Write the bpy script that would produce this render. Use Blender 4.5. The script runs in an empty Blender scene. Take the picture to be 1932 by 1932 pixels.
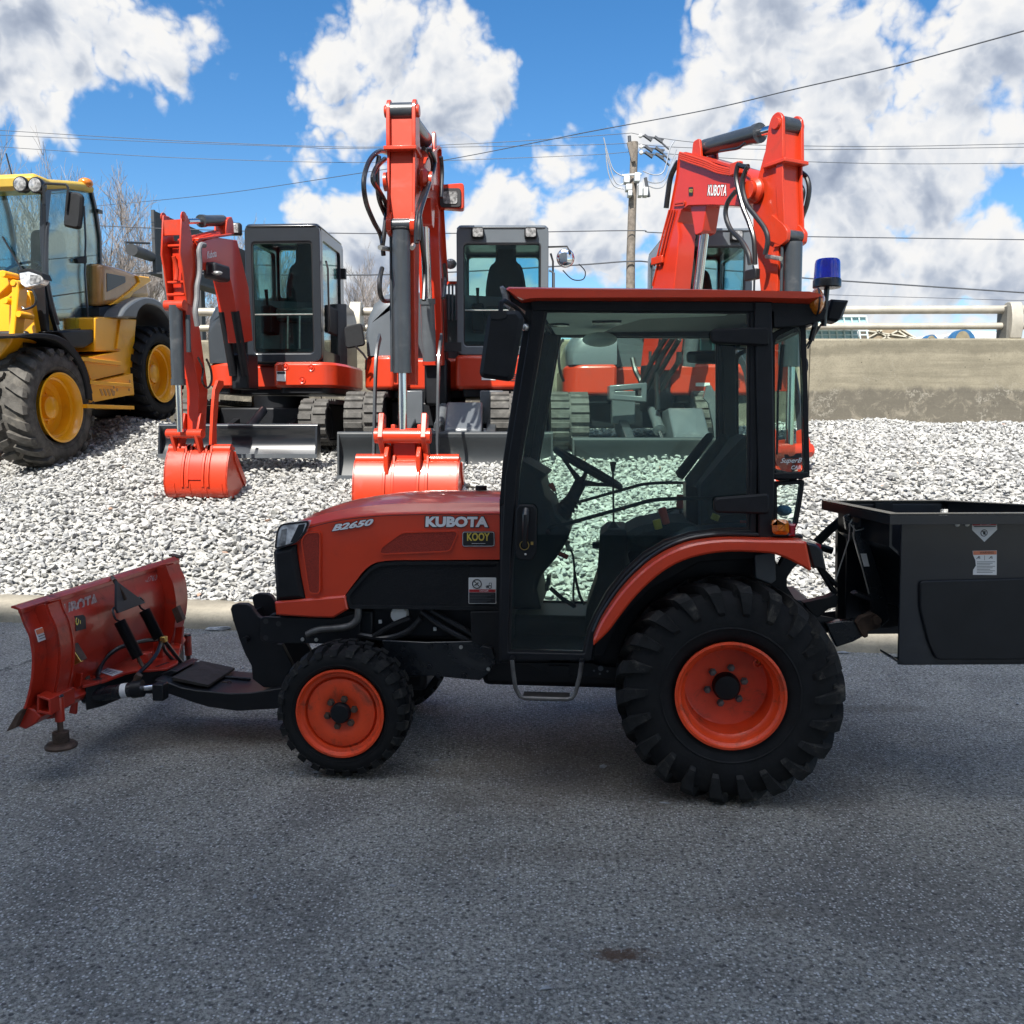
import bpy, bmesh, math, random
import numpy as np
from mathutils import Vector, Matrix
R = math.radians
PI = math.pi
SC = bpy.context.scene
COL = SC.collection

# ------------------------------------------------------------------ camera
PITCH, FPX, CX, CY, EYE = R(5.47), 1734.0, 966.0, 966.0, 1.55
cam_data = bpy.data.cameras.new("camera")
cam_data.sensor_width = 36
cam_data.lens = FPX / 1932 * 36
cam_data.clip_start = 0.05
cam_data.clip_end = 3000
cam = bpy.data.objects.new("camera", cam_data)
cam.location = (0, 0, EYE)
cam.rotation_euler = (PI / 2 - PITCH, 0, 0)
COL.objects.link(cam)
SC.camera = cam

# ------------------------------------------------------------------ exposure, sun, sky
SC.view_settings.view_transform = 'Standard'
SC.view_settings.look = 'None'
SC.view_settings.exposure = 1.15
SC.view_settings.gamma = 1.0
SUN_EL, SUN_AZ = R(50), R(19)          # azimuth: how far the sun stands left of straight behind the camera
sun_dir = Vector((-math.sin(SUN_AZ) * math.cos(SUN_EL), -math.cos(SUN_AZ) * math.cos(SUN_EL), math.sin(SUN_EL)))
ld = bpy.data.lights.new("sun", 'SUN')
ld.energy = 4.1
ld.angle = R(0.53)
ld.color = (1.0, 0.955, 0.88)
sun = bpy.data.objects.new("sun", ld)
sun.rotation_euler = sun_dir.to_track_quat('Z', 'Y').to_euler()
COL.objects.link(sun)


def raydir(px, py):
    u, v = (px - CX) / FPX, (CY - py) / FPX
    return Vector((u, math.cos(PITCH) + v * math.sin(PITCH), -math.sin(PITCH) + v * math.cos(PITCH)))


def P(px, py, Y):
    "world point seen at that spot of the photograph, Y metres ahead of the camera"
    d = raydir(px, py)
    return Vector((0, 0, EYE)) + d * (Y / d.y)


W = bpy.data.worlds.new("World")
SC.world = W
W.use_nodes = True


class NT:
    def __init__(s, tree):
        s.t = tree
        tree.nodes.clear()

    def n(s, typ, ins=None, **kw):
        nd = s.t.nodes.new(typ)
        for k, v in kw.items():
            setattr(nd, k, v)
        for k, v in (ins or {}).items():
            if isinstance(v, bpy.types.NodeSocket):
                s.t.links.new(v, nd.inputs[k])
            else:
                nd.inputs[k].default_value = v
        return nd

    def m(s, op, a, b=None, c=None, clamp=False):
        nd = s.t.nodes.new('ShaderNodeMath')
        nd.operation = op
        nd.use_clamp = clamp
        for i, v in enumerate((a, b, c)):
            if v is None:
                continue
            if isinstance(v, bpy.types.NodeSocket):
                s.t.links.new(v, nd.inputs[i])
            else:
                nd.inputs[i].default_value = v
        return nd.outputs[0]

    def vm(s, op, a, b=None, scale=None):
        nd = s.t.nodes.new('ShaderNodeVectorMath')
        nd.operation = op
        for i, v in enumerate((a, b)):
            if v is None:
                continue
            if isinstance(v, bpy.types.NodeSocket):
                s.t.links.new(v, nd.inputs[i])
            else:
                nd.inputs[i].default_value = v
        if scale is not None:
            if isinstance(scale, bpy.types.NodeSocket):
                s.t.links.new(scale, nd.inputs['Scale'])
            else:
                nd.inputs['Scale'].default_value = scale
        return nd.outputs[1] if op in ('DISTANCE', 'DOT_PRODUCT', 'LENGTH') else nd.outputs[0]

    def mix(s, f, a, b, typ='MIX'):
        nd = s.t.nodes.new('ShaderNodeMix')
        nd.data_type = 'RGBA'
        nd.blend_type = typ
        for k, v in ((0, f), (6, a), (7, b)):
            if isinstance(v, bpy.types.NodeSocket):
                s.t.links.new(v, nd.inputs[k])
            else:
                nd.inputs[k].default_value = v
        return nd.outputs[2]

    def noise(s, vec, scale, detail=4, rough=.55, dist=0.0, color=False, dim='3D'):
        nd = s.n('ShaderNodeTexNoise', {'Scale': scale, 'Detail': detail, 'Roughness': rough, 'Distortion': dist})
        if vec is not None:
            s.t.links.new(vec, nd.inputs['Vector'])
        return nd.outputs[1 if color else 0]

    def ramp(s, f, stops, interp='LINEAR'):
        nd = s.t.nodes.new('ShaderNodeValToRGB')
        nd.color_ramp.interpolation = interp
        el = nd.color_ramp.elements
        while len(el) < len(stops):
            el.new(.5)
        for e, (p, c) in zip(el, stops):
            e.position = p
            e.color = c if len(c) == 4 else (*c, 1)
        s.t.links.new(f, nd.inputs[0])
        return nd.outputs[0]

    def mr(s, v, a, b, c=0.0, d=1.0, smooth=True):
        nd = s.t.nodes.new('ShaderNodeMapRange')
        if smooth:
            nd.interpolation_type = 'SMOOTHSTEP'
        s.t.links.new(v, nd.inputs[0])
        for i, x in enumerate((a, b, c, d)):
            nd.inputs[i + 1].default_value = x
        return nd.outputs[0]


# cumulus cloud banks: direction (photo px) and angular radius (px)
CLOUDS = [(60, 40, 120), (190, 45, 120), (300, 95, 75), (110, 120, 60), (25, 190, 55), (60, 245, 55), (20, 290, 40),
          (620, 130, 85), (720, 70, 110), (850, 120, 115), (680, 220, 110), (810, 215, 105), (920, 140, 60),
          (1480, 40, 130), (1420, 160, 90), (1560, 150, 130), (1640, 40, 80), (1850, 90, 110), (1790, 190, 90),
          (1230, 220, 70), (1060, 310, 80), (1330, 250, 90), (1530, 290, 190), (1700, 330, 140), (1860, 270, 90),
          (960, 420, 110), (1130, 410, 140), (850, 480, 110), (700, 440, 95), (620, 430, 60), (650, 560, 90),
          (1330, 420, 180), (1560, 470, 170), (1760, 500, 150), (1930, 480, 120), (1400, 600, 220), (900, 600, 160),
          (1900, 400, 60), (300, 560, 60), (420, 640, 90), (1700, 640, 200), (60, 620, 120),
          (-160, 90, 170), (-260, 320, 160), (2120, 180, 200), (2260, 420, 260), (-420, 500, 200), (760, -330, 150),
          (1250, -380, 190), (1850, -230, 170), (250, -330, 160), (-300, -200, 160), (2500, 0, 260)]


def build_density():
    g = bpy.data.node_groups.new("cloud_field", 'ShaderNodeTree')
    g.interface.new_socket("Dir", in_out='INPUT', socket_type='NodeSocketVector')
    g.interface.new_socket("Density", in_out='OUTPUT', socket_type='NodeSocketFloat')
    t = NT(g)
    gi = t.n('NodeGroupInput')
    go = t.n('NodeGroupOutput')
    v = gi.outputs[0]
    big = t.noise(v, 5.0, 2, .5, color=True)
    w = t.vm('SCALE', t.vm('SUBTRACT', big, (.5, .5, .5)), scale=.11)
    v2 = t.vm('ADD', v, w)
    best = None
    for (x, y, r) in CLOUDS:
        c = raydir(x, y).normalized()
        d = t.vm('DISTANCE', v2, tuple(c))
        q = t.m('MULTIPLY_ADD', d, -FPX / r * 1.0, 1.0)
        best = q if best is None else t.m('SMOOTH_MAX', best, q, .25)
    # the sky behind and beside the camera: broken cloud too
    sx = t.n('ShaderNodeSeparateXYZ', {0: v})
    back = t.mr(sx.outputs[1], .35, -.1)
    gen = t.mr(t.noise(v, 2.3, 4, .55), .40, .62, -1.2, 1.0)
    best = t.m('MAXIMUM', best, t.m('SUBTRACT', gen, t.m('MULTIPLY', t.m('SUBTRACT', 1.0, back), 4.0)))
    n1 = t.noise(v, 8.0, 12, .62, .10)
    # round billows with sharp creases between them
    bil = None
    for sc, am in ((9.0, .55), (21.0, .42), (47.0, .28)):
        b_ = t.m('MULTIPLY', t.m('ABSOLUTE', t.m('SUBTRACT', t.noise(v2, sc, 2, .5), .5)), am * 4)
        bil = b_ if bil is None else t.m('ADD', bil, b_)
    den = t.m('MULTIPLY_ADD', t.m('SUBTRACT', n1, .5), 2.1, t.m('MINIMUM', best, .75))
    den = t.m('ADD', den, t.m('SUBTRACT', bil, .36))
    g.links.new(den, go.inputs[0])
    return g


def build_world():
    t = NT(W.node_tree)
    tc = t.n('ShaderNodeTexCoord')
    v = t.vm('NORMALIZE', tc.outputs['Generated'])
    sky = t.n('ShaderNodeTexSky')
    sky.sky_type = 'NISHITA'
    sky.sun_disc = False
    sky.sun_elevation = SUN_EL
    sky.sun_rotation = math.atan2(sun_dir.x, sun_dir.y)
    sky.altitude = 100
    sky.air_density = 1.0
    sky.dust_density = 0.25
    sky.ozone_density = 3.5
    hsv = t.n('ShaderNodeHueSaturation', {'Saturation': 1.28, 'Value': 1.0, 'Color': sky.outputs[0]})
    dens = build_density()
    g1 = t.n('ShaderNodeGroup', node_tree=dens)
    t.t.links.new(v, g1.inputs[0])
    up = t.vm('ADD', v, (-.010, 0.0, .020))
    g2 = t.n('ShaderNodeGroup', node_tree=dens)
    t.t.links.new(up, g2.inputs[0])
    mask = t.mr(g1.outputs[0], .0, .48)
    thick = t.mr(g1.outputs[0], .1, 1.1)
    lit = t.m('SUBTRACT', g1.outputs[0], g2.outputs[0])
    shade = t.m('ADD', t.m('MULTIPLY', lit, .75), t.m('MULTIPLY_ADD', thick, -.60, .90), clamp=True)
    ccol = t.ramp(shade, [(0.0, (.34, .40, .52)), (.28, (.52, .58, .69)), (.55, (.82, .85, .90)), (.80, (.98, .98, .98)), (1.0, (1.0, .99, .97))])
    b1 = t.n('ShaderNodeBackground', {'Color': hsv.outputs[0], 'Strength': .075})
    sz = t.n('ShaderNodeSeparateXYZ', {0: v})
    # unseen cloud overhead and round the sun, made brighter to fill the shaded yard
    b2 = t.n('ShaderNodeBackground', {'Color': ccol, 'Strength': t.mr(sz.outputs[2], .50, .85, .43, 2.0)})
    ms = t.n('ShaderNodeMixShader', {0: mask, 1: b1.outputs[0], 2: b2.outputs[0]})
    o = t.n('ShaderNodeOutputWorld', {0: ms.outputs[0]})


build_world()

# ------------------------------------------------------------------ frames and crops
class Frame:
    "a local frame standing in the world, turned about z"

    def __init__(s, X, Y, Z=0.0, yaw=0.0):
        s.M = Matrix.Translation((X, Y, Z)) @ Matrix.Rotation(yaw, 4, 'Z')
        s.I = s.M.inverted()
        s.e = s.I @ Vector((0, 0, EYE))

    def hit(s, px, py, ax, val):
        d = s.I.to_3x3() @ raydir(px, py)
        t = (val - s.e[ax]) / d[ax]
        return s.e + d * t

    def xz(s, px, py, y):
        p = s.hit(px, py, 1, y)
        return (p.x, p.z)

    def yz(s, px, py, x):
        p = s.hit(px, py, 0, x)
        return (p.y, p.z)

    def xy(s, px, py, z):
        p = s.hit(px, py, 2, z)
        return (p.x, p.y)

    def p3(s, px, py, y):
        return s.hit(px, py, 1, y)

    def mpp(s, px, py, y):
        "metres per photo pixel there"
        w = s.M @ s.hit(px, py, 1, y)
        return (w.y * math.cos(PITCH) + (EYE - w.z) * math.sin(PITCH)) / FPX


WF = Frame(0, 0, 0, 0)
CR = {'t1': (0, 975.4, .3029), 't2': (455.2, 877.9, .3198), 't3': (877.9, 487.7, .3871), 't4': (910.4, 812.9, .3702),
      't5': (1430.6, 877.9, .2595), 'A': (0, 1007.9, .2188), 'B': (292.6, 1040.5, .15146), 'C': (942.9, 812.9, .2861),
      'E': (227.6, 357.7, .15146), 'F': (975.4, 585.3, .3029), 'G': (1398.1, 942.9, .1851), 'l1': (0, 292.6, .3196),
      'l2': (260.1, 357.7, .3197), 'l3': (617.8, 162.6, .4041), 'l4': (1040.4, 162.6, .3029), 'l5': (1430.6, 455.2, .2595),
      'D': (0, 0, 1)}


def K(c, *pts):
    ox, oy, s = CR[c]
    return [(ox + s * x, oy + s * y) for x, y in pts]


def XZ(F, c, y, *pts):
    return [F.xz(px, py, y) for px, py in K(c, *pts)]


def P3(F, c, y, *pts):
    return [F.p3(px, py, y) for px, py in K(c, *pts)]


# ------------------------------------------------------------------ polygons
def area(p):
    return sum(p[i][0] * p[(i + 1) % len(p)][1] - p[(i + 1) % len(p)][0] * p[i][1] for i in range(len(p))) / 2


def inset(poly, d):
    n = len(poly)
    sg = 1 if area(poly) > 0 else -1
    out = []
    for i in range(n):
        a, b, c = Vector(poly[i - 1]), Vector(poly[i]), Vector(poly[(i + 1) % n])
        e1, e2 = (b - a).normalized(), (c - b).normalized()
        n1, n2 = Vector((-e1.y, e1.x)) * sg, Vector((-e2.y, e2.x)) * sg
        m = (n1 + n2)
        if m.length < 1e-6:
            m = n1
        m.normalize()
        out.append(tuple(b + m * d / max(.35, m.dot(n1))))
    return out


def rnd(poly, r, n=4):
    "round the corners"
    out = []
    N = len(poly)
    for i in range(N):
        a, b, c = Vector(poly[i - 1]), Vector(poly[i]), Vector(poly[(i + 1) % N])
        l1, l2 = (a - b).length, (c - b).length
        k = min(r, l1 * .45, l2 * .45)
        p, q = b + (a - b).normalized() * k, b + (c - b).normalized() * k
        for j in range(n + 1):
            t = j / n
            out.append(tuple((1 - t) ** 2 * p + 2 * t * (1 - t) * b + t * t * q))
    return out


def crom(pts, n=6):
    "a smooth curve through the points"
    pts = [Vector(p) for p in pts]
    out = []
    for i in range(len(pts) - 1):
        p0, p1, p2, p3 = pts[max(i - 1, 0)], pts[i], pts[i + 1], pts[min(i + 2, len(pts) - 1)]
        for j in range(n):
            t = j / n
            out.append(.5 * ((2 * p1) + (p2 - p0) * t + (2 * p0 - 5 * p1 + 4 * p2 - p3) * t * t + (3 * p1 - p0 - 3 * p2 + p3) * t ** 3))
    out.append(pts[-1])
    return out


# ------------------------------------------------------------------ mesh builder (keeps world coordinates)
class MB:
    def __init__(s, F=WF):
        s.M = F.M if isinstance(F, Frame) else F
        s.v, s.f, s.mi, s.k = [], [], [], 0

    def mat(s, k):
        s.k = k
        return s

    def add(s, vs, fs):
        o = len(s.v)
        s.v += [s.M @ Vector(v) for v in vs]
        s.f += [tuple(i + o for i in f) for f in fs]
        s.mi += [s.k] * len(fs)
        return s

    def box(s, c, d, rot=None):
        x, y, z = d[0] / 2, d[1] / 2, d[2] / 2
        vs = [Vector((i * x, j * y, k * z)) for i in (-1, 1) for j in (-1, 1) for k in (-1, 1)]
        if rot is not None:
            m = rot if isinstance(rot, Matrix) else Matrix.Rotation(rot[2], 3, 'Z') @ Matrix.Rotation(rot[1], 3, 'Y') @ Matrix.Rotation(rot[0], 3, 'X')
            vs = [m @ v for v in vs]
        c = Vector(c)
        return s.add([v + c for v in vs], [(0, 1, 3, 2), (4, 6, 7, 5), (0, 4, 5, 1), (2, 3, 7, 6), (0, 2, 6, 4), (1, 5, 7, 3)])

    def bb(s, x0, x1, y0, y1, z0, z1):
        return s.box(((x0 + x1) / 2, (y0 + y1) / 2, (z0 + z1) / 2), (abs(x1 - x0), abs(y1 - y0), abs(z1 - z0)))

    def _pt(s, ax, a, b, t):
        return (a, t, b) if ax == 'y' else ((t, a, b) if ax == 'x' else (a, b, t))

    def prism(s, poly, t0, t1, ax='y', chamf=0.0):
        n = len(poly)
        if chamf > 0:
            inn = inset(poly, chamf)
            d = chamf if t1 > t0 else -chamf
            loops = [(inn, t0), (poly, t0 + d), (poly, t1 - d), (inn, t1)]
        else:
            loops = [(poly, t0), (poly, t1)]
        vs = [s._pt(ax, a, b, t) for lp, t in loops for a, b in lp]
        L = len(loops)
        fs = [tuple(range(n))[::-1], tuple(range((L - 1) * n, L * n))]
        for k in range(L - 1):
            for i in range(n):
                j = (i + 1) % n
                fs.append((k * n + i, k * n + j, (k + 1) * n + j, (k + 1) * n + i))
        return s.add(vs, fs)

    def ring(s, outer, inner, t0, t1, ax='y'):
        n = len(outer)
        vs = [s._pt(ax, a, b, t) for t in (t0, t1) for lp in (outer, inner) for a, b in lp]
        fs = []
        for i in range(n):
            j = (i + 1) % n
            fs += [(i, j, n + j, n + i), (2 * n + i, 3 * n + i, 3 * n + j, 2 * n + j), (i, 2 * n + i, 2 * n + j, j),
                   (n + i, n + j, 3 * n + j, 3 * n + i)]
        return s.add(vs, fs)

    def tube(s, pts, r, seg=8, caps=True, smooth=0, sq=None):
        pts = [Vector(p) for p in pts]
        if smooth:
            pts = crom(pts, smooth)
        n = len(pts)
        rr = r if isinstance(r, (list, tuple)) else [r] * n
        if len(rr) != n:
            rr = [rr[0] + (rr[-1] - rr[0]) * i / (n - 1) for i in range(n)]
        t0 = (pts[1] - pts[0]).normalized()
        up = Vector((0, 0, 1)) if abs(t0.z) < .9 else Vector((0, 1, 0))
        u = t0.cross(up).normalized()
        vs = []
        for i, p in enumerate(pts):
            t = (pts[min(i + 1, n - 1)] - pts[max(i - 1, 0)]).normalized()
            u = (u - t * u.dot(t)).normalized()
            w = t.cross(u)
            for k in range(seg):
                a = 2 * PI * (k + .5) / seg
                q = (1, 1) if sq is None else sq
                vs.append(p + (u * math.cos(a) * q[0] + w * math.sin(a) * q[1]) * rr[i])
        fs = [(i * seg + k, i * seg + (k + 1) % seg, (i + 1) * seg + (k + 1) % seg, (i + 1) * seg + k) for i in range(n - 1) for k in range(seg)]
        if caps:
            fs += [tuple(range(seg))[::-1], tuple(range((n - 1) * seg, n * seg))]
        return s.add(vs, fs)

    def cyl(s, a, b, r, r2=None, seg=16):
        return s.tube([a, b], [r, r if r2 is None else r2], seg)

    def lathe(s, prof, c, axis='y', seg=48, caps=(False, False)):
        "prof: (radius, position along the axis); c: centre in the other two axes"
        vs = []
        for r, t in prof:
            for k in range(seg):
                a = 2 * PI * k / seg
                x, z = r * math.cos(a), r * math.sin(a)
                vs.append({'y': (c[0] + x, t, c[1] + z), 'z': (c[0] + x, c[1] + z, t), 'x': (t, c[0] + x, c[1] + z)}[axis])
        n = len(prof)
        fs = [(i * seg + k, i * seg + (k + 1) % seg, (i + 1) * seg + (k + 1) % seg, (i + 1) * seg + k) for i in range(n - 1) for k in range(seg)]
        if caps[0]:
            fs.append(tuple(range(seg)))
        if caps[1]:
            fs.append(tuple(range((n - 1) * seg, n * seg)))
        return s.add(vs, fs)

    def loft(s, secs, closed=True, caps=True):
        n = len(secs[0])
        vs = [p for sec in secs for p in sec]
        fs = []
        for i in range(len(secs) - 1):
            for k in range(n if closed else n - 1):
                fs.append((i * n + k, i * n + (k + 1) % n, (i + 1) * n + (k + 1) % n, (i + 1) * n + k))
        if caps and closed:
            fs += [tuple(range(n))[::-1], tuple(range((len(secs) - 1) * n, len(secs) * n))]
        return s.add(vs, fs)

    def ball(s, c, r, seg=12, rings=8):
        r = (r, r, r) if not isinstance(r, (tuple, list)) else r
        vs, fs = [], []
        for i in range(rings + 1):
            th = PI * i / rings
            for k in range(seg):
                a = 2 * PI * k / seg
                vs.append((c[0] + r[0] * math.sin(th) * math.cos(a), c[1] + r[1] * math.sin(th) * math.sin(a), c[2] + r[2] * math.cos(th)))
        for i in range(rings):
            for k in range(seg):
                fs.append((i * seg + k, i * seg + (k + 1) % seg, (i + 1) * seg + (k + 1) % seg, (i + 1) * seg + k))
        return s.add(vs, fs)

    def torus(s, c, R0, r, u, v, seg=40, sub=10):
        c, u, v = Vector(c), Vector(u).normalized(), Vector(v).normalized()
        pts = [c + (u * math.cos(2 * PI * i / seg) + v * math.sin(2 * PI * i / seg)) * R0 for i in range(seg)]
        w = u.cross(v)
        vs = []
        for i, p in enumerate(pts):
            o = (p - c).normalized()
            for k in range(sub):
                a = 2 * PI * k / sub
                vs.append(p + (o * math.cos(a) + w * math.sin(a)) * r)
        fs = [(i * sub + k, ((i + 1) % seg) * sub + k, ((i + 1) % seg) * sub + (k + 1) % sub, i * sub + (k + 1) % sub) for i in range(seg) for k in range(sub)]
        return s.add(vs, fs)

    def text(s, txt, quad, y=None, bold=0.0, shear=0.0, ex=.001, spacing=1.0):
        """lettering stretched over quad = 3-D points (bottom left, bottom right, top left)"""
        cu = bpy.data.curves.new('t', 'FONT')
        cu.body = txt
        cu.offset = bold
        cu.shear = shear
        cu.space_character = spacing
        cu.resolution_u = 3
        o = bpy.data.objects.new('t', cu)
        COL.objects.link(o)
        bpy.context.view_layer.update()
        me = o.to_mesh()
        vs = [v.co.copy() for v in me.vertices]
        fs = [tuple(p.vertices) for p in me.polygons]
        o.to_mesh_clear()
        bpy.data.objects.remove(o)
        bpy.data.curves.remove(cu)
        x0, x1 = min(v.x for v in vs), max(v.x for v in vs)
        y0, y1 = min(v.y for v in vs), max(v.y for v in vs)
        a, b, c = (Vector(q) for q in quad)
        return s.add([a + (b - a) * ((v.x - x0) / (x1 - x0)) + (c - a) * ((v.y - y0) / (y1 - y0)) for v in vs], fs)

    def build(s, name, mats, parent=None, bevel=0.0, smooth=35, **props):
        mats = mats if isinstance(mats, (list, tuple)) else [mats]
        vs = s.v
        if parent is not None:
            I = ROOTINV[ROOT(parent)]
            vs = [I @ v for v in vs]
        me = bpy.data.meshes.new(name)
        me.from_pydata([tuple(v) for v in vs], [], s.f)
        for m in mats:
            me.materials.append(m)
        if len(mats) > 1:
            me.polygons.foreach_set('material_index', s.mi)
        bm = bmesh.new()
        bm.from_mesh(me)
        bmesh.ops.recalc_face_normals(bm, faces=bm.faces)
        bm.to_mesh(me)
        bm.free()
        if not smooth:
            me.shade_flat()
        if smooth:
            me.shade_smooth()
            me.set_sharp_from_angle(angle=R(smooth))
        o = bpy.data.objects.new(name, me)
        COL.objects.link(o)
        if parent is not None:
            o.parent = parent
        if bevel:
            md = o.modifiers.new('bevel', 'BEVEL')
            md.width = bevel
            md.segments = 2
            md.limit_method = 'ANGLE'
            md.angle_limit = R(40)
            md.harden_normals = False
        for k, v in props.items():
            o[k] = v
        return o


ROOTINV = {}


def ROOT(o):
    while o.parent is not None:
        o = o.parent
    if o.name not in ROOTINV:
        ROOTINV[o.name] = (Matrix.LocRotScale(o.location, o.rotation_euler, None)).inverted()
    return o.name


def thing(name, label, cat, loc=(0, 0, 0), yaw=0.0, group=None):
    o = bpy.data.objects.new(name, None)
    COL.objects.link(o)
    o.location = loc
    o.rotation_euler = (0, 0, yaw)
    o.empty_display_size = .2
    o['label'] = label
    o['category'] = cat
    if group:
        o['group'] = group
    return o


def tag(o, label, cat, group=None):
    o['label'] = label
    o['category'] = cat
    if group:
        o['group'] = group
    return o


# ------------------------------------------------------------------ materials
def mat(name, col, rough=.5, metal=0.0, coat=0.0, var=.15, vs=6.0, bump=0.0, bs=60.0, dirt=None, ds=3.0, da=.5, emit=None, alpha=None, spec=.5):
    m = bpy.data.materials.new(name)
    m.use_nodes = True
    t = NT(m.node_tree)
    tc = t.n('ShaderNodeTexCoord').outputs['Object']
    b = t.n('ShaderNodeBsdfPrincipled', {'Roughness': rough, 'Metallic': metal, 'Coat Weight': coat, 'Coat Roughness': .08, 'Specular IOR Level': spec})
    n = t.noise(tc, vs, 6, .6)
    c = t.mix(t.mr(n, .3, .7), (*[x * (1 - var) for x in col], 1), (*[min(1, x * (1 + var)) for x in col], 1))
    if dirt:
        d = t.noise(tc, ds, 8, .7, .6)
        f = t.mr(d, .52, .72, 0, da)
        c = t.mix(f, c, (*dirt, 1))
        rr = t.m('MULTIPLY_ADD', f, .5, rough, clamp=True)
        t.t.links.new(rr, b.inputs['Roughness'])
    t.t.links.new(c, b.inputs['Base Color'])
    if bump:
        bn = t.n('ShaderNodeBump', {'Strength': bump, 'Distance': .004, 'Height': t.noise(tc, bs, 5, .6)})
        t.t.links.new(bn.outputs[0], b.inputs['Normal'])
        if coat:
            pass
    if emit:
        b.inputs['Emission Color'].default_value = (*emit[:3], 1)
        b.inputs['Emission Strength'].default_value = emit[3]
    t.n('ShaderNodeOutputMaterial', {0: b.outputs[0]})
    return m


def glassmat(name, tint, fres=.10, dirt=.04):
    "thin window glass: tinted see-through plus a mirror part that grows towards grazing"
    m = bpy.data.materials.new(name)
    m.use_nodes = True
    t = NT(m.node_tree)
    tr = t.n('ShaderNodeBsdfTransparent', {'Color': (*tint, 1)})
    gl = t.n('ShaderNodeBsdfGlossy', {'Color': (1, 1, 1, 1), 'Roughness': .01})
    lw = t.n('ShaderNodeFresnel', {'IOR': 1.45})
    f = t.m('MULTIPLY', lw.outputs[0], fres, clamp=True)
    mx = t.n('ShaderNodeMixShader', {0: f, 1: tr.outputs[0], 2: gl.outputs[0]})
    if not dirt:
        t.n('ShaderNodeOutputMaterial', {0: mx.outputs[0]})
        return m
    tc = t.n('ShaderNodeTexCoord').outputs['Object']
    df = t.n('ShaderNodeBsdfDiffuse', {'Color': (.5, .52, .5, 1)})
    dn = t.m('MULTIPLY', t.mr(t.noise(tc, 4, 8, .7), .35, .75), dirt)
    mx2 = t.n('ShaderNodeMixShader', {0: dn, 1: mx.outputs[0], 2: df.outputs[0]})
    t.n('ShaderNodeOutputMaterial', {0: mx2.outputs[0]})
    return m


M = {}
M['red'] = mat('tractor_orange_paint', (.66, .050, .012), .33, coat=.55, var=.07, vs=2, dirt=(.36, .045, .022), ds=3.2, da=.30, spec=.5)
M['redmesh'] = mat('vent_mesh', (.30, .022, .008), .6, var=.3, vs=240, bump=.8, bs=260)
M['plow'] = mat('plow_paint', (.40, .024, .009), .36, coat=.25, var=.15, vs=3, dirt=(.075, .035, .026), ds=5, da=.75)
M['orange'] = mat('excavator_orange_paint', (.48, .034, .008), .36, coat=.25, var=.05, vs=2, dirt=(.20, .035, .02), ds=3.5, da=.45)
M['orange_dark'] = mat('boom_red_paint', (.50, .030, .010), .30, coat=.5, var=.06, vs=2)
M['rim'] = mat('rim_paint', (.72, .060, .012), .42, coat=.15, var=.12, vs=7, dirt=(.12, .04, .02), ds=9, da=.75)
M['black'] = mat('black_frame_paint', (.0075, .0085, .011), .45, var=.3, vs=5, spec=.35)
M['blackgloss'] = mat('glossy_black_paint', (.008, .010, .013), .26, coat=.25, var=.2, vs=3, dirt=(.06, .06, .06), ds=4, da=.4)
M['hopper'] = mat('hopper_steel_paint', (.012, .014, .019), .32, coat=.15, var=.25, vs=2.5, dirt=(.030, .033, .036), ds=3, da=.5)
M['plastic'] = mat('black_plastic', (.010, .011, .013), .62, var=.2, vs=12, bump=.25, bs=300, spec=.3)
M['blackmesh'] = mat('black_mesh', (.006, .007, .009), .5, var=.5, vs=160, bump=1.0, bs=180, spec=.3)
M['rubber'] = mat('tyre_rubber', (.0085, .009, .010), .72, var=.35, vs=9, bump=.35, bs=70, dirt=(.022, .022, .022), ds=6, da=.6, spec=.25)
M['lug'] = mat('tyre_lug_rubber', (.012, .0125, .013), .75, var=.4, vs=14, bump=.6, bs=55, dirt=(.105, .097, .083), ds=11, da=.85, spec=.25)
M['rubberworn'] = mat('dusty_rubber', (.085, .080, .072), .85, var=.35, vs=10, bump=.4, bs=60, dirt=(.17, .155, .13), ds=7, da=.8, spec=.2)
M['track'] = mat('track_rubber', (.085, .082, .077), .8, var=.3, vs=9, bump=.3, bs=60, dirt=(.20, .19, .17), ds=8, da=.7, spec=.2)
M['grey'] = mat('dark_grey_paint', (.032, .038, .045), .36, coat=.3, var=.1, vs=3, dirt=(.13, .13, .13), ds=4, da=.3)
M['greylight'] = mat('grey_paint', (.085, .095, .105), .38, coat=.2, var=.1, vs=3, dirt=(.2, .2, .19), ds=5, da=.35)
M['cabgrey'] = mat('cab_grey_paint', (.10, .115, .13), .32, coat=.4, var=.06, vs=2)
M['cabdark'] = mat('cab_dark_paint', (.016, .019, .024), .28, coat=.5, var=.1, vs=2)
M['blade'] = mat('blade_grey_paint', (.024, .029, .033), .50, coat=.0, var=.15, vs=3, dirt=(.085, .085, .08), ds=2.2, da=.6)
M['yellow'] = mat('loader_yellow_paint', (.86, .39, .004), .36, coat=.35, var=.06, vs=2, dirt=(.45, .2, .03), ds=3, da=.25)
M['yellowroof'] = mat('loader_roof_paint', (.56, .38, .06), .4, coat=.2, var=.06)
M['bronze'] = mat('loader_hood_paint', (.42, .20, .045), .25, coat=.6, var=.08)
M['chrome'] = mat('chrome', (.75, .76, .78), .14, metal=1.0, var=.05)
M['steel'] = mat('zinc_steel', (.55, .54, .50), .38, metal=.9, var=.2, vs=20)
M['brass'] = mat('brass', (.62, .42, .12), .35, metal=.9, var=.2)
M['rust'] = mat('worn_rusty_steel', (.085, .055, .040), .7, metal=.3, var=.4, vs=14, bump=.4, bs=90)
M['exhaust'] = mat('exhaust_pipe_steel', (.13, .125, .12), .5, metal=.6, var=.3, vs=14)
M['hose'] = mat('hydraulic_hose', (.012, .012, .013), .32, var=.1, coat=.2)
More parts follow.
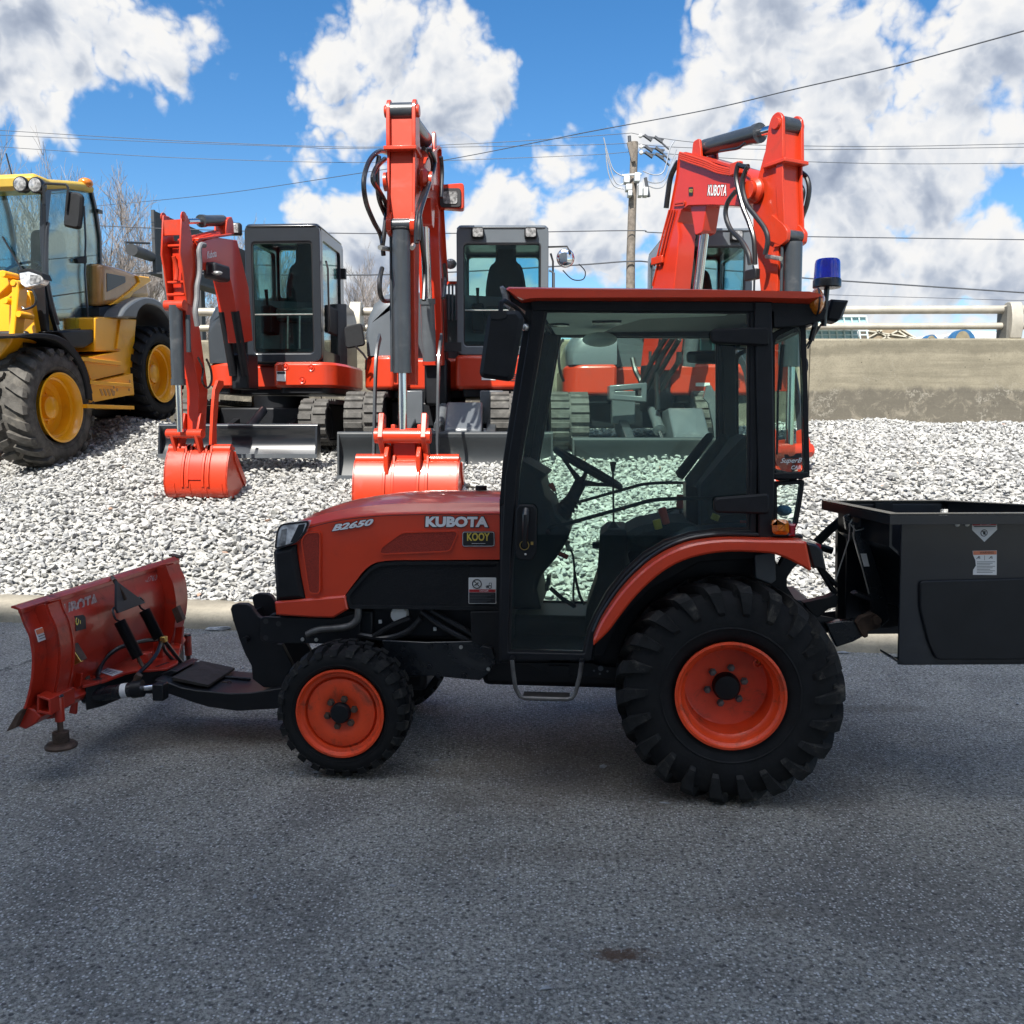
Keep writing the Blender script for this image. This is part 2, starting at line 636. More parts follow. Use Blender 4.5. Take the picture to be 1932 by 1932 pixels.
M['greyhose'] = mat('grey_sheathed_hose', (.16, .165, .17), .6, var=.1, bump=.5, bs=200)
M['white'] = mat('white_plastic', (.72, .72, .70), .5, var=.04)
M['sticker'] = mat('white_sticker', (.70, .70, .69), .45, var=.03)
M['stickerred'] = mat('sticker_red', (.42, .02, .025), .45, var=.03)
M['stickerorange'] = mat('sticker_orange', (.62, .20, .10), .45, var=.03)
M['ink'] = mat('sticker_ink', (.015, .015, .018), .5, var=.03)
M['silver'] = mat('silver_lettering', (.78, .78, .80), .4, metal=.0, var=.06, vs=30)
M['faded'] = mat('faded_lettering', (.36, .27, .25), .5, var=.5, vs=60)
M['whiteletter'] = mat('white_lettering', (.80, .80, .80), .45, var=.02)
M['gold'] = mat('yellow_lettering', (.65, .50, .08), .4, var=.15, vs=200)
M['seat'] = mat('seat_fabric', (.028, .030, .032), .85, var=.2, vs=30, bump=.3, bs=200)
M['liner'] = mat('headliner', (.72, .73, .69), .8, var=.08)
M['knobred'] = mat('red_lever_grip', (.42, .05, .03), .5)
M['knobyellow'] = mat('yellow_lever_grip', (.50, .38, .02), .5)
M['amber'] = mat('amber_lens', (.60, .17, .01), .15, coat=.8, var=.3, vs=80)
M['redlens'] = mat('red_lens', (.30, .01, .02), .15, coat=.8, var=.1)
M['bluelens'] = mat('blue_beacon_lens', (.004, .018, .62), .12, coat=1.0, var=.35, vs=14)
M['lens'] = mat('lamp_lens', (.22, .22, .22), .12, coat=.9, var=.6, vs=30)
M['reflector'] = mat('lamp_reflector', (.72, .74, .78), .22, metal=.25, coat=.8, var=.45, vs=22)
M['worn'] = mat('worn_dark_steel', (.026, .023, .021), .7, metal=.2, var=.4, vs=14, bump=.4, bs=90, dirt=(.07, .055, .045), ds=8, da=.6)
M['mirrorglass'] = mat('mirror_glass', (.75, .78, .80), .03, metal=1.0, var=.02)
M['bluecloth'] = mat('blue_glove', (.03, .12, .20), .8)
M['glass'] = glassmat('tractor_window_glass', (.87, .955, .915), 1.0, 0)
M['glassrear'] = glassmat('rear_window_glass', (.83, .93, .885), .22, 0)
M['glass2'] = glassmat('excavator_window_glass', (.76, .90, .89), .85, 0)
M['slate'] = mat('slate_plate_paint', (.030, .036, .046), .6, var=.15)

# ------------------------------------------------------------------ ground materials
def asphalt_mat():
    m = bpy.data.materials.new("asphalt")
    m.use_nodes = True
    t = NT(m.node_tree)
    tc = t.n('ShaderNodeTexCoord').outputs['Object']
    b = t.n('ShaderNodeBsdfPrincipled', {'Specular IOR Level': .35})
    big = t.noise(tc, .55, 4, .6, .5)
    mid = t.noise(tc, 3.2, 5, .65)
    fine = t.noise(tc, 62, 4, .85)
    c = t.mix(t.mr(big, .32, .68), (.300, .290, .250, 1), (.415, .402, .350, 1))
    c = t.mix(t.m('MULTIPLY', t.mr(t.noise(tc, 9, 6, .7), .42, .66), .35), c, (.20, .194, .184, 1))
    c = t.mix(t.mr(t.noise(tc, 1.1, 5, .62, .8), .44, .68, 0, .50), c, (.11, .107, .102, 1))
    c = t.mix(t.m('MULTIPLY', t.mr(mid, .50, .75), .35), c, (.31, .305, .29, 1))
    c = t.mix(t.m('MULTIPLY', t.mr(fine, .57, .42), .80), c, (.066, .064, .060, 1))
    # aggregate stones
    vo = t.n('ShaderNodeTexVoronoi', {'Scale': 92.0, 'Randomness': 1.0})
    t.t.links.new(tc, vo.inputs['Vector'])
    sp = t.m('MULTIPLY', t.mr(vo.outputs[0], .46, .26), t.mr(t.n('ShaderNodeSeparateColor', {0: vo.outputs[1]}).outputs[0], .62, .70))
    c = t.mix(t.m('MULTIPLY', sp, .9), c, (.56, .555, .54, 1))
    vo2 = t.n('ShaderNodeTexVoronoi', {'Scale': 46.0, 'Randomness': 1.0})
    t.t.links.new(tc, vo2.inputs['Vector'])
    sp2 = t.m('MULTIPLY', t.mr(vo2.outputs[0], .26, .13), t.mr(t.n('ShaderNodeSeparateColor', {0: vo2.outputs[1]}).outputs[1], .74, .80))
    c = t.mix(sp2, c, (.56, .55, .53, 1))
    vo3 = t.n('ShaderNodeTexVoronoi', {'Scale': 33.0, 'Randomness': 1.0})
    t.t.links.new(tc, vo3.inputs['Vector'])
    sp3 = t.m('MULTIPLY', t.mr(vo3.outputs[0], .30, .16), t.mr(t.n('ShaderNodeSeparateColor', {0: vo3.outputs[1]}).outputs[2], .80, .86))
    c = t.mix(t.m('MULTIPLY', sp3, .8), c, (.035, .034, .034, 1))
    # brown tinge and soft shade painted under the machines, plus a few old blotches
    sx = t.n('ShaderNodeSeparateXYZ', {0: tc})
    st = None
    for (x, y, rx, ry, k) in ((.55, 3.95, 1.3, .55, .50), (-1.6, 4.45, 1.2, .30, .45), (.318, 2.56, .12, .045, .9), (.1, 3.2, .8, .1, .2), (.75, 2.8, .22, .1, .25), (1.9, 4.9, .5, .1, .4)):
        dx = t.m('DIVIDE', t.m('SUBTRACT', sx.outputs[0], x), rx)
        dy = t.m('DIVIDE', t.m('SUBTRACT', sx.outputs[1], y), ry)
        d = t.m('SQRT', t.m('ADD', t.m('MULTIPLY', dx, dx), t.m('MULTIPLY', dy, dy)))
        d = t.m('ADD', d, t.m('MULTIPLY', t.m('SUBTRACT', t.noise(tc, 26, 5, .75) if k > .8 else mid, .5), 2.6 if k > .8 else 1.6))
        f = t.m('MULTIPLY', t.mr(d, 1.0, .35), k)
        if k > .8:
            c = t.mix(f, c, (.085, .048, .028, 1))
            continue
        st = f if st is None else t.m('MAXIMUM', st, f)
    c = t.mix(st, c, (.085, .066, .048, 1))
    # hairline cracks
    vc = t.n('ShaderNodeTexVoronoi', {'Scale': .55}, feature='DISTANCE_TO_EDGE')
    wv = t.vm('ADD', tc, t.vm('SCALE', t.noise(tc, 2.5, 6, .7, color=True), scale=.55))
    t.t.links.new(wv, vc.inputs['Vector'])
    cr = t.m('MULTIPLY', t.mr(vc.outputs[0], .012, .003), t.mr(big, .55, .66))
    c = t.mix(t.m('MULTIPLY', cr, .8), c, (.030, .030, .032, 1))
    t.t.links.new(c, b.inputs['Base Color'])
    t.t.links.new(t.mr(mid, .3, .7, .66, .85), b.inputs['Roughness'])
    h = t.m('ADD', t.m('MULTIPLY', fine, .8), t.m('MULTIPLY', vo.outputs[0], -.7))
    bn = t.n('ShaderNodeBump', {'Strength': 1.0, 'Distance': .010, 'Height': h})
    t.t.links.new(bn.outputs[0], b.inputs['Normal'])
    t.n('ShaderNodeOutputMaterial', {0: b.outputs[0]})
    return m


def concrete_mat(name, base, dark, wall=False):
    m = bpy.data.materials.new(name)
    m.use_nodes = True
    t = NT(m.node_tree)
    tc = t.n('ShaderNodeTexCoord').outputs['Object']
    b = t.n('ShaderNodeBsdfPrincipled', {'Roughness': .9, 'Specular IOR Level': .2})
    mid = t.noise(tc, 3.0, 8, .68)
    fine = t.noise(tc, 45, 5, .7)
    st = t.vm('MULTIPLY', tc, (.35, 1, 5.0))
    band = t.noise(st, 2.2, 6, .65)
    c = t.mix(t.mr(mid, .3, .7), (*base, 1), (*[x * .74 for x in base], 1))
    c = t.mix(t.m('MULTIPLY', t.mr(band, .48, .66), .55), c, (*[x * .55 for x in base], 1))
    if wall:
        sx = t.n('ShaderNodeSeparateXYZ', {0: tc})
        z = t.m('ADD', sx.outputs[2], t.m('MULTIPLY', t.m('SUBTRACT', t.noise(t.vm('MULTIPLY', tc, (1, 1, .4)), 1.6, 8, .7), .5), .38))
        low = t.m('MULTIPLY', t.mr(z, WALLZ - .03, WALLZ - .13), .8)
        c2 = t.mix(t.mr(t.noise(tc, 5, 9, .75, .8), .50, .66), (*dark, 1), (.20, .18, .145, 1))
        c = t.mix(low, c, c2)
        # thin cracks and lime veins
        vc = t.n('ShaderNodeTexVoronoi', {'Scale': 1.1}, feature='DISTANCE_TO_EDGE')
        t.t.links.new(t.vm('ADD', t.vm('MULTIPLY', tc, (1.0, 1, .8)), t.vm('SCALE', t.noise(tc, 2.2, 8, .72, color=True), scale=1.5)), vc.inputs['Vector'])
        vein = t.m('MULTIPLY', t.mr(vc.outputs[0], .030, .006), t.mr(mid, .46, .6))
        c = t.mix(t.m('MULTIPLY', vein, t.m('MULTIPLY_ADD', low, .5, .25)), c, (.33, .31, .26, 1))
        band2 = t.m('MULTIPLY', t.mr(z, WALLZ + .42, WALLZ + .50), t.mr(z, WALLZ + .62, WALLZ + .56))
        c = t.mix(t.m('MULTIPLY', band2, .6), c, (*[x * .50 for x in base], 1))
        pit = t.n('ShaderNodeTexVoronoi', {'Scale': 9.0})
        t.t.links.new(tc, pit.inputs['Vector'])
        pf = t.m('MULTIPLY', t.mr(pit.outputs[0], .10, .05), t.mr(t.n('ShaderNodeSeparateColor', {0: pit.outputs[1]}).outputs[0], .6, .7))
        c = t.mix(pf, c, (.05, .045, .035, 1))
    c = t.mix(t.m('MULTIPLY', t.mr(fine, .45, .7), .35), c, (*dark, 1))
    t.t.links.new(c, b.inputs['Base Color'])
    bn = t.n('ShaderNodeBump', {'Strength': .6, 'Distance': .012, 'Height': t.m('ADD', t.m('MULTIPLY', fine, .4), mid)})
    t.t.links.new(bn.outputs[0], b.inputs['Normal'])
    t.n('ShaderNodeOutputMaterial', {0: b.outputs[0]})
    return m


def stone_mat():
    m = bpy.data.materials.new("crushed_limestone")
    m.use_nodes = True
    t = NT(m.node_tree)
    tc = t.n('ShaderNodeTexCoord').outputs['Object']
    at = t.n('ShaderNodeAttribute', attribute_name='tint')
    b = t.n('ShaderNodeBsdfPrincipled', {'Roughness': .88, 'Specular IOR Level': .25})
    c = t.ramp(at.outputs['Fac'], [(0, (.155, .16, .165)), (.25, (.245, .25, .255)), (.55, (.34, .34, .33)), (.8, (.43, .425, .40)), (.97, (.53, .52, .49)), (1.0, (.30, .17, .11))])
    c = t.mix(t.m('MULTIPLY', t.mr(t.noise(tc, 38, 6, .7), .35, .7), .35), c, (.60, .585, .54, 1))
    c = t.mix(t.m('MULTIPLY', t.mr(t.noise(tc, 90, 4, .7), .5, .72), .35), c, (.10, .10, .105, 1))
    t.t.links.new(c, b.inputs['Base Color'])
    bn = t.n('ShaderNodeBump', {'Strength': .5, 'Distance': .006, 'Height': t.noise(tc, 70, 5, .65)})
    t.t.links.new(bn.outputs[0], b.inputs['Normal'])
    t.n('ShaderNodeOutputMaterial', {0: b.outputs[0]})
    return m


WALLZ = 2.15
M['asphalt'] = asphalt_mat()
M['concrete'] = concrete_mat("kerb_concrete", (.36, .325, .255), (.17, .155, .12))
M['wallconcrete'] = concrete_mat("stained_wall_concrete", (.26, .235, .175), (.085, .078, .066), True)
M['stone'] = stone_mat()
M['gravelbed'] = mat('gravel_fines', (.30, .295, .28), .95, var=.5, vs=30, bump=1.0, bs=60)
M['galv'] = mat('galvanised_rail', (.40, .37, .31), .5, metal=.25, var=.12, vs=5)
M['brick'] = mat('showroom_wall', (.62, .60, .56), .9, var=.1)

# ------------------------------------------------------------------ the lie of the land
KA, KB = WF.xy(100, 1177, 0), WF.xy(1650, 1232, 0)
KD = (Vector(KB) - Vector(KA)).normalized()          # along the kerb, to the right
KN = Vector((-KD.y, KD.x))                           # away from the road
KYAW = math.atan2(KD.y, KD.x)
KF = Frame(KA[0], KA[1], 0, KYAW)                    # kerb frame: x along, y away from the road
PROF = [(0, 0), (.42, .14), (.62, .24), (1.5, .70), (2.3, .98), (3.1, 1.22), (4.4, 1.44), (6.6, 1.53), (9, 1.58), (12, 1.58)]
BUMPS = []                                           # (X, Y, radius, height)


def ground_z(x, y):
    p = KF.I @ Vector((x, y, 0))
    d = p.y
    z = PROF[0][1]
    for (a, za), (b, zb) in zip(PROF, PROF[1:]):
        if d >= a:
            t = min(1, (d - a) / (b - a))
            z = za + (zb - za) * t
    if d > .5:
        z += .03 * math.sin(x * 1.7 + y * .9) + .025 * math.sin(y * 2.9 - x * 1.1) + .015 * math.sin(x * 5.1 + y * 3.3)
    for X, Y, r, h in BUMPS:
        q = ((x - X) ** 2 + (y - Y) ** 2) / (r * r)
        if q < 6:
            z += h * math.exp(-q)
    return z


def build_ground():
    mb = MB(WF)
    S = 1500
    mb.add([(-S, -S, -.004), (S, -S, -.004), (S, S, -.004), (-S, S, -.004)], [(0, 1, 2, 3)])
    g = mb.build('ground', mat('far_ground', (.12, .12, .09), .95, var=.3, vs=.2), None, smooth=0)
    g['kind'] = 'structure'
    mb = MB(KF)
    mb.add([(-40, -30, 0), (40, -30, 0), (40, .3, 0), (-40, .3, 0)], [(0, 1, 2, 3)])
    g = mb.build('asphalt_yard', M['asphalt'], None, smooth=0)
    g['kind'] = 'structure'
    # kerb: rounded concrete profile, in lengths with open joints
    prof = [(-.0, -.05), (0, .05), (.03, .105), (.075, .128), (.16, .14), (.40, .145), (.42, .13), (.42, -.05)]
    mb = MB(KF)
    rs = random.Random(3)
    x = -12.0
    while x < 14:
        L = 2.4
        vs = []
        n = 9
        for i in range(n):
            xx = x + .006 + (L - .012) * i / (n - 1)
            w = .006 * math.sin(xx * 2.1)
            vs.append([(xx, a + w, b + (.004 * math.sin(xx * 3) if b > 0 else 0)) for a, b in prof])
        mb.loft(vs)
        x += L
    k = mb.build('kerb', M['concrete'], None, smooth=50)
    k['kind'] = 'structure'
    # gravel bank base sheet
    mb = MB(WF)
    nx, ny = 110, 60
    vs = []
    for j in range(ny + 1):
        for i in range(nx + 1):
            p = KF.M @ Vector((-12 + 26 * i / nx, .30 + 9.2 * j / ny, 0))
            vs.append((p.x, p.y, ground_z(p.x, p.y) - .035))
    mb.add(vs, [(j * (nx + 1) + i, j * (nx + 1) + i + 1, (j + 1) * (nx + 1) + i + 1, (j + 1) * (nx + 1) + i) for j in range(ny) for i in range(nx)])
    g = mb.build('gravel_bank', M['gravelbed'], None, smooth=80)
    g['kind'] = 'structure'


def stone_protos(n, seed):
    rs = random.Random(seed)
    out = []
    for _ in range(n):
        bm = bmesh.new()
        e = (rs.uniform(.95, 1.5), rs.uniform(.6, .95), rs.uniform(.40, .75))
        for k in range(rs.randint(10, 14)):
            while True:
                v = Vector((rs.uniform(-1, 1), rs.uniform(-1, 1), rs.uniform(-1, 1)))
                if .2 < v.length < 1:
                    break
            v = v.normalized() * rs.uniform(.82, 1.05)
            bm.verts.new((v.x * e[0], v.y * e[1], v.z * e[2]))
        r = bmesh.ops.convex_hull(bm, input=bm.verts)
        bmesh.ops.delete(bm, geom=[g for g in r['geom_interior'] if isinstance(g, bmesh.types.BMVert)], context='VERTS')
        bmesh.ops.triangulate(bm, faces=bm.faces)
        bmesh.ops.recalc_face_normals(bm, faces=bm.faces)
        bm.verts.index_update()
        v = np.array([x.co[:] for x in bm.verts])
        f = np.array([[q.index for q in fc.verts] for fc in bm.faces])
        bm.free()
        out.append((v, f))
    return out


def build_stones():
    rs = np.random.RandomState(7)
    protos = stone_protos(40, 11)
    pts = []
    step = .045
    y = .40
    while y < 7.6:
        st = step * (1.0 + .04 * y)
        for x in np.arange(-10.5, 12.5, st):
            a, b = x + rs.uniform(-.6, .6) * st, y + rs.uniform(-.6, .6) * st
            p = KF.M @ Vector((a, b, 0))
            q = (p.x / p.y) if p.y > 0 else 9
            if abs(q) < .92 and p.y < 14.05:
                pts.append((p.x, p.y, b))
        y += st * .92
    VV, FF, TT = [], [], []
    o = 0
    for (x, yy, b) in pts:
        v, f = protos[rs.randint(len(protos))]
        s = rs.uniform(.018, .034) * (1.0 + (rs.rand() < .12) * rs.uniform(.2, .7)) * (1.15 if b < 1.6 else 1.0)
        a, c, d = rs.uniform(0, 6.28, 3)
        Rm = np.array(Matrix.Rotation(a, 3, 'Z') @ Matrix.Rotation(rs.normal(0, .55), 3, 'X') @ Matrix.Rotation(rs.normal(0, .4), 3, 'Y'))
        z = ground_z(x, yy) + rs.uniform(-.022, .012)
        VV.append((v * s) @ Rm.T + np.array([x, yy, z]))
        FF.append(f + o)
        tint = np.clip(rs.normal(.50, .26), 0, .97)
        if rs.rand() < .002:
            tint = 1.0
        TT.append(np.full(len(v), tint))
        o += len(v)
    # strays rolled onto the kerb edge
    V, Fc, T = np.concatenate(VV), np.concatenate(FF), np.concatenate(TT)
    me = bpy.data.meshes.new('gravel_stones')
    me.vertices.add(len(V))
    me.vertices.foreach_set('co', V.astype(np.float32).ravel())
    me.loops.add(Fc.size)
    me.loops.foreach_set('vertex_index', Fc.astype(np.int32).ravel())
    me.polygons.add(len(Fc))
    me.polygons.foreach_set('loop_start', np.arange(0, Fc.size, 3, dtype=np.int32))
    me.polygons.foreach_set('loop_total', np.full(len(Fc), 3, dtype=np.int32))
    me.update()
    me.validate()
    me.shade_flat()
    at = me.attributes.new('tint', 'FLOAT', 'POINT')
    at.data.foreach_set('value', T.astype(np.float32))
    me.materials.append(M['stone'])
    ob = bpy.data.objects.new('gravel_stones', me)
    COL.objects.link(ob)
    ob['kind'] = 'stuff'
    ob['label'] = 'crushed pale grey limestone gravel covering the bank'
    print('stones', len(pts), 'tris', len(Fc))


# ------------------------------------------------------------------ wall, rail, showroom that shades the yard
WY = 14.0


def build_wall():
    F = Frame(0, WY, 0, R(-1.5))
    mb = MB(F)
    top = EYE + (P(1700, 640, WY).z - EYE)
    x = -14.0
    xs = [-14.0, -8.6, -2.9, F.xz(1527, 700, 0)[0], 16.0]
    for a, b in zip(xs, xs[1:]):
        prof = [(0, 1.2), (0, top - .03), (.03, top), (.40, top), (.43, top - .03), (.43, 1.2)]
        mb.prism([(p, q) for p, q in prof], a + .008, b - .008, 'x', 0)
    w = mb.build('retaining_wall', M['wallconcrete'], None, smooth=0)
    tag(w, 'weathered concrete wall with dark stained lower half behind the gravel', 'wall')
    global WALLZ
    t = thing('guard_rail', 'pale two-tube metal railing on top of the concrete wall', 'railing', (0, WY, top))
    for (py, r) in ((584.5, .062), (615.5, .050)):
        z = F.xz(1750, py, .2)[1]
        MB(F).cyl((-16, .2, z), (18, .2, z), r, seg=16).build('rail_tube', M['galv'], t)
    for px in (674, 1907):
        xc = F.xz(px, 600, .2)[0]
        z1 = F.xz(px, 577, .2)[1]
        prof = crom([(.02, top - .0), (-.02, top + .18), (-.01, top + .36), (.05, z1 + .02), (.16, z1 + .05), (.26, z1 + .01), (.30, top + .3), (.36, top + .0)], 4)
        MB(F).prism([tuple(p) for p in prof], xc - .085, xc + .085, 'x').build('rail_post', M['galv'], t, bevel=.01)
        MB(F).bb(xc - .13, xc - .0851, .05, .35, top, z1 - .02).build('post_web', mat('rail_web', (.12, .115, .10), .6), t)


def build_showroom():
    # the building behind the camera whose shade lies over the yard, its eaves parallel to the kerb
    dist = 5.2
    # shade edge on the kerb top
    s = Vector((-sun_dir.x, -sun_dir.y)) / sun_dir.z          # ground shift per metre of height
    adv = s.dot(KN)
    ky = KF.I @ Vector((0, 0, 0))
    y0 = ky.y - dist
    edge = .03
    H = (edge - y0) / adv + .13
    mb = MB(KF)
    mb.bb(-12.0, 9.0, y0 - 14, y0, 0, H)
    w = mb.build('showroom_building', M['brick'], None, smooth=0)
    tag(w, 'tall plain dealership building behind the camera that shades the yard', 'building')
    print('showroom height', H)


# ------------------------------------------------------------------ trees, poles, wires, far buildings
def make_tree(x, y, h, seed, label, spread=.5, bud=False, base=0.0, dens=1.0):
    rs = random.Random(seed)
    t = thing('bare_tree', label, 'tree', (x, y, base), 0, 'leafless trees beyond the wall')
    trunk, crown = MB(WF), MB(WF)
    cnt = [0]

    def grow(p, d, L, r, lvl, mb):
        n = 4 if lvl < 3 else 3
        pts, q, dd = [p], p, d.copy()
        for i in range(n):
            dd = (dd + Vector((rs.gauss(0, .13), rs.gauss(0, .13), rs.gauss(.05, .08)))).normalized()
            q = q + dd * L / n
            pts.append(q)
        r1 = r * .62
        mb.tube(pts, [r + (r1 - r) * i / n for i in range(n + 1)], 5 if lvl < 2 else 3, caps=False)
        cnt[0] += 1
        if lvl >= 6:
            return
        kids = (5, 4, 4, 4, 4, 3)[lvl]
        for k in range(kids):
            f = rs.uniform(.35, 1.0) if k else 1.0
            i = min(n, max(1, int(round(f * n))))
            a = rs.uniform(0, 2 * PI)
            sp = spread * rs.uniform(.6, 1.3) * (0.35 if k == 0 else 1)
            side = Vector((math.cos(a), math.sin(a), 0))
            nd = (dd + side * sp + Vector((0, 0, .10))).normalized()
            grow(pts[i], nd, L * rs.uniform(.58, .80), max(r1 * rs.uniform(.5, .8), .007), lvl + 1, crown if lvl >= 0 else mb)

    grow(Vector((x, y, base)), Vector((rs.gauss(0, .05), 0, 1)), h * .36, h * .016, 0, trunk)
    top = sorted(v.z for v in crown.v)[int(len(crown.v) * .995)]
    k = h / max(.1, top - base)
    for m_ in (trunk, crown):
        m_.v = [Vector((x + (v.x - x) * k, y + (v.y - y) * k, base + (v.z - base) * k)) for v in m_.v]
    trunk.build('trunk', M['bark'], t, smooth=60)
    crown.build('crown', M['budtwig'] if bud else M['twig'], t, smooth=0)
    return t


M['bark'] = mat('tree_bark', (.14, .115, .09), .9, var=.3)
M['twig'] = mat('bare_twigs', (.24, .21, .19), .9, var=.2)
M['budtwig'] = mat('budding_twigs', (.24, .21, .06), .9, var=.3)
M['polewood'] = mat('utility_pole_wood', (.17, .145, .12), .9, var=.3, vs=8, bump=.5)
M['wire'] = mat('overhead_wire', (.06, .065, .075), .6, var=.05)
M['wirelight'] = mat('aluminium_wire', (.32, .34, .37), .5, metal=.3, var=.05)
M['polegear'] = mat('pole_hardware', (.50, .52, .52), .5, var=.15)
M['billboard'] = mat('billboard_back', (.012, .018, .022), .55, var=.2, vs=1)
M['billframe'] = mat('billboard_frame', (.04, .043, .047), .6, var=.1)


def build_far():
    specs = [(20, 300, 34, 'bare tree behind the yellow loader at the left edge', 1, False),
             (90, 318, 40, 'second bare tree behind the yellow loader cab', 2, False),
             (205, 352, 36, 'bare tree right of the yellow loader cab', 3, False),
             (310, 372, 40, 'bare tree rising above the black billboard', 4, False),
             (262, 520, 46, 'small tree with yellow green buds behind the loader hood', 5, True),
             (535, 428, 38, 'bare tree seen through the cab of the small excavator', 6, False),
             (664, 480, 44, 'bare tree between the small and the large middle excavator', 7, False),
             (405, 560, 52, 'low bare tree seen under the boom of the small excavator', 8, False)]
    for px, top, Y, lab, sd, bud in specs:
        q = P(px, top, Y)
        make_tree(q.x, Y, q.z - .3, sd, lab, .5, bud)
    # billboard seen from behind, its near edge at the left
    t = thing('billboard', 'black billboard back between the yellow loader and the small excavator', 'billboard', tuple(P(300, 800, 30)))
    a, b = P(292, 398, 30), P(300, 513, 30)
    ztop, zbot = a.z, b.z
    # plane running away to the right
    c = P(455, 562, 30)
    Yf = 30 * (zbot - EYE) / (P(455, 566, 30).z - EYE)
    pa = Vector((P(294, 455, 30).x, 30, 0))
    pb = Vector((P(462, 455, Yf).x, Yf, 0))
    d = (pb - pa).normalized()
    yaw = math.atan2(d.y, d.x)
    BF = Frame(pa.x, pa.y, 0, yaw)
    L = (pb - pa).length
    MB(BF).bb(0, L, 0, .06, zbot, ztop).build('panel', M['billboard'], t, smooth=0)
    MB(BF).bb(-.10, -.002, -.02, .08, zbot - .02, ztop + .02).build('edge_frame', M['billframe'], t, smooth=0)
    mb = MB(BF)
    for k in (.25, .55):
        mb.bb(L * k - .15, L * k + .15, .3, .6, -1, ztop - .2)
    mb.build('support_post', M['billframe'], t, smooth=0)
    mb = MB(BF)
    mb.bb(-.5, L, -.6, .0, zbot - .16, zbot - .08)
    mb.build('catwalk', M['billframe'], t, smooth=0)
    # round lamp tube on a bracket, left of the board
    t2 = thing('gantry_lamp', 'grey tubular lamp arm sticking out left of the black billboard', 'lamp', tuple(P(262, 480, 27)))
    p0, p1 = P(248, 471, 27), P(285, 484, 30)
    MB(WF).tube([p0, p1], [.17, .16], 14).build('lamp_housing', M['billframe'], t2)
    MB(WF).tube([P(236, 457, 27), P(282, 459, 29)], .035, 6).build('arm', M['billframe'], t2)
    MB(WF).tube([P(236, 457, 27), P(239, 466, 27)], .03, 6).build('bracket', M['billframe'], t2)

    # utility pole
    YP = 27
    t = thing('utility_pole', 'weathered wooden utility pole with switches and insulators', 'utility pole', (P(1189, 800, YP).x, YP, 0))
    MB(WF).tube([P(1188, 830, YP), P(1189, 640, YP), P(1190, 480, YP), P(1197, 268, YP)], [.145, .14, .125, .105], 12).build('pole', M['polewood'], t)
    ins = K('l4', (485, 310), (487, 345))
    MB(WF).tube([P(*ins[0], YP - .1), P(*ins[1], YP - .1)], .05, 8).build('insulator', M['wire'], t)
    a, b = K('l4', (483, 350), (512, 470))
    MB(WF).tube([P(*a, YP - .15), P(*b, YP - .15)], .07, 6).build('brace', M['polewood'], t)
    for k, ((x0, y0), (x1, y1)) in enumerate((((555, 310), (700, 332)), ((560, 378), (705, 398)), ((560, 415), (708, 436)))):
        pts = [P(*q, YP) for q in K('l4', (x0, y0), (x1, y1))]
        mb = MB(WF).tube(pts, .022, 6)
        for f in (.3, .75):
            c = pts[0].lerp(pts[1], f)
            mb.tube([c + Vector((-.10, 0, .05)), c + Vector((.12, 0, -.10))], .05, 6)
        c = pts[0].lerp(pts[1], .72)
        mb.tube([c, c + Vector((.34, 0, -.30))], .028, 5)
        mb.build('line_insulator', M['wire'], t)
        MB(WF).ball(pts[0], .06).build('clamp', M['white'], t)
    for (bx0, by0, bx1, by1) in ((450, 565, 485, 608), (462, 615, 500, 655), (515, 545, 550, 600), (540, 610, 565, 690), (570, 635, 598, 690), (475, 655, 500, 690)):
        a, b = K('l4', (bx0, by0), (bx1, by1))
        p, q = P(*a, YP - .2), P(*b, YP - .2)
        MB(WF).bb(p.x, q.x, YP - .35, YP - .05, q.z, p.z).build('cutout_switch', M['polegear'], t, bevel=.02)
    MB(WF).tube([P(*q, YP - .2) for q in K('l4', (440, 555), (560, 548))], .03, 6).build('crossarm', M['polegear'], t)
    MB(WF).tube([P(*q, YP - .2) for q in K('l4', (585, 570), (607, 690))], .05, 6).build('fuse_tube', M['wire'], t)
    jl = [((325, 320), (345, 400), (385, 520), (450, 562)), ((335, 385), (355, 470), (400, 600), (455, 610)), ((340, 430), (355, 540), (390, 620), (452, 640)),
          ((765, 342), (735, 400), (700, 530), (640, 552), (570, 530)), ((780, 395), (745, 480), (700, 585), (640, 603), (590, 590)), ((775, 440), (740, 540), (700, 620), (650, 636), (590, 615))]
    for pl in jl:
        MB(WF).tube([P(*q, YP - .1) for q in K('l4', *pl)], .017, 5, smooth=5).build('jumper_wire', M['wirelight'], t)
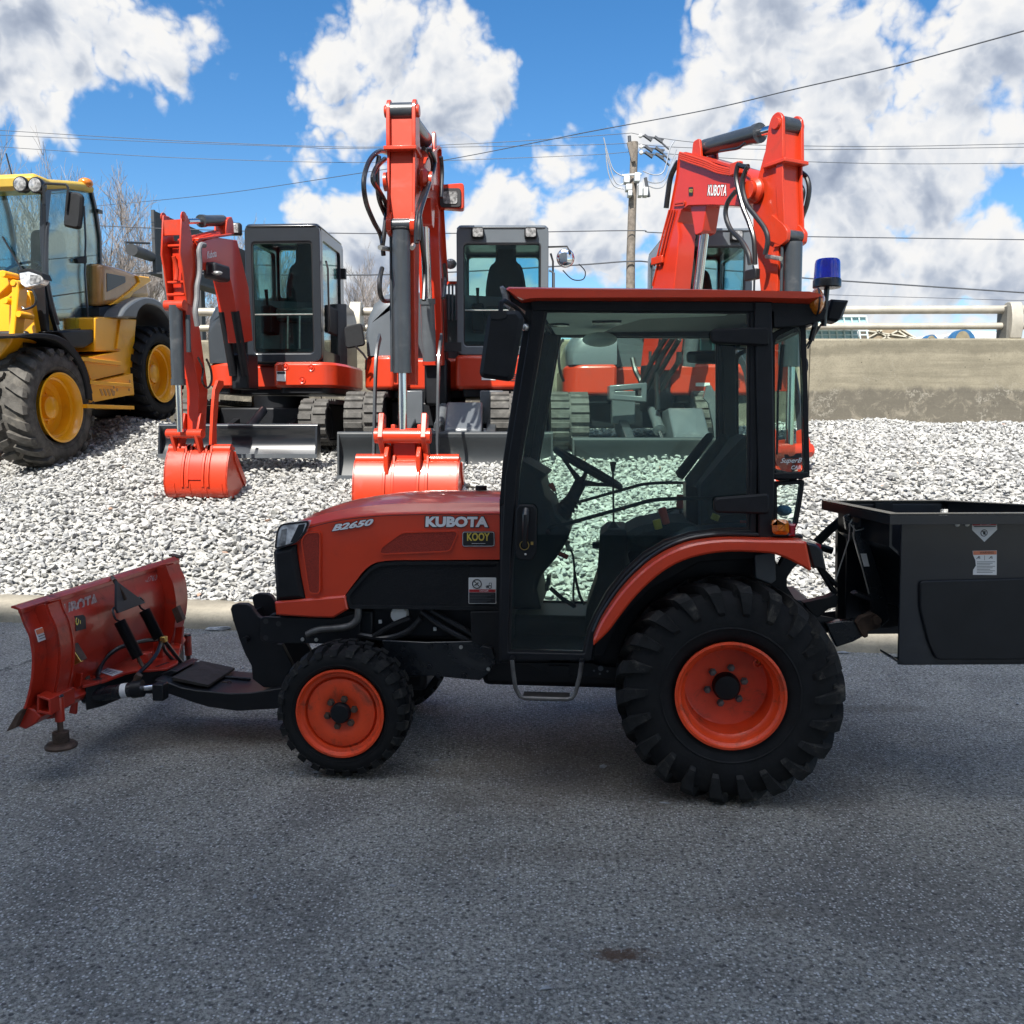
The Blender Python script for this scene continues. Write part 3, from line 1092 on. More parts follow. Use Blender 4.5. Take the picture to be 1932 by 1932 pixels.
    # wires
    wires = [("upper thin wire crossing the sky above the excavators", [(-60, 243, 30), (0, 246, 29), (300, 264, 28), (560, 275, 28), (730, 277, 27.5), (950, 268, 27.2), (1110, 257, 27), (1192, 251, 27)], .012, 'wire'),
             ("wire just under the uppermost wire at the left", [(-60, 252, 30), (0, 255, 29), (300, 268, 28), (560, 277, 28), (640, 280, 27.5), (950, 276, 27.2), (1120, 273, 27), (1192, 270, 27)], .011, 'wire'),
             ("third wire from the top, left of the utility pole", [(-60, 272, 30), (0, 277, 29), (300, 296, 28), (560, 305, 28), (730, 306, 27.5), (950, 299, 27.2), (1120, 292, 27), (1192, 286, 27)], .011, 'wire'),
             ("upper wire running right from the utility pole", [(1192, 251, 27), (1230, 258, 27), (1330, 270, 27), (1500, 275, 27), (1700, 276, 28), (1990, 270, 29)], .011, 'wire'),
             ("second wire running right from the utility pole", [(1192, 270, 27), (1260, 277, 27), (1400, 281, 27), (1600, 282, 27), (1990, 277, 29)], .011, 'wire'),
             ("third wire running right from the utility pole", [(1192, 286, 27), (1270, 291, 27), (1380, 299, 27), (1520, 305, 27), (1700, 309, 28), (1990, 308, 29)], .011, 'wire'),
             ("twisted cable climbing from the loader to the upper right corner", [(150, 392, 40), (200, 387, 38), (420, 365, 34), (690, 325, 28), (850, 300, 25), (1020, 267, 22), (1120, 247, 20), (1330, 208, 18), (1500, 168, 16), (1700, 122, 14.5), (1940, 56, 13)], .013, 'wire'),
             ("level cable passing the middle of the utility pole", [(150, 424, 29), (330, 432, 28), (640, 440, 27), (870, 440, 27), (1190, 435, 26.8), (1240, 439, 27), (1500, 446, 27), (1990, 453, 28)], .018, 'wire'),
             ("lower sagging cable behind the excavator cabs", [(240, 515, 29), (640, 519, 27), (860, 513, 27), (1090, 500, 27), (1190, 493, 26.8), (1250, 497, 27), (1500, 523, 26), (1700, 537, 26), (1990, 556, 26)], .026, 'wire'),
             ("lowest thin wire just above the railing", [(1330, 548, 27), (1590, 557, 27), (1760, 562, 27), (1990, 569, 27)], .010, 'wire')]
    for lab, pts, r, mt in wires:
        wp = [P(*q) for q in pts]
        if pts[0][0] < 100:
            wp.insert(0, wp[0] + (wp[0] - wp[1]).normalized() * 18)
        if pts[-1][0] > 1900:
            wp.append(wp[-1] + (wp[-1] - wp[-2]).normalized() * 18)
        w = MB(WF).tube(wp, r * .78, 6, smooth=6).build('overhead_wire', M[mt], None)
        tag(w, lab, 'wire', 'overhead wires')
    # light glints of the twisted cable: the messenger strand wound round it
    # far glasshouse and tunnels over the wall
    Yg = 34
    gm = mat('far_glasshouse_glass', (.30, .46, .48), .2, var=.3, vs=.6)
    wf = mat('glasshouse_frame', (.50, .60, .60), .6)
    t = thing('glasshouse', 'pale green glasshouse roofs behind the railing', 'greenhouse', (P(1600, 640, Yg).x, Yg, 0))
    a, b, c, d = [P(*q, Yg) for q in K('l5', (340, 545), (775, 545), (785, 600), (340, 600))]
    MB(WF).prism([(a.x, a.z), (b.x, b.z), (c.x, c.z), (d.x, d.z)], Yg, Yg + 1).build('upper_roof', gm, t)
    a, b, c, d = [P(*q, Yg) for q in K('l5', (300, 625), (790, 625), (822, 760), (290, 760))]
    MB(WF).prism([(a.x, a.z), (b.x, b.z), (c.x, c.z), (d.x, d.z)], Yg + 1, Yg + 2).build('lower_roof', gm, t)
    mb = MB(WF)
    for i in range(9):
        x = 345 + i * 55
        mb.tube([P(*q, Yg - .05) for q in K('l5', (x, 545), (x + 8, 600))], .03, 4)
        mb.tube([P(*q, Yg + .95) for q in K('l5', (x, 625), (x + 14, 730))], .04, 4)
    for y in (545, 600):
        mb.tube([P(*q, Yg - .05) for q in K('l5', (340, y), (783, y))], .05, 4)
    for y in (650, 680):
        mb.tube([P(*q, Yg + .95) for q in K('l5', (300, y), (800, y))], .03, 4)
    mb.build('glazing_bars', wf, t)
    t = thing('shed_roof', 'brown truss roof right of the glasshouse behind the railing', 'shed', (P(1690, 640, Yg).x, Yg + 2, 0))
    pts = [P(*q, Yg + 2) for q in K('l5', (800, 640), (1060, 640), (1150, 705), (1150, 760), (800, 760))]
    MB(WF).prism([(p.x, p.z) for p in pts], Yg + 2, Yg + 3).build('roof', mat('shed_roof_sheet', (.24, .19, .13), .9), t)
    mb = MB(WF)
    for s, e in (((800, 700), (900, 645)), ((860, 645), (960, 710)), ((900, 710), (1020, 645)), ((1010, 645), (1110, 712)), ((800, 652), (1150, 705)), ((1040, 640), (1150, 705))):
        mb.tube([P(*q, Yg + 1.95) for q in K('l5', s, e)], .035, 4)
    mb.build('truss', mat('truss_steel', (.45, .42, .34), .6), t)
    bl = mat('tunnel_end_blue', (.02, .10, .22), .6)
    wh = mat('tunnel_cover_white', (.62, .63, .63), .6)
    tn = mat('tunnel_mouth', (.20, .17, .11), .8)
    for (x0, x1, yt, xr, lab) in ((1215, 1312, 678, 1400, 'small polytunnel with dark blue end behind the railing'), (1410, 1585, 640, 1790, 'larger polytunnel with blue arch and white cover beside the rail post')):
        q0, q1, q2, q3 = [P(*q, Yg) for q in K('l5', (x0, 735), ((x0 + x1) / 2, yt), (x1, 735), (xr, 735))]
        t = thing('polytunnel', lab, 'polytunnel', (q1.x, Yg, 0), 0, 'polytunnels over the wall')
        n = 14
        w = (q2.x - q0.x) / 2
        h = q1.z - q0.z
        arc = [(q1.x + w * math.cos(PI * k / n), q0.z + h * math.sin(PI * k / n)) for k in range(n + 1)]
        MB(WF).prism(arc, Yg, Yg + .4).build('end_arch', bl, t)
        arc2 = [(q1.x - w * .12 + w * .62 * math.cos(PI * k / n), q0.z + h * .86 * math.sin(PI * k / n)) for k in range(n + 1)]
        MB(WF).prism(arc2, Yg - .05, Yg - .001).build('mouth', tn, t)
        za = P(0, 0, 1)
        z1 = P(*K('l5', (x1, 672 if x0 < 1400 else 645))[0], Yg).z
        MB(WF).bb(q1.x, q3.x, Yg + .45, Yg + 4, q0.z - .5, z1).build('cover', wh, t, bevel=.1)


build_ground_later = True

# ------------------------------------------------------------------ tyres and wheels
def tyre(mb, cx, cz, y0, y1, Rr, Ri, n_lug, h, lugw, style, phase=0.0):
    """tyre between y0 (near) and y1 (far); style 'bar' = curved chevron bars, 'block' = staggered blocks"""
    w = y1 - y0
    yc = (y0 + y1) / 2
    Rc = Rr - h
    sw = w * .5
    prof = [(Ri, -sw * .78), (Ri + (Rc - Ri) * .12, -sw * .93), (Ri + (Rc - Ri) * .35, -sw * 1.0), (Ri + (Rc - Ri) * .62, -sw * 1.0), (Ri + (Rc - Ri) * .86, -sw * .93),
            (Rc - .004, -sw * .80), (Rc, -sw * .5), (Rc + .002, 0)]
    prof = prof + [(r, -y) for r, y in prof[::-1][1:]]
    mb.lathe([(r, yc + y) for r, y in prof], (cx, cz), 'y', 72)
    # bead ring
    mb.lathe([(Ri + (Rc - Ri) * .26, yc - sw * .985), (Ri + (Rc - Ri) * .28, yc - sw * 1.012), (Ri + (Rc - Ri) * .31, yc - sw * 1.0)], (cx, cz), 'y', 72)

    def P_(a, r, y):
        return (cx + r * math.cos(a), y, cz + r * math.sin(a))
    for side in (-1, 1):
        for k in range(n_lug):
            a0 = 2 * PI * (k + (.5 if side > 0 else 0) + phase) / n_lug
            if style == 'bar':
                st = [(-.06, Rr, 0.0, .62), (.30, Rr, .085, .75), (.62, Rr - .002, .17, .95), (.92, Rr - .010, .235, 1.12), (1.05, Rr - .034, .262, 1.05), (1.085, Rc - (Rc - Ri) * .22, .285, .85), (1.08, Rc - (Rc - Ri) * .40, .300, .72), (1.0, Rc - (Rc - Ri) * .47, .305, .60)]
                base = [.0, .0, .0, -.0, .0, 0, 0]
                secs = []
                for i, (fy, r, da, ww) in enumerate(st):
                    y = yc + side * fy * sw
                    hw = lugw * ww / Rr
                    a = a0 - da * 1.0
                    if i < 4:
                        ri, yi = Rc - .02, y
                        secs.append([P_(a - hw, r, y), P_(a + hw, r, y), P_(a + hw * 1.25, ri, yi), P_(a - hw * 1.25, ri, yi)])
                    else:
                        yi = yc + side * sw * .90
                        secs.append([P_(a - hw, r, y), P_(a + hw, r, y), P_(a + hw * 1.2, r - .012, yi), P_(a - hw * 1.2, r - .012, yi)])
                mb.mat(1).loft(secs).mat(0)
            elif style == 'block':
                hw = lugw / Rr
                # shoulder block with a sloping end on the sidewall
                secs = []
                for (fy, r, ww, off) in ((.30, Rr - .001, .8, 0), (.60, Rr - .002, 1.0, .3), (.95, Rr - .012, 1.0, .45), (1.04, Rr - .040, .8, .5), (1.0, Rc - (Rc - Ri) * .22, .5, .5)):
                    y = yc + side * fy * sw
                    a = a0 + off * hw
                    yi = y if fy < .9 else yc + side * sw * .8
                    secs.append([P_(a - hw * ww, r, y), P_(a + hw * ww, r, y), P_(a + hw * ww * 1.1, min(Rc - .01, r - .01), yi), P_(a - hw * ww * 1.1, min(Rc - .01, r - .01), yi)])
                mb.mat(1).loft(secs).mat(0)
                # centre block
                secs = []
                for fy in (-.04, .14, .34):
                    y = yc + side * fy * sw
                    a = a0 + 1.7 * hw - fy * 1.2 * hw
                    secs.append([P_(a - hw * .8, Rr, y), P_(a + hw * .8, Rr, y), P_(a + hw * .9, Rc - .01, y), P_(a - hw * .9, Rc - .01, y)])
                mb.loft(secs)
            elif style == 'loader':
                hw = lugw / Rr
                secs = []
                for (fy, r, ww, off) in ((.06, Rr, .7, -1.6), (.34, Rr, .85, -.9), (.62, Rr - .003, 1.0, .0), (.95, Rr - .02, 1.1, .9), (1.04, Rr - .06, .9, 1.1), (1.0, Rc - (Rc - Ri) * .22, .6, 1.2)):
                    y = yc + side * fy * sw
                    a = a0 + off * hw
                    yi = y if fy < .9 else yc + side * sw * .82
                    secs.append([P_(a - hw * ww, r, y), P_(a + hw * ww, r, y), P_(a + hw * ww * 1.12, min(Rc - .012, r - .012), yi), P_(a - hw * ww * 1.12, min(Rc - .012, r - .012), yi)])
                mb.loft(secs)
    return mb


# ------------------------------------------------------------------ the tractor
TYAW = R(-6)
RT_CONTACT = WF.xy(1377, 1506, 0)
_off = Matrix.Rotation(TYAW, 3, 'Z') @ Vector((0, -.60, 0))
T0 = Vector((RT_CONTACT[0] - _off.x, RT_CONTACT[1] - _off.y, 0))
TF = Frame(T0.x, T0.y, 0, TYAW)


def T(c, y, *pts):
    return XZ(TF, c, y, *pts)


def T3(c, y, *pts):
    return P3(TF, c, y, *pts)


def wheel(root, name, cx, cz, y0, y1, Rr, Ri, n, h, lw, style, dish, rimprof, hubr, nutr, nuts, phase, capdepth):
    """near wheels face -y; far wheels are mirrored by swapping y0/y1"""
    s = 1 if y1 > y0 else -1
    mb = MB(TF)
    pr = [(r, y0 + s * t) for r, t in rimprof]
    mb.lathe(pr, (cx, cz), 'y', 64)
    mb.lathe([(Ri * .97, y0 + s * .03), (Ri * .97, y1 - s * .03)], (cx, cz), 'y', 64)
    w = mb.build(name, M['rim'], root, smooth=40)
    tyre(MB(TF), cx, cz, min(y0, y1), max(y0, y1), Rr, Ri, n, h, lw, style, phase).build('tyre', [M['rubber'], M['lug']], w, smooth=30)
    yd = y0 + s * dish
    MB(TF).lathe([(hubr, yd + s * .02), (hubr, yd - s * capdepth), (hubr * .86, yd - s * (capdepth + .012)), (hubr * .5, yd - s * (capdepth + .014)), (0, yd - s * (capdepth + .014))], (cx, cz), 'y', 28).build('hub', M['black'], w)
    for k in range(nuts):
        a = 2 * PI * (k + .25) / nuts
        x, z = cx + nutr * math.cos(a), cz + nutr * math.sin(a)
        mb = MB(TF).lathe([(.0165, yd), (.0165, yd - s * .006), (.0125, yd - s * .007), (.0125, yd - s * .020), (0, yd - s * .022)], (x, z), 'y', 6)
        mb.build('wheel_nut', M['exhaust'] if Rr > .4 else M['rust'], w, smooth=20)
    return w


def build_tractor():
    t = thing('tractor', 'orange compact tractor with glazed cab parked in the shade across the foreground', 'tractor', tuple(T0), TYAW)
    YH = -.325                                   # hood side
    # ---- hood: cross-sections every few centimetres
    top = K('t2', (192, 400), (205, 372), (222, 345), (245, 318), (300, 282), (400, 240), (500, 211), (600, 190), (700, 174), (800, 162), (900, 155), (1000, 151), (1300, 149), (1540, 150))
    crease = K('t2', (192, 430), (205, 400), (240, 360), (300, 352), (385, 356), (500, 330), (600, 312), (700, 300), (800, 292), (900, 287), (1100, 283), (1540, 281))
    bot = K('t2', (192, 800), (205, 808), (400, 790), (500, 780), (612, 768), (640, 728), (680, 676), (710, 636), (740, 606), (765, 588), (800, 572), (850, 564), (900, 560), (1540, 556))

    def curve(pl, y):
        q = [TF.xz(px, py, y) for px, py in pl]
        return np.array([a for a, _ in q]), np.array([b for _, b in q])
    tx, tz = curve(top, .10)
    cx_, cz_ = curve(crease, YH)
    bx, bz = curve(bot, YH)
    x0, x1 = bx[0], TF.xz(*K('t2', (1528, 400))[0], YH)[0]
    # map the top silhouette into side-plane x positions
    tx = tx[0] * 0 + np.interp(tx, [tx[0], tx[-1]], [bx[0], x1])
    secs, n = [], 40
    xs = sorted(set([x0 + .0, x0 + .006, x0 + .018, x0 + .04] + list(np.linspace(x0 + .06, x1, 34)) + [float(v) for v in bx[3:12]]))
    for x in xs:
        u = (x - x0)
        hw = -YH - .075 * math.exp(-u / .06) - .02 * math.exp(-u / .25)
        zt, zc, zb = float(np.interp(x, tx, tz)), float(np.interp(x, cx_, cz_)), float(np.interp(x, bx, bz))
        zc = min(zc, zt - .03)
        zs = zc + (zt - zc) * .62
        half = [(-hw, zb), (-hw - .004, zb + (zc - zb) * .35), (-hw - .004, zb + (zc - zb) * .75), (-hw, zc), (-hw + .014, zc + .010), (-hw + .036, zs), (-hw + .085, zt - .014), (-hw * .55, zt - .003), (0, zt + .004)]
        sec = [(x, a, b) for a, b in half] + [(x, -a, b) for a, b in half[::-1][1:]]
        secs.append(sec)
    hood = MB(TF).loft(secs).build('hood', M['red'], t, smooth=28)
    # chin panel
    MB(TF).prism(T('t2', YH - .004, (195, 808), (205, 803), (400, 787), (610, 769), (616, 775), (629, 850), (542, 901), (400, 897), (205, 884)), YH - .006, -YH + .006, 'y', .008).build('chin_panel', M['red'], t)
    # black grille wrapping the nose
    g = T('t2', YH - .004, (183, 520), (190, 500), (318, 470), (322, 520), (345, 660), (371, 792), (200, 805), (196, 700))
    MB(TF).prism(g, YH - .008, -YH + .008, 'y', .02).build('grille', M['plastic'], t, bevel=.01)
    # headlight
    for s in (-1, 1):
        y = s * (.325 + .008)
        hl = rnd(T('t2', YH - .008, (196, 498), (210, 385), (235, 345), (395, 327), (398, 350), (375, 405), (320, 462)), .02, 4)
        a = MB(TF).prism(hl, y + s * .002, y - s * .06, 'y', .006).build('headlight', M['reflector'], t)
        MB(TF).ring([tuple(p) for p in hl], inset(hl, .008), y + s * .004, y - s * .01).build('headlight_bezel', M['ink'], a)
        q = T('t2', YH - .008, (222, 480), (240, 380), (270, 372), (262, 470))
        MB(TF).prism(q, y + s * .005, y - s * .001).build('lens_facet', M['lens'], a)
        q = T('t2', YH - .008, (290, 455), (340, 350), (378, 345), (362, 400), (318, 452))
        MB(TF).prism(q, y + s * .0045, y - s * .001).build('lens_facet', M['cabdark'], a)
    for s in (-1, 1):
        y = s * .329
        v1 = rnd(T('t2', YH - .004, (360, 442), (388, 402), (462, 397), (460, 740), (450, 752), (405, 750)), .015, 3)
        o = MB(TF).prism(v1, y + s * .003, y - s * .03).build('side_vent', M['redmesh'], t)
        MB(TF).ring([tuple(p) for p in inset(v1, -.006)], v1, y + s * .005, y - s * .02).build('vent_rim', M['red'], o)
        v2 = rnd(T('t2', YH - .004, (823, 515), (830, 488), (950, 400), (1278, 391), (1234, 492), (1215, 503), (840, 520)), .02, 4)
        o = MB(TF).prism(v2, y + s * .003, y - s * .03).build('side_vent', M['redmesh'], t)
        MB(TF).ring([tuple(p) for p in inset(v2, -.006)], v2, y + s * .005, y - s * .02).build('vent_rim', M['red'], o)
        # black perforated engine side screen
        pn = rnd(T('t2', YH, (616, 772), (640, 738), (700, 668), (745, 618), (778, 592), (815, 576), (900, 567), (1524, 565), (1524, 856), (1100, 850), (640, 845)), .012, 3)
        o = MB(TF).prism(pn, s * .318, s * .300).build('side_screen', M['blackmesh'], t)
        MB(TF).ring([tuple(p) for p in pn], inset(pn, .016), s * .327, s * .312).build('screen_frame', M['plastic'], o, bevel=.003)
        q = T('t2', YH, (1355, 600), (1520, 598), (1520, 850), (1280, 850))
        MB(TF).prism(q, s * .322, s * .31).build('blank_plate', M['plastic'], o)
    # seam line along the hood side
    pts = [(a, YH - .006, b) for a, b in T('t2', YH, (385, 372), (500, 341), (600, 322), (700, 309), (800, 300), (900, 294), (1100, 289), (1528, 287))]
    MB(TF).tube(pts, .0016, 6).build('hood_seam', M['ink'], t)
    MB(TF).cyl(TF.p3(*K('t2', (1415, 148))[0], .05), Vector(TF.p3(*K('t2', (1415, 148))[0], .05)) + Vector((0, 0, .022)), .028, seg=20).build('filler_cap', M['plastic'], t)

    # lettering
    def quad(c, y, bl, br, tl):
        return [Vector((a, y, b)) for a, b in T(c, y, bl, br, tl)]
    YT = -.3335
    MB(TF).text('KUBOTA', quad('t2', YT, (1080, 369), (1464, 371), (1083, 296)), bold=.085).build('lettering', M['ink'], t)
    MB(TF).text('KUBOTA', quad('t2', YT - .0015, (1086, 364), (1457, 366), (1089, 301)), bold=.055).build('lettering', M['silver'], t)
    MB(TF).text('B2650', quad('t2', YT, (530, 394), (778, 356), (536, 346)), bold=.075, shear=.25).build('model_lettering', M['ink'], t)
    MB(TF).text('B2650', quad('t2', YT - .0015, (534, 390), (776, 353), (540, 350)), bold=.045, shear=.25).build('model_lettering', M['silver'], t)
    st = rnd(T('t2', YT, (1303, 390), (1495, 390), (1495, 480), (1303, 480)), .012, 4)
    o = MB(TF).prism(st, YT, YT + .006).build('dealer_sticker', M['ink'], t)
    MB(TF).ring(inset(st, .002), inset(st, .0035), YT - .0008, YT).build('sticker_border', M['silver'], o)
    MB(TF).text('KOOY', quad('t2', YT - .001, (1332, 446), (1466, 446), (1332, 398)), bold=.03).build('sticker_text', M['gold'], o)
    MB(TF).prism(T('t2', YT, (1360, 460), (1440, 460), (1440, 462), (1360, 462)), YT - .0008, YT).build('sticker_line', M['silver'], o)

    def warn(c, y, box, root, kind):
        (ax, ay), (bx2, by2) = box

        def fx(u, v):
            return (ax + (bx2 - ax) * u, ay + (by2 - ay) * v)
        o = MB(TF).prism(rnd(T(c, y, fx(0, 0), fx(1, 0), fx(1, 1), fx(0, 1)), .003, 2), y, y + .004).build('warning_sticker', M['sticker'], root)
        y2 = y - .0006
        if kind == 'danger':
            MB(TF).prism(T(c, y, fx(.02, .45), fx(.98, .45), fx(.98, .56), fx(.02, .56)), y2, y).build('red_band', M['stickerred'], o)
            MB(TF).prism(T(c, y, fx(.02, .57), fx(.98, .57), fx(.98, .98), fx(.02, .98)), y2, y).build('black_field', M['ink'], o)
            MB(TF).text('DANGER', quad(c, y2 - .0004, fx(.40, .54), fx(.72, .54), fx(.40, .47))).build('sticker_text', M['whiteletter'], o)
            mb = MB(TF)
            for k in range(6):
                mb.prism(T(c, y, fx(.05, .62 + k * .06), fx(.93 - .13 * (k % 3), .62 + k * .06), fx(.93 - .13 * (k % 3), .635 + k * .06), fx(.05, .635 + k * .06)), y2 - .0004, y2)
            mb.build('sticker_lines', M['greylight'], o)
            cc = TF.p3(*K(c, fx(.30, .24))[0], y2)
            r = (TF.p3(*K(c, fx(.47, .24))[0], y2) - cc).length
            mb = MB(TF).torus(cc, r * .93, r * .10, (1, 0, 0), (0, 0, 1), 28, 6)
            mb.tube([cc + Vector((-r * .6, 0, r * .6)), cc + Vector((r * .6, 0, -r * .6))], r * .08, 6)
            mb.tube([cc + Vector((-r * .5, 0, -r * .3)), cc + Vector((0, 0, 0)), cc + Vector((r * .3, 0, r * .3))], r * .10, 6)
            cc2 = TF.p3(*K(c, fx(.74, .36))[0], y2)
            for dx, rr in ((-.28, .11), (.12, .20)):
                mb.torus(cc2 + Vector((dx * r * 1.6, 0, 0)), rr * r * 1.6, r * .07, (1, 0, 0), (0, 0, 1), 18, 5)
            mb.tube([cc2 + Vector((-.5 * r, 0, .25 * r)), cc2 + Vector((0, 0, .3 * r)), cc2 + Vector((.05 * r, 0, .85 * r)), cc2 + Vector((.5 * r, 0, .85 * r)), cc2 + Vector((.5 * r, 0, .3 * r))], r * .06, 5)
            mb.build('pictogram', M['ink'], o)
        return o
    warn('t2', -.329, ((1341, 663), (1504, 816)), t, 'danger')

    # ---- chassis
    MB(TF).prism(T('t2', -.30, (112, 905), (130, 893), (205, 895), (545, 905), (700, 870), (700, 1060), (500, 1053), (150, 1048), (112, 1030)), -.30, -.285).build('front_frame_plate', M['black'], t, bevel=.003)
    MB(TF).prism(T('t2', -.30, (112, 905), (130, 893), (205, 895), (545, 905), (700, 870), (700, 1060), (500, 1053), (150, 1048), (112, 1030)), .285, .30).build('front_frame_plate', M['black'], t, bevel=.003)
    mb = MB(TF)
    for q in ((145, 920), (220, 935), (145, 1018)):
        p = TF.p3(*K('t2', q)[0], -.30)
        mb.lathe([(.013, -.301), (0, -.3015)], (p.x, p.z), 'y', 14)
    mb.build('bolt_hole', M['ink'], t)
    for q in ((363, 1026), (444, 1028), (1400, 947), (1458, 1201), (1297, 1072)):
        yy = -.30 if q[0] < 700 else -.335
        p = TF.p3(*K('t2', q)[0], yy)
        MB(TF).lathe([(.009, yy), (.009, yy - .006), (0, yy - .007)], (p.x, p.z), 'y', 8).build('bolt', M['steel'], t)
    xn = TF.xz(*K('t2', (230, 900))[0], -.25)[0]
    zn0, zn1 = TF.xz(*K('t2', (300, 1040))[0], -.25)[1], TF.xz(*K('t2', (300, 880))[0], -.25)[1]
    MB(TF).bb(xn, xn + .45, -.27, .27, zn0, zn1 + .03).build('front_ballast_frame', M['black'], t, bevel=.01)
    # engine, clutch housing, gearbox, axle
    e0, e1 = TF.xz(*K('t2', (600, 1000))[0], -.25)[0], TF.xz(*K('t2', (1530, 1000))[0], -.25)[0]
    za, zb_ = TF.xz(*K('t2', (700, 1060))[0], -.25)[1], TF.xz(*K('t2', (700, 800))[0], -.25)[1]
    mb = MB(TF)
    mb.bb(e0 + .02, e1, -.24, .24, za + .03, zb_ + .25)
    mb.bb(e0 + .10, e1 - .1, -.20, .20, za - .13, za + .02)
    mb.build('engine', M['black'], t, bevel=.02)
    lp = T('t2', -.32, (830, 1030), (1090, 1042), (1400, 1035), (1500, 1090), (1500, 1175), (1478, 1180), (1474, 1212), (1408, 1268), (1330, 1262), (1120, 1240), (960, 1250), (860, 1150))
    MB(TF).prism(lp, -.325, -.31).build('mount_plate', M['blackgloss'], t, bevel=.004)
    MB(TF).prism(lp, .31, .325).build('mount_plate', M['blackgloss'], t, bevel=.004)
    MB(TF).prism(T('t2', -.33, (1355, 860), (1528, 858), (1528, 1168), (1505, 1165), (1480, 1100), (1360, 1030)), -.345, -.33).build('firewall_plate', M['plastic'], t, bevel=.004)
    MB(TF).prism(T('t2', -.36, (1408, 1078), (1428, 1060), (1480, 1072), (1500, 1128), (1490, 1150)), -.38, -.35).build('hinge_bracket', M['black'], t, bevel=.003)
    for k, q in enumerate(((1115, 1065), (1205, 1065), (1165, 1240), (1315, 1238), (1110, 1185))):
        p = TF.p3(*K('t2', q)[0], -.325)
        MB(TF).lathe([(.011, -.325), (.011, -.337), (0, -.338)], (p.x, p.z), 'y', 6).build('frame_bolt', M['black'], t, smooth=0)
    ex = [TF.p3(*q, -.31) for q in K('t2', (688, 842), (690, 880), (680, 915), (645, 945), (590, 958), (480, 968), (430, 980), (388, 1000))]
    MB(TF).tube(ex, .017, 14, smooth=4).build('exhaust_pipe', M['exhaust'], t)
    p = TF.p3(*K('t2', (932, 880))[0], -.27)
    MB(TF).lathe([(0, -.285), (.036, -.284), (.040, -.275), (.040, -.22)], (p.x, p.z), 'y', 24).build('oil_filter', M['white'], t)
    for a in (((1060, 860), (1180, 950), (1330, 1030), (1400, 1070)), ((1120, 855), (1230, 920), (1350, 990), (1430, 1060)), ((690, 1000), (850, 1020), (980, 980), (1060, 900)), ((780, 1010), (900, 940), (1000, 900))):
        MB(TF).tube([TF.p3(*q, -.29) for q in K('t2', *a)], .014, 8, smooth=5).build('coolant_hose', M['hose'], t)
    for q in ((820, 922), (1143, 965)):
        p = TF.p3(*K('t2', q)[0], -.26)
        MB(TF).box(p, (.014, .01, .016)).build('label_tag', M['sticker'], t)
    # front axle
    fc = TF.xz(*K('t2', (575, 1455))[0], -.57)
    MB(TF).bb(fc[0] - .05, fc[0] + .05, -.42, .42, fc[1] - .01, fc[1] + .11).build('front_axle', M['black'], t, bevel=.02)
    MB(TF).bb(fc[0] - .10, fc[0] + .30, -.14, .14, fc[1] - .03, fc[1] + .16).build('axle_housing', M['black'], t, bevel=.03)
    # rear axle and gearbox
    rc = TF.xz(1377, 1299, -.66)
    rc = (rc[0], rc[1] * .952)
    MB(TF).lathe([(.09, -.46), (.11, -.25), (.16, -.14), (.16, .14), (.11, .25), (.09, .46)], rc, 'y', 20).build('rear_axle', M['black'], t)
    MB(TF).bb(e1 - .1, rc[0] + .22, -.17, .17, rc[1] - .14, rc[1] + .20).build('gearbox', M['black'], t, bevel=.03)
    fl = T('t4', -.40, (92, 1175), (560, 1175), (600, 1195), (684, 1198), (684, 1262), (440, 1240), (300, 1215), (240, 1185))
    MB(TF).prism(fl, -.42, -.40).build('floor_skirt', M['black'], t, bevel=.003)
    MB(TF).bb(TF.xz(*K('t4', (338, 1240))[0], -.4)[0], TF.xz(*K('t4', (442, 1240))[0], -.4)[0], -.43, -.3, TF.xz(*K('t4', (400, 1249))[0], -.42)[1], TF.xz(*K('t4', (400, 1195))[0], -.42)[1]).build('mud_flap_block', M['black'], t)
    mb = MB(TF)
    for q, r in (((602, 1210), .012), ((568, 1222), .005), ((598, 1238), .005), ((637, 1225), .005)):
        p = TF.p3(*K('t4', q)[0], -.42)
        mb.lathe([(r, -.4215), (0, -.4217)], (p.x, p.z), 'y', 14)
    mb.build('skirt_hole', M['greylight'], t)

    # ---- wheels
    s_r = TF.mpp(1377, 1300, -.68) * 1.01
    s_f = TF.mpp(640, 1340, -.57)
    Rr = rc[1]
    Rf_c = TF.xz(*K('t2', (580, 1448))[0], -.575)
    rimr = 103 * s_r
    rprof = [(rimr * .90, .035), (rimr * .97, .015), (rimr, .004), (rimr * 1.0, -.004), (rimr * .955, -.006), (rimr * .93, .006), (rimr * .89, .012), (rimr * .87, .045), (rimr * .80, .060), (rimr * .79, .15), (rimr * .765, .165), (rimr * .74, .168), (.20 * rimr, .160), (0, .160)]
    wheel(t, 'rear_wheel', rc[0], rc[1], -.69, -.39, Rr, rimr * .98, 22, .034, .026, 'bar', .160, rprof, .057, .078, 6, 0.0, .030)
    wheel(t, 'rear_wheel', rc[0], rc[1], .69, .39, Rr, rimr * .98, 22, .034, .026, 'bar', .160, rprof, .057, .078, 6, 0.3, .030)
    rimf = 85 * s_f
    fprof = [(rimf * .93, .03), (rimf, .006), (rimf, -.003), (rimf * .955, -.004), (rimf * .93, .006), (rimf * .90, .014), (rimf * .83, .016), (rimf * .805, .034), (rimf * .785, .036), (rimf * .765, .020), (rimf * .70, .016), (rimf * .45, .014), (rimf * .38, .024), (0, .024)]
    Rf_c = (Rf_c[0], Rf_c[1] * .955)
    Rf = Rf_c[1]
    wheel(t, 'front_wheel', Rf_c[0], Rf_c[1], -.575, -.355, Rf, rimf * .985, 24, .022, .020, 'block', .024, fprof, .045, .062, 6, 0.2, .018)
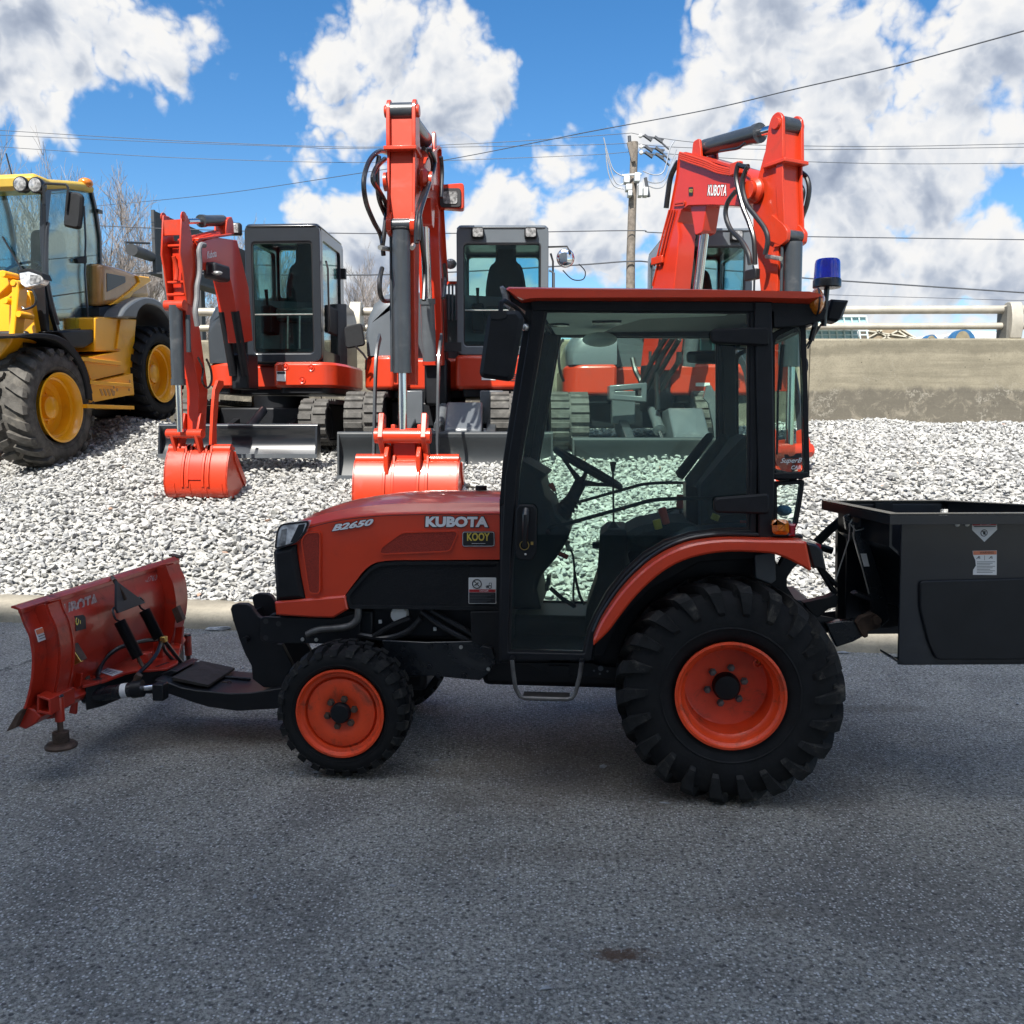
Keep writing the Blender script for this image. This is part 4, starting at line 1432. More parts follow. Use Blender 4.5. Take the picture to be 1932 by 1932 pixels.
    wheel(t, 'front_wheel', Rf_c[0], Rf_c[1], .575, .355, Rf, rimf * .985, 24, .022, .020, 'block', .024, fprof, .045, .062, 6, 0.2, .018)
    # valve stem on the near rear rim
    p = TF.p3(*K('t4', (1395, 1172))[0], -.56)
    MB(TF).lathe([(.018, -.58), (.020, -.60), (.014, -.602), (.012, -.59), (0, -.59)], (p.x, p.z), 'y', 18).build('valve_boss', M['rim'], t)
    MB(TF).tube([(p.x, -.59, p.z), (p.x + .004, -.61, p.z + .012)], .006, 8).build('valve_stem', M['brass'], t)

    build_cab(t, rc)


def build_cab(t, rc):
    YD = -.565
    # ---- door: outer frame and glass
    outer = T('t3', YD, (333, 205), (1445, 212)) + T('t4', YD, (1398, 540), (1200, 542), (1060, 562), (950, 600), (850, 664), (750, 752), (662, 866), (605, 970), (575, 1050), (558, 1172), (92, 1172), (90, 1060), (93, 700), (112, 250))
    inner = T('t3', YD, (388, 250), (1386, 256)) + T('t4', YD, (1362, 505), (1200, 510), (1058, 527), (930, 570), (822, 634), (722, 725), (642, 826), (578, 942), (545, 1018), (518, 1138), (132, 1128), (133, 1060), (143, 700), (180, 190))
    for s in (-1, 1):
        y = s * .565
        o = MB(TF).ring(outer, inner, y, y - s * .055).build('door', M['black'], t, bevel=.006)
        MB(TF).prism(inner, y - s * .016, y - s * .021).build('door_glass', M['glass'], o, smooth=0)
        i2 = inset(inner, .010)
        MB(TF).ring([tuple(p) for p in inset(inner, -.003)], i2, y - s * .012, y - s * .026).build('window_seal', M['hose'], o)
        # hinges
        for c, q in (('t3', ((1195, 345), (1195, 415), (1480, 430), (1480, 335))), ('t3', ((1210, 1165), (1210, 1238), (1480, 1245), (1480, 1143)))):
            MB(TF).prism(rnd(T(c, YD - .01, *q), .02, 4), y + s * .03, y - s * .005, 'y', .008).build('hinge', M['plastic'], o)
        if s < 0:
            hp = rnd(T('t3', YD, (248, 1225), (262, 1197), (335, 1199), (350, 1225), (346, 1440), (325, 1470), (262, 1468), (245, 1440)), .012, 3)
            h = MB(TF).prism(hp, y - .022, y + .01, 'y', .006).build('door_handle', M['plastic'], o)
            MB(TF).tube([Vector((a, y - .03 - d, b)) for (a, b), d in zip(T('t3', YD, (300, 1220), (300, 1245), (297, 1330), (293, 1400)), (0, .02, .022, 0))], [.013, .014, .012, .010], 10).build('handle_grip', M['hose'], h)
            cc = TF.p3(*K('t3', (288, 1398))[0], y - .035)
            MB(TF).torus(cc, .0185, .0018, (1, 0, 0), (0, 0, 1), 30, 6).build('cable_tie', M['brass'], h)
            p = TF.p3(*K('t3', (325, 1388))[0], y - .04)
            MB(TF).box(p, (.010, .008, .012)).build('tie_head', M['brass'], h)
            p = TF.p3(*K('t3', (293, 1442))[0], y - .022)
            MB(TF).lathe([(.005, y - .022), (0, y - .026)], (p.x, p.z), 'y', 12).build('lock', M['steel'], h)
        p = TF.p3(*K('t3', (403, 1333))[0], y)
        MB(TF).lathe([(.010, y - s * .01), (.010, y + s * .012), (0, y + s * .014)], (p.x, p.z), 'y', 12).build('door_stud', M['plastic'], o)
        # inner grab bar on the door glass
        gb = [Vector((a, y - s * .05, b)) for a, b in T('t4', YD + .05, (338, 512), (352, 490), (440, 470), (640, 415), (800, 370), (870, 353), (1000, 345), (1180, 346))]
        MB(TF).tube(gb, .0085, 8, smooth=3).build('grab_bar', M['black'], o)
    # ---- pillars and frame behind the doors
    cp = T('t3', YD, (1405, 212), (1492, 212), (1505, 1000), (1498, 1366), (1425, 1366), (1425, 1000))
    for s in (-1, 1):
        MB(TF).prism(cp, s * .582, s * .50).build('rear_pillar', M['black'], t, bevel=.006)
    ft = T('t3', YD, (300, 205), (345, 205), (215, 1000), (190, 1200), (165, 1200), (180, 1000))
    ft2 = T('t4', YD, (95, 380), (118, 380), (108, 1000), (108, 1180), (82, 1180), (82, 1000))
    for s in (-1, 1):
        MB(TF).prism(ft, s * .56, s * .50).build('front_pillar', M['black'], t, bevel=.004)
        MB(TF).prism(ft2, s * .56, s * .50).build('front_pillar_foot', M['plastic'], t, bevel=.006)
    # rear quarter: frame and curved corner glass
    qo = T('t3', YD + .01, (1485, 215), (1640, 240), (1648, 330), (1650, 600), (1668, 1055), (1640, 1085), (1640, 1150), (1600, 1330), (1590, 1366), (1485, 1366))
    qu = T('t3', YD + .01, (1512, 385), (1635, 325), (1644, 600), (1655, 1045), (1514, 1052), (1512, 700))
    ql = T('t3', YD + .01, (1522, 1108), (1636, 1100), (1625, 1180), (1605, 1290), (1590, 1318), (1524, 1285))
    for s in (-1, 1):
        y = s * .555
        o = MB(TF).ring(rnd(inset(qu, -.022), .02, 3), rnd(inset(qu, .0), .02, 3), y - s * .01, y - s * .05).build('quarter_window', M['plastic'], t, bevel=.004)
        MB(TF).prism(rnd(qu, .02, 3), y - s * .008, y - s * .013).build('quarter_glass', M['glass'], o, smooth=0)
        MB(TF).prism(T('t3', YD + .01, (1500, 1045), (1668, 1040), (1668, 1060), (1640, 1075), (1500, 1075)), y + s * .012, y - s * .04, 'y', .004).build('sill', M['plastic'], o)
        o = MB(TF).ring(rnd(inset(ql, -.016), .012, 3), rnd(ql, .012, 3), y - s * .01, y - s * .05).build('lower_quarter_window', M['plastic'], t, bevel=.004)
        MB(TF).prism(rnd(ql, .012, 3), y - s * .008, y - s * .013).build('lower_quarter_glass', M['glass'], o, smooth=0)
        MB(TF).prism(T('t3', YD, (1485, 1330), (1530, 1290), (1600, 1322), (1604, 1366), (1485, 1366)), y, y - s * .05).build('corner_panel', M['plastic'], t)
        # lamps at the corner
        ts = rnd(T('t3', YD - .02, (1488, 1272), (1568, 1268), (1572, 1330), (1560, 1343), (1492, 1340)), .015, 4)
        a = MB(TF).prism(ts, s * .625, s * .58, 'y', .012).build('turn_signal', M['amber'], t)
        MB(TF).prism(inset(ts, .012), s * .632, s * .60, 'y', .006).build('signal_bulb', M['amber'], a)
        MB(TF).prism(T('t3', YD, (1570, 1290), (1605, 1290), (1600, 1350), (1570, 1350)), s * .60, s * .45, 'y', .006).build('tail_light', M['redlens'], t)
    if True:
        y = -.5475
        def q3(bl, br, tl):
            return [Vector((a, y, b)) for a, b in T('t3', y, bl, br, tl)]
        y = -.549
        MB(TF).text('SuperB', q3((1532, 1005), (1640, 1003), (1536, 972)), bold=.05, shear=.3).build('window_lettering', M['ink'], t)
        MB(TF).text('SuperB', [v + Vector((0, -.0015, 0)) for v in q3((1534, 1004), (1638, 1002), (1538, 973))], bold=.01, shear=.3).build('window_lettering', M['whiteletter'], t)
        MB(TF).text('CAB', [v + Vector((0, -.001, 0)) for v in q3((1588, 1028), (1634, 1027), (1590, 1009))], bold=.02, shear=.2).build('window_lettering', M['whiteletter'], t)
        MB(TF).prism(T('t3', y, (1556, 955), (1572, 955), (1580, 965), (1600, 962), (1612, 950), (1640, 948), (1640, 972), (1556, 976)), y, y + .002).build('window_silhouette', M['ink'], t)
        MB(TF).tube([TF.p3(*q, -.50) for q in K('t3', (1546, 420), (1530, 640))], .009, 6).build('wiper_arm', M['plastic'], t)
        MB(TF).tube([TF.p3(*q, -.50) for q in K('t3', (1524, 640), (1519, 955))], .005, 6).build('wiper_blade', M['plastic'], t)
    # window cross frames front and rear
    xr = TF.xz(*K('t3', (1640, 700))[0], -.55)[0]
    zt = TF.xz(*K('t3', (1640, 330))[0], -.55)[1]
    zb = TF.xz(*K('t3', (1640, 1080))[0], -.55)[1]
    for z in (zt, zb):
        MB(TF).bb(xr - .03, xr + .0, -.50, .50, z - .02, z + .02).build('rear_window_rail', M['plastic'], t)
    MB(TF).bb(xr - .015, xr - .010, -.50, .50, zb + .02, zt - .02).build('rear_glass', M['glassrear'], t, smooth=0)
    (xa, za), (xb, zb2) = T('t3', -.53, (340, 240), (190, 1150))
    d = Vector((xb - xa, 0, zb2 - za)).normalized()
    nrm = Vector((d.z, 0, -d.x)) * .003
    secs = [[Vector((xa, yy, za)) + nrm, Vector((xa, yy, za)) - nrm, Vector((xb, yy, zb2)) - nrm, Vector((xb, yy, zb2)) + nrm] for yy in (-.50, .50)]
    MB(TF).loft(secs).build('windscreen', M['glass'], t, smooth=0)
    # cowl under the windscreen, side walls of the footwell
    cw = T('t4', -.30, (110, 560), (125, 420), (170, 150), (185, 150), (190, 1100), (110, 1150))
    zf0 = TF.xz(*K('t4', (130, 1132))[0], -.5)[1]
    xa0 = TF.xz(*K('t4', (100, 900))[0], -.5)[0]
    xa1 = TF.xz(*K('t4', (545, 1100))[0], -.5)[0]
    MB(TF).bb(xa0, xa1 + .02, -.505, .505, zf0 - .02, zf0 + .005).build('floor_mat', M['plastic'], t)
    MB(TF).bb(xa0 - .01, xa0 + .02, -.505, .505, zf0, TF.xz(*K('t4', (100, 330))[0], -.3)[1]).build('firewall', M['black'], t)
    # dashboard and steering column
    ds = T('t4', -.20, (165, 152), (205, 150), (330, 222), (300, 250), (318, 330), (352, 362), (372, 430), (450, 505), (432, 560), (380, 640), (300, 735), (280, 800), (300, 905), (110, 905), (112, 500))
    MB(TF).prism(ds, -.24, .24, 'y', .015).build('dashboard', M['plastic'], t, bevel=.008)
    q = TF.p3(*K('t4', (540, 190))[0], 0)
    a, b = TF.p3(*K('t4', (370, 95))[0], 0), TF.p3(*K('t4', (705, 287))[0], 0)
    u = (b - a).normalized()
    sw = MB(TF).torus((a + b) / 2, (b - a).length / 2 * .97, .0145, u, (0, 1, 0), 48, 10).build('steering_wheel', M['plastic'], t)
    hub = TF.p3(*K('t4', (500, 262))[0], 0)
    c0 = (a + b) / 2
    MB(TF).tube([TF.p3(*K('t4', (395, 430))[0], 0), TF.p3(*K('t4', (455, 350))[0], 0), hub], [.05, .032, .030], 12).build('steering_column', M['plastic'], sw)
    for e in (a + (b - a) * .06, b - (b - a) * .05, c0 + Vector((0, -.165, 0)), c0 + Vector((0, .165, 0))):
        MB(TF).tube([hub, hub.lerp(e, .45) + Vector((0, 0, -.004)), e], [.018, .010, .009], 8).build('spoke', M['plastic'], sw)
    mb = MB(TF)
    p0, p1 = TF.p3(*K('t4', (380, 440))[0], 0), TF.p3(*K('t4', (470, 350))[0], 0)
    for k in range(6):
        c = p0.lerp(p1, k / 5)
        mb.tube([c, c + (p1 - p0).normalized() * .012], [.056 - .003 * k, .046 - .003 * k], 14)
    mb.build('column_boot', M['plastic'], sw)

    def lever(c, pts, y, r, m, name, knob, km, kr):
        o = MB(TF).tube([TF.p3(*q, y) for q in K(c, *pts)], r, 8).build(name, M[m], t)
        kk = [TF.p3(*q, y) for q in K(c, *knob)]
        MB(TF).tube(kk, kr, 10, smooth=2).build('grip', M[km], o, bevel=.004)
    lever('t4', ((668, 480), (665, 205)), -.15, .005, 'black', 'gear_lever', ((665, 212), (665, 200), (665, 175), (665, 158)), 'plastic', [.006, .017])
    lever('t4', ((380, 325), (362, 295)), -.1, .004, 'steel', 'shuttle_lever', ((370, 308), (345, 268)), 'knobred', [.008, .014])
    lever('t4', ((935, 480), (930, 470)), -.34, .008, 'black', 'hitch_lever', ((938, 475), (912, 392)), 'knobred', [.017, .019])
    lever('t4', ((900, 505), (895, 500)), -.38, .008, 'black', 'pto_lever', ((898, 500), (886, 452)), 'knobyellow', [.018, .018])
    lever('t4', ((1190, 465), (1190, 460)), -.38, .008, 'black', 'valve_lever', ((1180, 455), (1192, 425)), 'knobyellow', [.018, .018])
    lever('t4', ((1010, 420), (1008, 395)), .30, .008, 'black', 'range_lever', ((1005, 395), (1008, 325)), 'knobred', [.018, .018])
    lever('t4', ((370, 615), (385, 622)), -.20, .006, 'black', 'throttle_lever', ((380, 620), (436, 645)), 'knobred', [.010, .012])
    # console, seat
    cs = T('t4', -.12, (520, 1000), (532, 885), (585, 730), (598, 520), (635, 488), (728, 488), (742, 560), (735, 620), (760, 720), (760, 1000))
    MB(TF).prism(cs, -.26, .12, 'y', .02).build('console', M['plastic'], t, bevel=.006)
    mb = MB(TF)
    c = TF.p3(*K('t4', (668, 488))[0], -.15)
    for k in range(4):
        mb.lathe([(.030 - .006 * k, c.z - .004 + .007 * k), (.024 - .006 * k, c.z + .003 + .007 * k)], (c.x, c.y), 'z', 14)
    mb.build('lever_boot', M['hose'], t)
    sb = T('t4', -.10, (720, 540), (728, 505), (790, 470), (900, 448), (1040, 455), (1120, 490), (1110, 540), (900, 555), (850, 600), (742, 592))
    st = MB(TF).prism(sb, -.26, .22, 'y', .03).build('seat', M['seat'], t, bevel=.015)
    bk = T('t4', -.1, (1098, 285), (1105, 258), (1215, 130), (1300, 40), (1345, 20), (1375, 40), (1372, 430), (1100, 470))
    MB(TF).prism(bk, -.24, .22, 'y', .03).build('backrest', M['seat'], st, bevel=.015)
    ar = T('t4', -.3, (1030, 248), (1120, 135), (1215, 20), (1245, 14), (1258, 38), (1245, 60), (1150, 190), (1075, 290), (1045, 275))
    for yy in (-.30, .26):
        MB(TF).prism(ar, yy, yy + .05, 'y', .01).build('armrest', M['seat'], st, bevel=.006)
    MB(TF).prism(T('t4', -.1, (1035, 270), (1095, 290), (1098, 500), (1040, 500)), -.10, .06).build('seat_frame', M['black'], st)
    # inner wheel housings
    wh = T('t4', -.45, (555, 1130), (590, 1020), (650, 900), (720, 800), (800, 700), (870, 620), (950, 560), (1060, 510), (1250, 490), (1440, 490), (1440, 640), (1100, 660), (850, 800), (700, 950), (620, 1130))
    for s in (-1, 1):
        MB(TF).prism(wh, s * .50, s * .29).build('wheel_housing', M['plastic'], t, bevel=.004)
    for s in (-1, 1):
        MB(TF).prism(T('t4', -.38, (535, 1190), (575, 1075), (700, 830), (850, 700), (1000, 640), (1150, 620), (1470, 625), (1510, 690), (1500, 830), (1440, 1250), (684, 1262), (560, 1250)), s * .375, s * .36).build('inner_wheel_well', M['black'], t, smooth=0)
        MB(TF).prism(T('t4', -.56, (1395, 640), (1500, 620), (1505, 770), (1480, 790), (1400, 760)), s * .52, s * .46).build('axle_guard', M['greylight'], t, bevel=.004)
    # pedals, belt, things in the footwell
    for yy in (-.28,):
        MB(TF).tube([TF.p3(*q, yy) for q in K('t4', (345, 800), (400, 850), (470, 895))], .010, 8).build('pedal_arm', M['black'], t)
        MB(TF).box(TF.p3(*K('t4', (338, 762))[0], yy), (.018, .07, .035)).build('pedal', M['hose'], t)
        MB(TF).box(TF.p3(*K('t4', (330, 790))[0], yy + .1), (.018, .07, .035)).build('pedal', M['hose'], t)
    MB(TF).tube([TF.p3(*q, -.22) for q in K('t4', (440, 590), (462, 640), (468, 730), (462, 840), (472, 900))], .005, 6, smooth=3).build('seat_belt', M['seat'], t)
    MB(TF).tube([TF.p3(*q, -.22) for q in K('t4', (468, 720), (485, 800), (500, 850), (520, 885))], .007, 6, smooth=3).build('seat_belt', M['seat'], t)
    MB(TF).tube([TF.p3(*q, -.22) for q in K('t4', (438, 560), (432, 580), (442, 605))], .012, 6).build('key_bunch', M['steel'], t)
    MB(TF).bb(*sum(([min(a, b), max(a, b)] for a, b in zip(TF.p3(*K('t4', (560, 572))[0], -.1)[:], TF.p3(*K('t4', (640, 592))[0], -.05)[:])), [])).build('latch', M['plastic'], t)

    # ---- roof
    rp = T('t3', -.60, (195, 141), (206, 131), (380, 134), (700, 139), (1100, 145), (1500, 157), (1688, 164), (1740, 182), (1750, 205), (1680, 216), (1400, 205), (900, 202), (350, 201), (272, 208), (238, 188), (213, 160))
    secs = []
    for yy, k in ((-.615, .030), (-.60, .012), (-.57, .002), (-.3, -.004), (0, -.006), (.3, -.004), (.57, .002), (.60, .012), (.615, .030)):
        cen = Vector((sum(a for a, _ in rp) / len(rp), 0))
        sec = []
        zs = [b for _, b in rp]
        zmid = (max(zs) + min(zs)) / 2
        for a, b in rp:
            h = .96 if k > .02 else 1
            bb_ = zmid + (b - zmid) * (1 - k * 12) if k > .005 else b - k
            sec.append((a * 1.0 + (cen.x - a) * k * .6, yy, bb_ - (0 if k > .005 else 0)))
        secs.append(sec)
    MB(TF).loft(secs).build('roof', M['red'], t, smooth=30)
    ur = T('t3', -.56, (318, 203), (1700, 214), (1760, 250), (1745, 300), (1650, 330), (1500, 340), (1500, 262), (330, 256))
    MB(TF).prism(ur, -.572, -.50).build('roof_side_rail', M['plastic'], t, bevel=.004)
    MB(TF).prism(ur, .50, .572).build('roof_side_rail', M['plastic'], t, bevel=.004)
    rr = T('t3', -.55, (1500, 214), (1700, 214), (1758, 250), (1745, 300), (1650, 325), (1500, 335))
    MB(TF).prism(rr, -.50, .50).build('rear_header', M['plastic'], t)
    xh0, zh = TF.xz(*K('t3', (385, 262))[0], -.51)
    xh1 = TF.xz(*K('t3', (880, 262))[0], -.51)[0]
    xh2 = TF.xz(*K('t3', (1480, 262))[0], -.51)[0]
    z0 = zh + .012
    MB(TF).bb(xh0 - .02, xh2, -.50, .50, z0, z0 + .05).build('headliner', M['plastic'], t)
    hl = MB(TF)
    for xa_, xb_, y0_, y1_, dz in ((xh0, xh1 - .06, -.47, .47, .0),):
        hl.prism(rnd([(xh0 - .01, -.47), (xh1 - .02, -.47), (xh1 + .10, -.42), (xh1 + .35, -.38), (xh1 + .35, -.30), (xh1, -.22), (xh1 - .12, .1), (xh1 - .2, .47), (xh0 - .01, .47)], .04, 4), z0 - .012, z0, 'z')
    hl.build('roof_lining', M['liner'], t, bevel=.004)
    p = TF.xz(*K('t3', (660, 400))[0], .15)
    MB(TF).ball((TF.p3(*K('t3', (655, 395))[0], .2)), (.085, .10, .035), 20, 10).build('air_vent_pod', M['liner'], t)
    c = TF.p3(*K('t3', (690, 315))[0], -.12)
    MB(TF).box((c.x, c.y, z0 - .016), (.13, .12, .012)).build('radio', M['hose'], t)
    c = TF.p3(*K('t3', (455, 325))[0], -.05)
    MB(TF).lathe([(.05, z0 - .013), (.05, z0 - .022), (.03, z0 - .024)], (c.x, c.y), 'z', 18, caps=(True, True)).build('dome_light', M['hose'], t)
    # front lamp at the roof corner
    q = T('t3', -.50, (176, 150), (192, 143), (215, 165), (235, 235), (222, 262), (200, 240))
    for s in (-1, 1):
        MB(TF).prism(q, s * .57, s * .44, 'y', .006).build('front_work_lamp', M['lens'], t)
    fh = T('t3', -.5, (205, 160), (275, 208), (350, 202), (350, 255), (300, 265), (262, 240), (225, 215))
    MB(TF).prism(fh, -.56, .56).build('front_header', M['plastic'], t)
    # mirror on its arm
    mp = rnd(T('t3', -.80, (132, 268), (150, 258), (262, 256), (287, 292), (262, 440), (236, 580), (215, 600), (84, 582), (72, 560), (92, 420), (112, 285)), .012, 3)
    o = MB(TF).prism(mp, -.835, -.775, 'y', .016).build('mirror', M['plastic'], t, bevel=.004)
    MB(TF).prism(T('t3', -.80, (128, 262), (205, 263), (205, 292), (175, 302), (128, 300)), -.838, -.83).build('mirror_badge', M['hose'], o)
    arm = [Vector((*TF.xz(*K('t3', q)[0], yy), 0)).xzy if False else Vector((TF.xz(*K('t3', q)[0], yy)[0], yy, TF.xz(*K('t3', q)[0], yy)[1])) for q, yy in (((172, 262), -.80), ((174, 215), -.80), ((190, 206), -.78), ((240, 235), -.66), ((300, 300), -.56))]
    MB(TF).tube(arm, .010, 8).build('mirror_arm', M['plastic'], o)
    p = TF.p3(*K('t3', (292, 335))[0], -.58)
    MB(TF).ball(p, .016, 10, 6).build('arm_knuckle', M['steel'], o)
    # far mirror
    MB(TF).prism(mp, .775, .835, 'y', .016).build('mirror', M['plastic'], t, bevel=.004)
    # beacon on its post
    c = TF.p3(*K('t3', (1763, 122))[0], -.50)
    zt_ = TF.xz(*K('t3', (1763, 4))[0], -.5)[1]
    zb_ = TF.xz(*K('t3', (1763, 100))[0], -.5)[1]
    zc_ = TF.xz(*K('t3', (1763, 145))[0], -.5)[1]
    sp = TF.mpp(1560, 520, -.5) * .3871
    o = MB(TF).lathe([(0, zc_), (62 * sp, zc_), (67 * sp, zc_ + .004), (67 * sp, zb_ - .006), (63 * sp, zb_)], (c.x, c.y), 'z', 32).build('beacon', M['hose'], t)
    MB(TF).lathe([(63 * sp, zb_), (60 * sp, zt_ - .016), (56 * sp, zt_ - .004), (50 * sp, zt_), (0, zt_)], (c.x, c.y), 'z', 36).build('blue_lens', M['bluelens'], o)
    MB(TF).tube([(c.x, c.y, zc_), (c.x - .004, c.y, zc_ - .06), (c.x - .008, c.y, TF.xz(*K('t3', (1750, 330))[0], -.5)[1])], .011, 10).build('beacon_post', M['hose'], o)
    # amber disc lamp beside it
    p = TF.p3(*K('t3', (1712, 212))[0], -.56)
    sz = TF.mpp(1540, 570, -.56) * .3871
    o = MB(TF).lathe([(0, p.x - 38 * sz), (30 * sz, p.x - 34 * sz), (58 * sz, p.x - 16 * sz), (66 * sz, p.x - 4 * sz)], (p.y, p.z), 'x', 28).lathe([(66 * sz, p.x + 4 * sz), (58 * sz, p.x + 16 * sz), (30 * sz, p.x + 34 * sz), (0, p.x + 38 * sz)], (p.y, p.z), 'x', 28).build('hazard_lamp', M['amber'], t)
    MB(TF).lathe([(60 * sz, p.x - 5 * sz), (70 * sz, p.x - 4 * sz), (70 * sz, p.x + 4 * sz), (60 * sz, p.x + 5 * sz)], (p.y, p.z), 'x', 28).build('lamp_band', M['ink'], o)
    MB(TF).tube([(p.x, p.y, p.z - 62 * sz), (p.x - .004, p.y, p.z - 120 * sz)], .012, 8).build('lamp_stalk', M['hose'], o)
    # rear work lamp
    wl = T('t3', -.42, (1742, 306), (1772, 205), (1852, 210), (1818, 300), (1798, 315))
    o = MB(TF).prism(wl, -.47, -.36, 'y', .01).build('rear_work_lamp', M['plastic'], t)
    MB(TF).prism(T('t3', -.42, (1803, 306), (1846, 222), (1854, 211), (1822, 300)), -.465, -.365).build('lamp_glass', M['lens'], o)
    for a in (((1700, 300), (1660, 330), (1640, 350), (1640, 430)), ((1722, 330), (1700, 370), (1660, 430), (1650, 450)), ((1712, 280), (1705, 330), (1690, 360)), ((1735, 320), (1700, 380), (1668, 440))):
        MB(TF).tube([TF.p3(*q, -.50) for q in K('t3', *a)], .004, 6, smooth=5).build('lamp_cable', M['hose'], t)
    MB(TF).tube([TF.p3(*q, -.50) for q in K('t3', (1705, 325), (1685, 400))], .012, 8).build('cable_plug', M['hose'], t)
    p = TF.p3(*K('t3', (1652, 525))[0], -.46)
    MB(TF).ball(p, (.016, .03, .038), 12, 8).build('window_latch', M['plastic'], t)
    p = TF.p3(*K('t3', (1552, 1228))[0], -.30)
    MB(TF).ball(p, (.035, .04, .024), 10, 8).build('glove', M['bluecloth'], t)

    # ---- fenders
    up_ = T('t4', -.64, (565, 1052), (592, 990), (622, 935), (700, 822), (800, 716), (900, 640), (1000, 590), (1100, 562), (1235, 548), (1400, 550), (1560, 552), (1632, 556), (1640, 575), (1665, 700))
    lo_ = T('t4', -.64, (1652, 704), (1560, 652), (1500, 628), (1440, 614), (1250, 608), (1100, 628), (980, 670), (880, 736), (780, 832), (700, 932), (640, 1012), (567, 1080))
    upc = [tuple(p) for p in crom(up_[:-1], 3)] + [up_[-1]]
    loc = [tuple(p) for p in crom(lo_, 3)]
    for s in (-1, 1):
        f = MB(TF).prism(upc + loc, s * .69, s * .575, 'y', .008).build('fender', M['red'], t, smooth=30)
        seal = [tuple(Vector(p) + Vector((0, .004))) for p in upc[:-2]]
        MB(TF).tube([(a, s * .572, b + .008) for a, b in upc[:-2]], .009, 8).build('fender_seal', M['hose'], f)
        # inner top skin of the fender
        MB(TF).prism([(a, b - .012) for a, b in upc[:-1]] + [(a, b - .03) for a, b in upc[:-1][::-1]], s * .574, s * .36).build('fender_liner', M['black'], f)
        bl = T('t4', -.60, (1630, 556), (1688, 570), (1716, 600), (1735, 690), (1735, 705), (1690, 690), (1668, 690), (1645, 610))
        MB(TF).prism(bl, s * .66, s * .50, 'y', .008).build('fender_end_cap', M['hose'], t)
        MB(TF).prism(T('t4', -.56, (1690, 568), (1725, 580), (1727, 615), (1715, 605)), s * .56, s * .46).build('reflector', M['redlens'], t)
    # ---- step
    p = T3('t4', -.60, (150, 1168), (158, 1240), (168, 1310), (190, 1352), (215, 1362), (430, 1368), (455, 1362), (474, 1335), (495, 1250), (505, 1180))
    st = MB(TF).tube(p, .0095, 8).build('step', M['exhaust'], t)
    for k in (0, -1):
        MB(TF).tube([p[k], p[k] + Vector((0, .14, .01))], .011, 8).build('step_bracket', M['black'], st)
    (sx0, sz), (sx1, _) = T('t4', -.60, (205, 1360), (442, 1366))
    MB(TF).bb(sx0, sx1, -.60, -.53, sz, sz + .007).build('step_tread', M['worn'], st)
    # ---- three point linkage
    mb = MB(TF).tube([TF.p3(*q, -.30) for q in K('D', (1480, 1145), (1540, 1175), (1625, 1190))], [.028, .026], 8, sq=(.5, 1.4)).build('lower_link', M['black'], t)
    MB(TF).tube([TF.p3(*q, .30) for q in K('D', (1400, 1180), (1500, 1175), (1580, 1165))], [.028, .026], 8, sq=(.5, 1.4)).build('lower_link', M['black'], t)
    MB(TF).prism(T('G', -.28, (620, 1040), (850, 985), (940, 945), (980, 980), (960, 1080), (880, 1100), (770, 1190), (700, 1140)), -.31, -.25).build('stabilizer', M['black'], t, bevel=.004)
    MB(TF).prism(T('G', -.34, (850, 1255), (1000, 1228), (1160, 1214), (1240, 1240), (1240, 1380), (1130, 1440), (960, 1495), (900, 1370)), -.36, -.31).build('lift_arm_plate', M['blackgloss'], t, bevel=.006)
    MB(TF).tube([TF.p3(*q, -.05) for q in K('G', (640, 560), (800, 410), (900, 310), (1030, 200))], [.022, .020], 10).build('top_link', M['black'], t)
    MB(TF).tube([TF.p3(*q, .1) for q in K('G', (690, 420), (800, 480), (930, 520))], .018, 8).build('link_bar', M['black'], t)
    MB(TF).tube([TF.p3(*q, -.2) for q in K('G', (740, 600), (850, 780), (960, 960))], .013, 8).build('check_rod', M['black'], t)
    MB(TF).tube([TF.p3(*q, -.2) for q in K('G', (760, 640), (900, 790), (980, 880))], .011, 8).build('check_rod', M['black'], t)
    MB(TF).prism(T('G', -.3, (430, 560), (560, 640), (500, 700), (450, 780), (450, 870), (540, 1010), (480, 1020), (330, 880), (350, 700)), -.34, -.28).build('rear_bracket', M['black'], t)
    MB(TF).bb(rc[0] + .15, rc[0] + .42, -.2, .2, rc[1] + .02, rc[1] + .30).build('rear_housing', M['black'], t, bevel=.02)

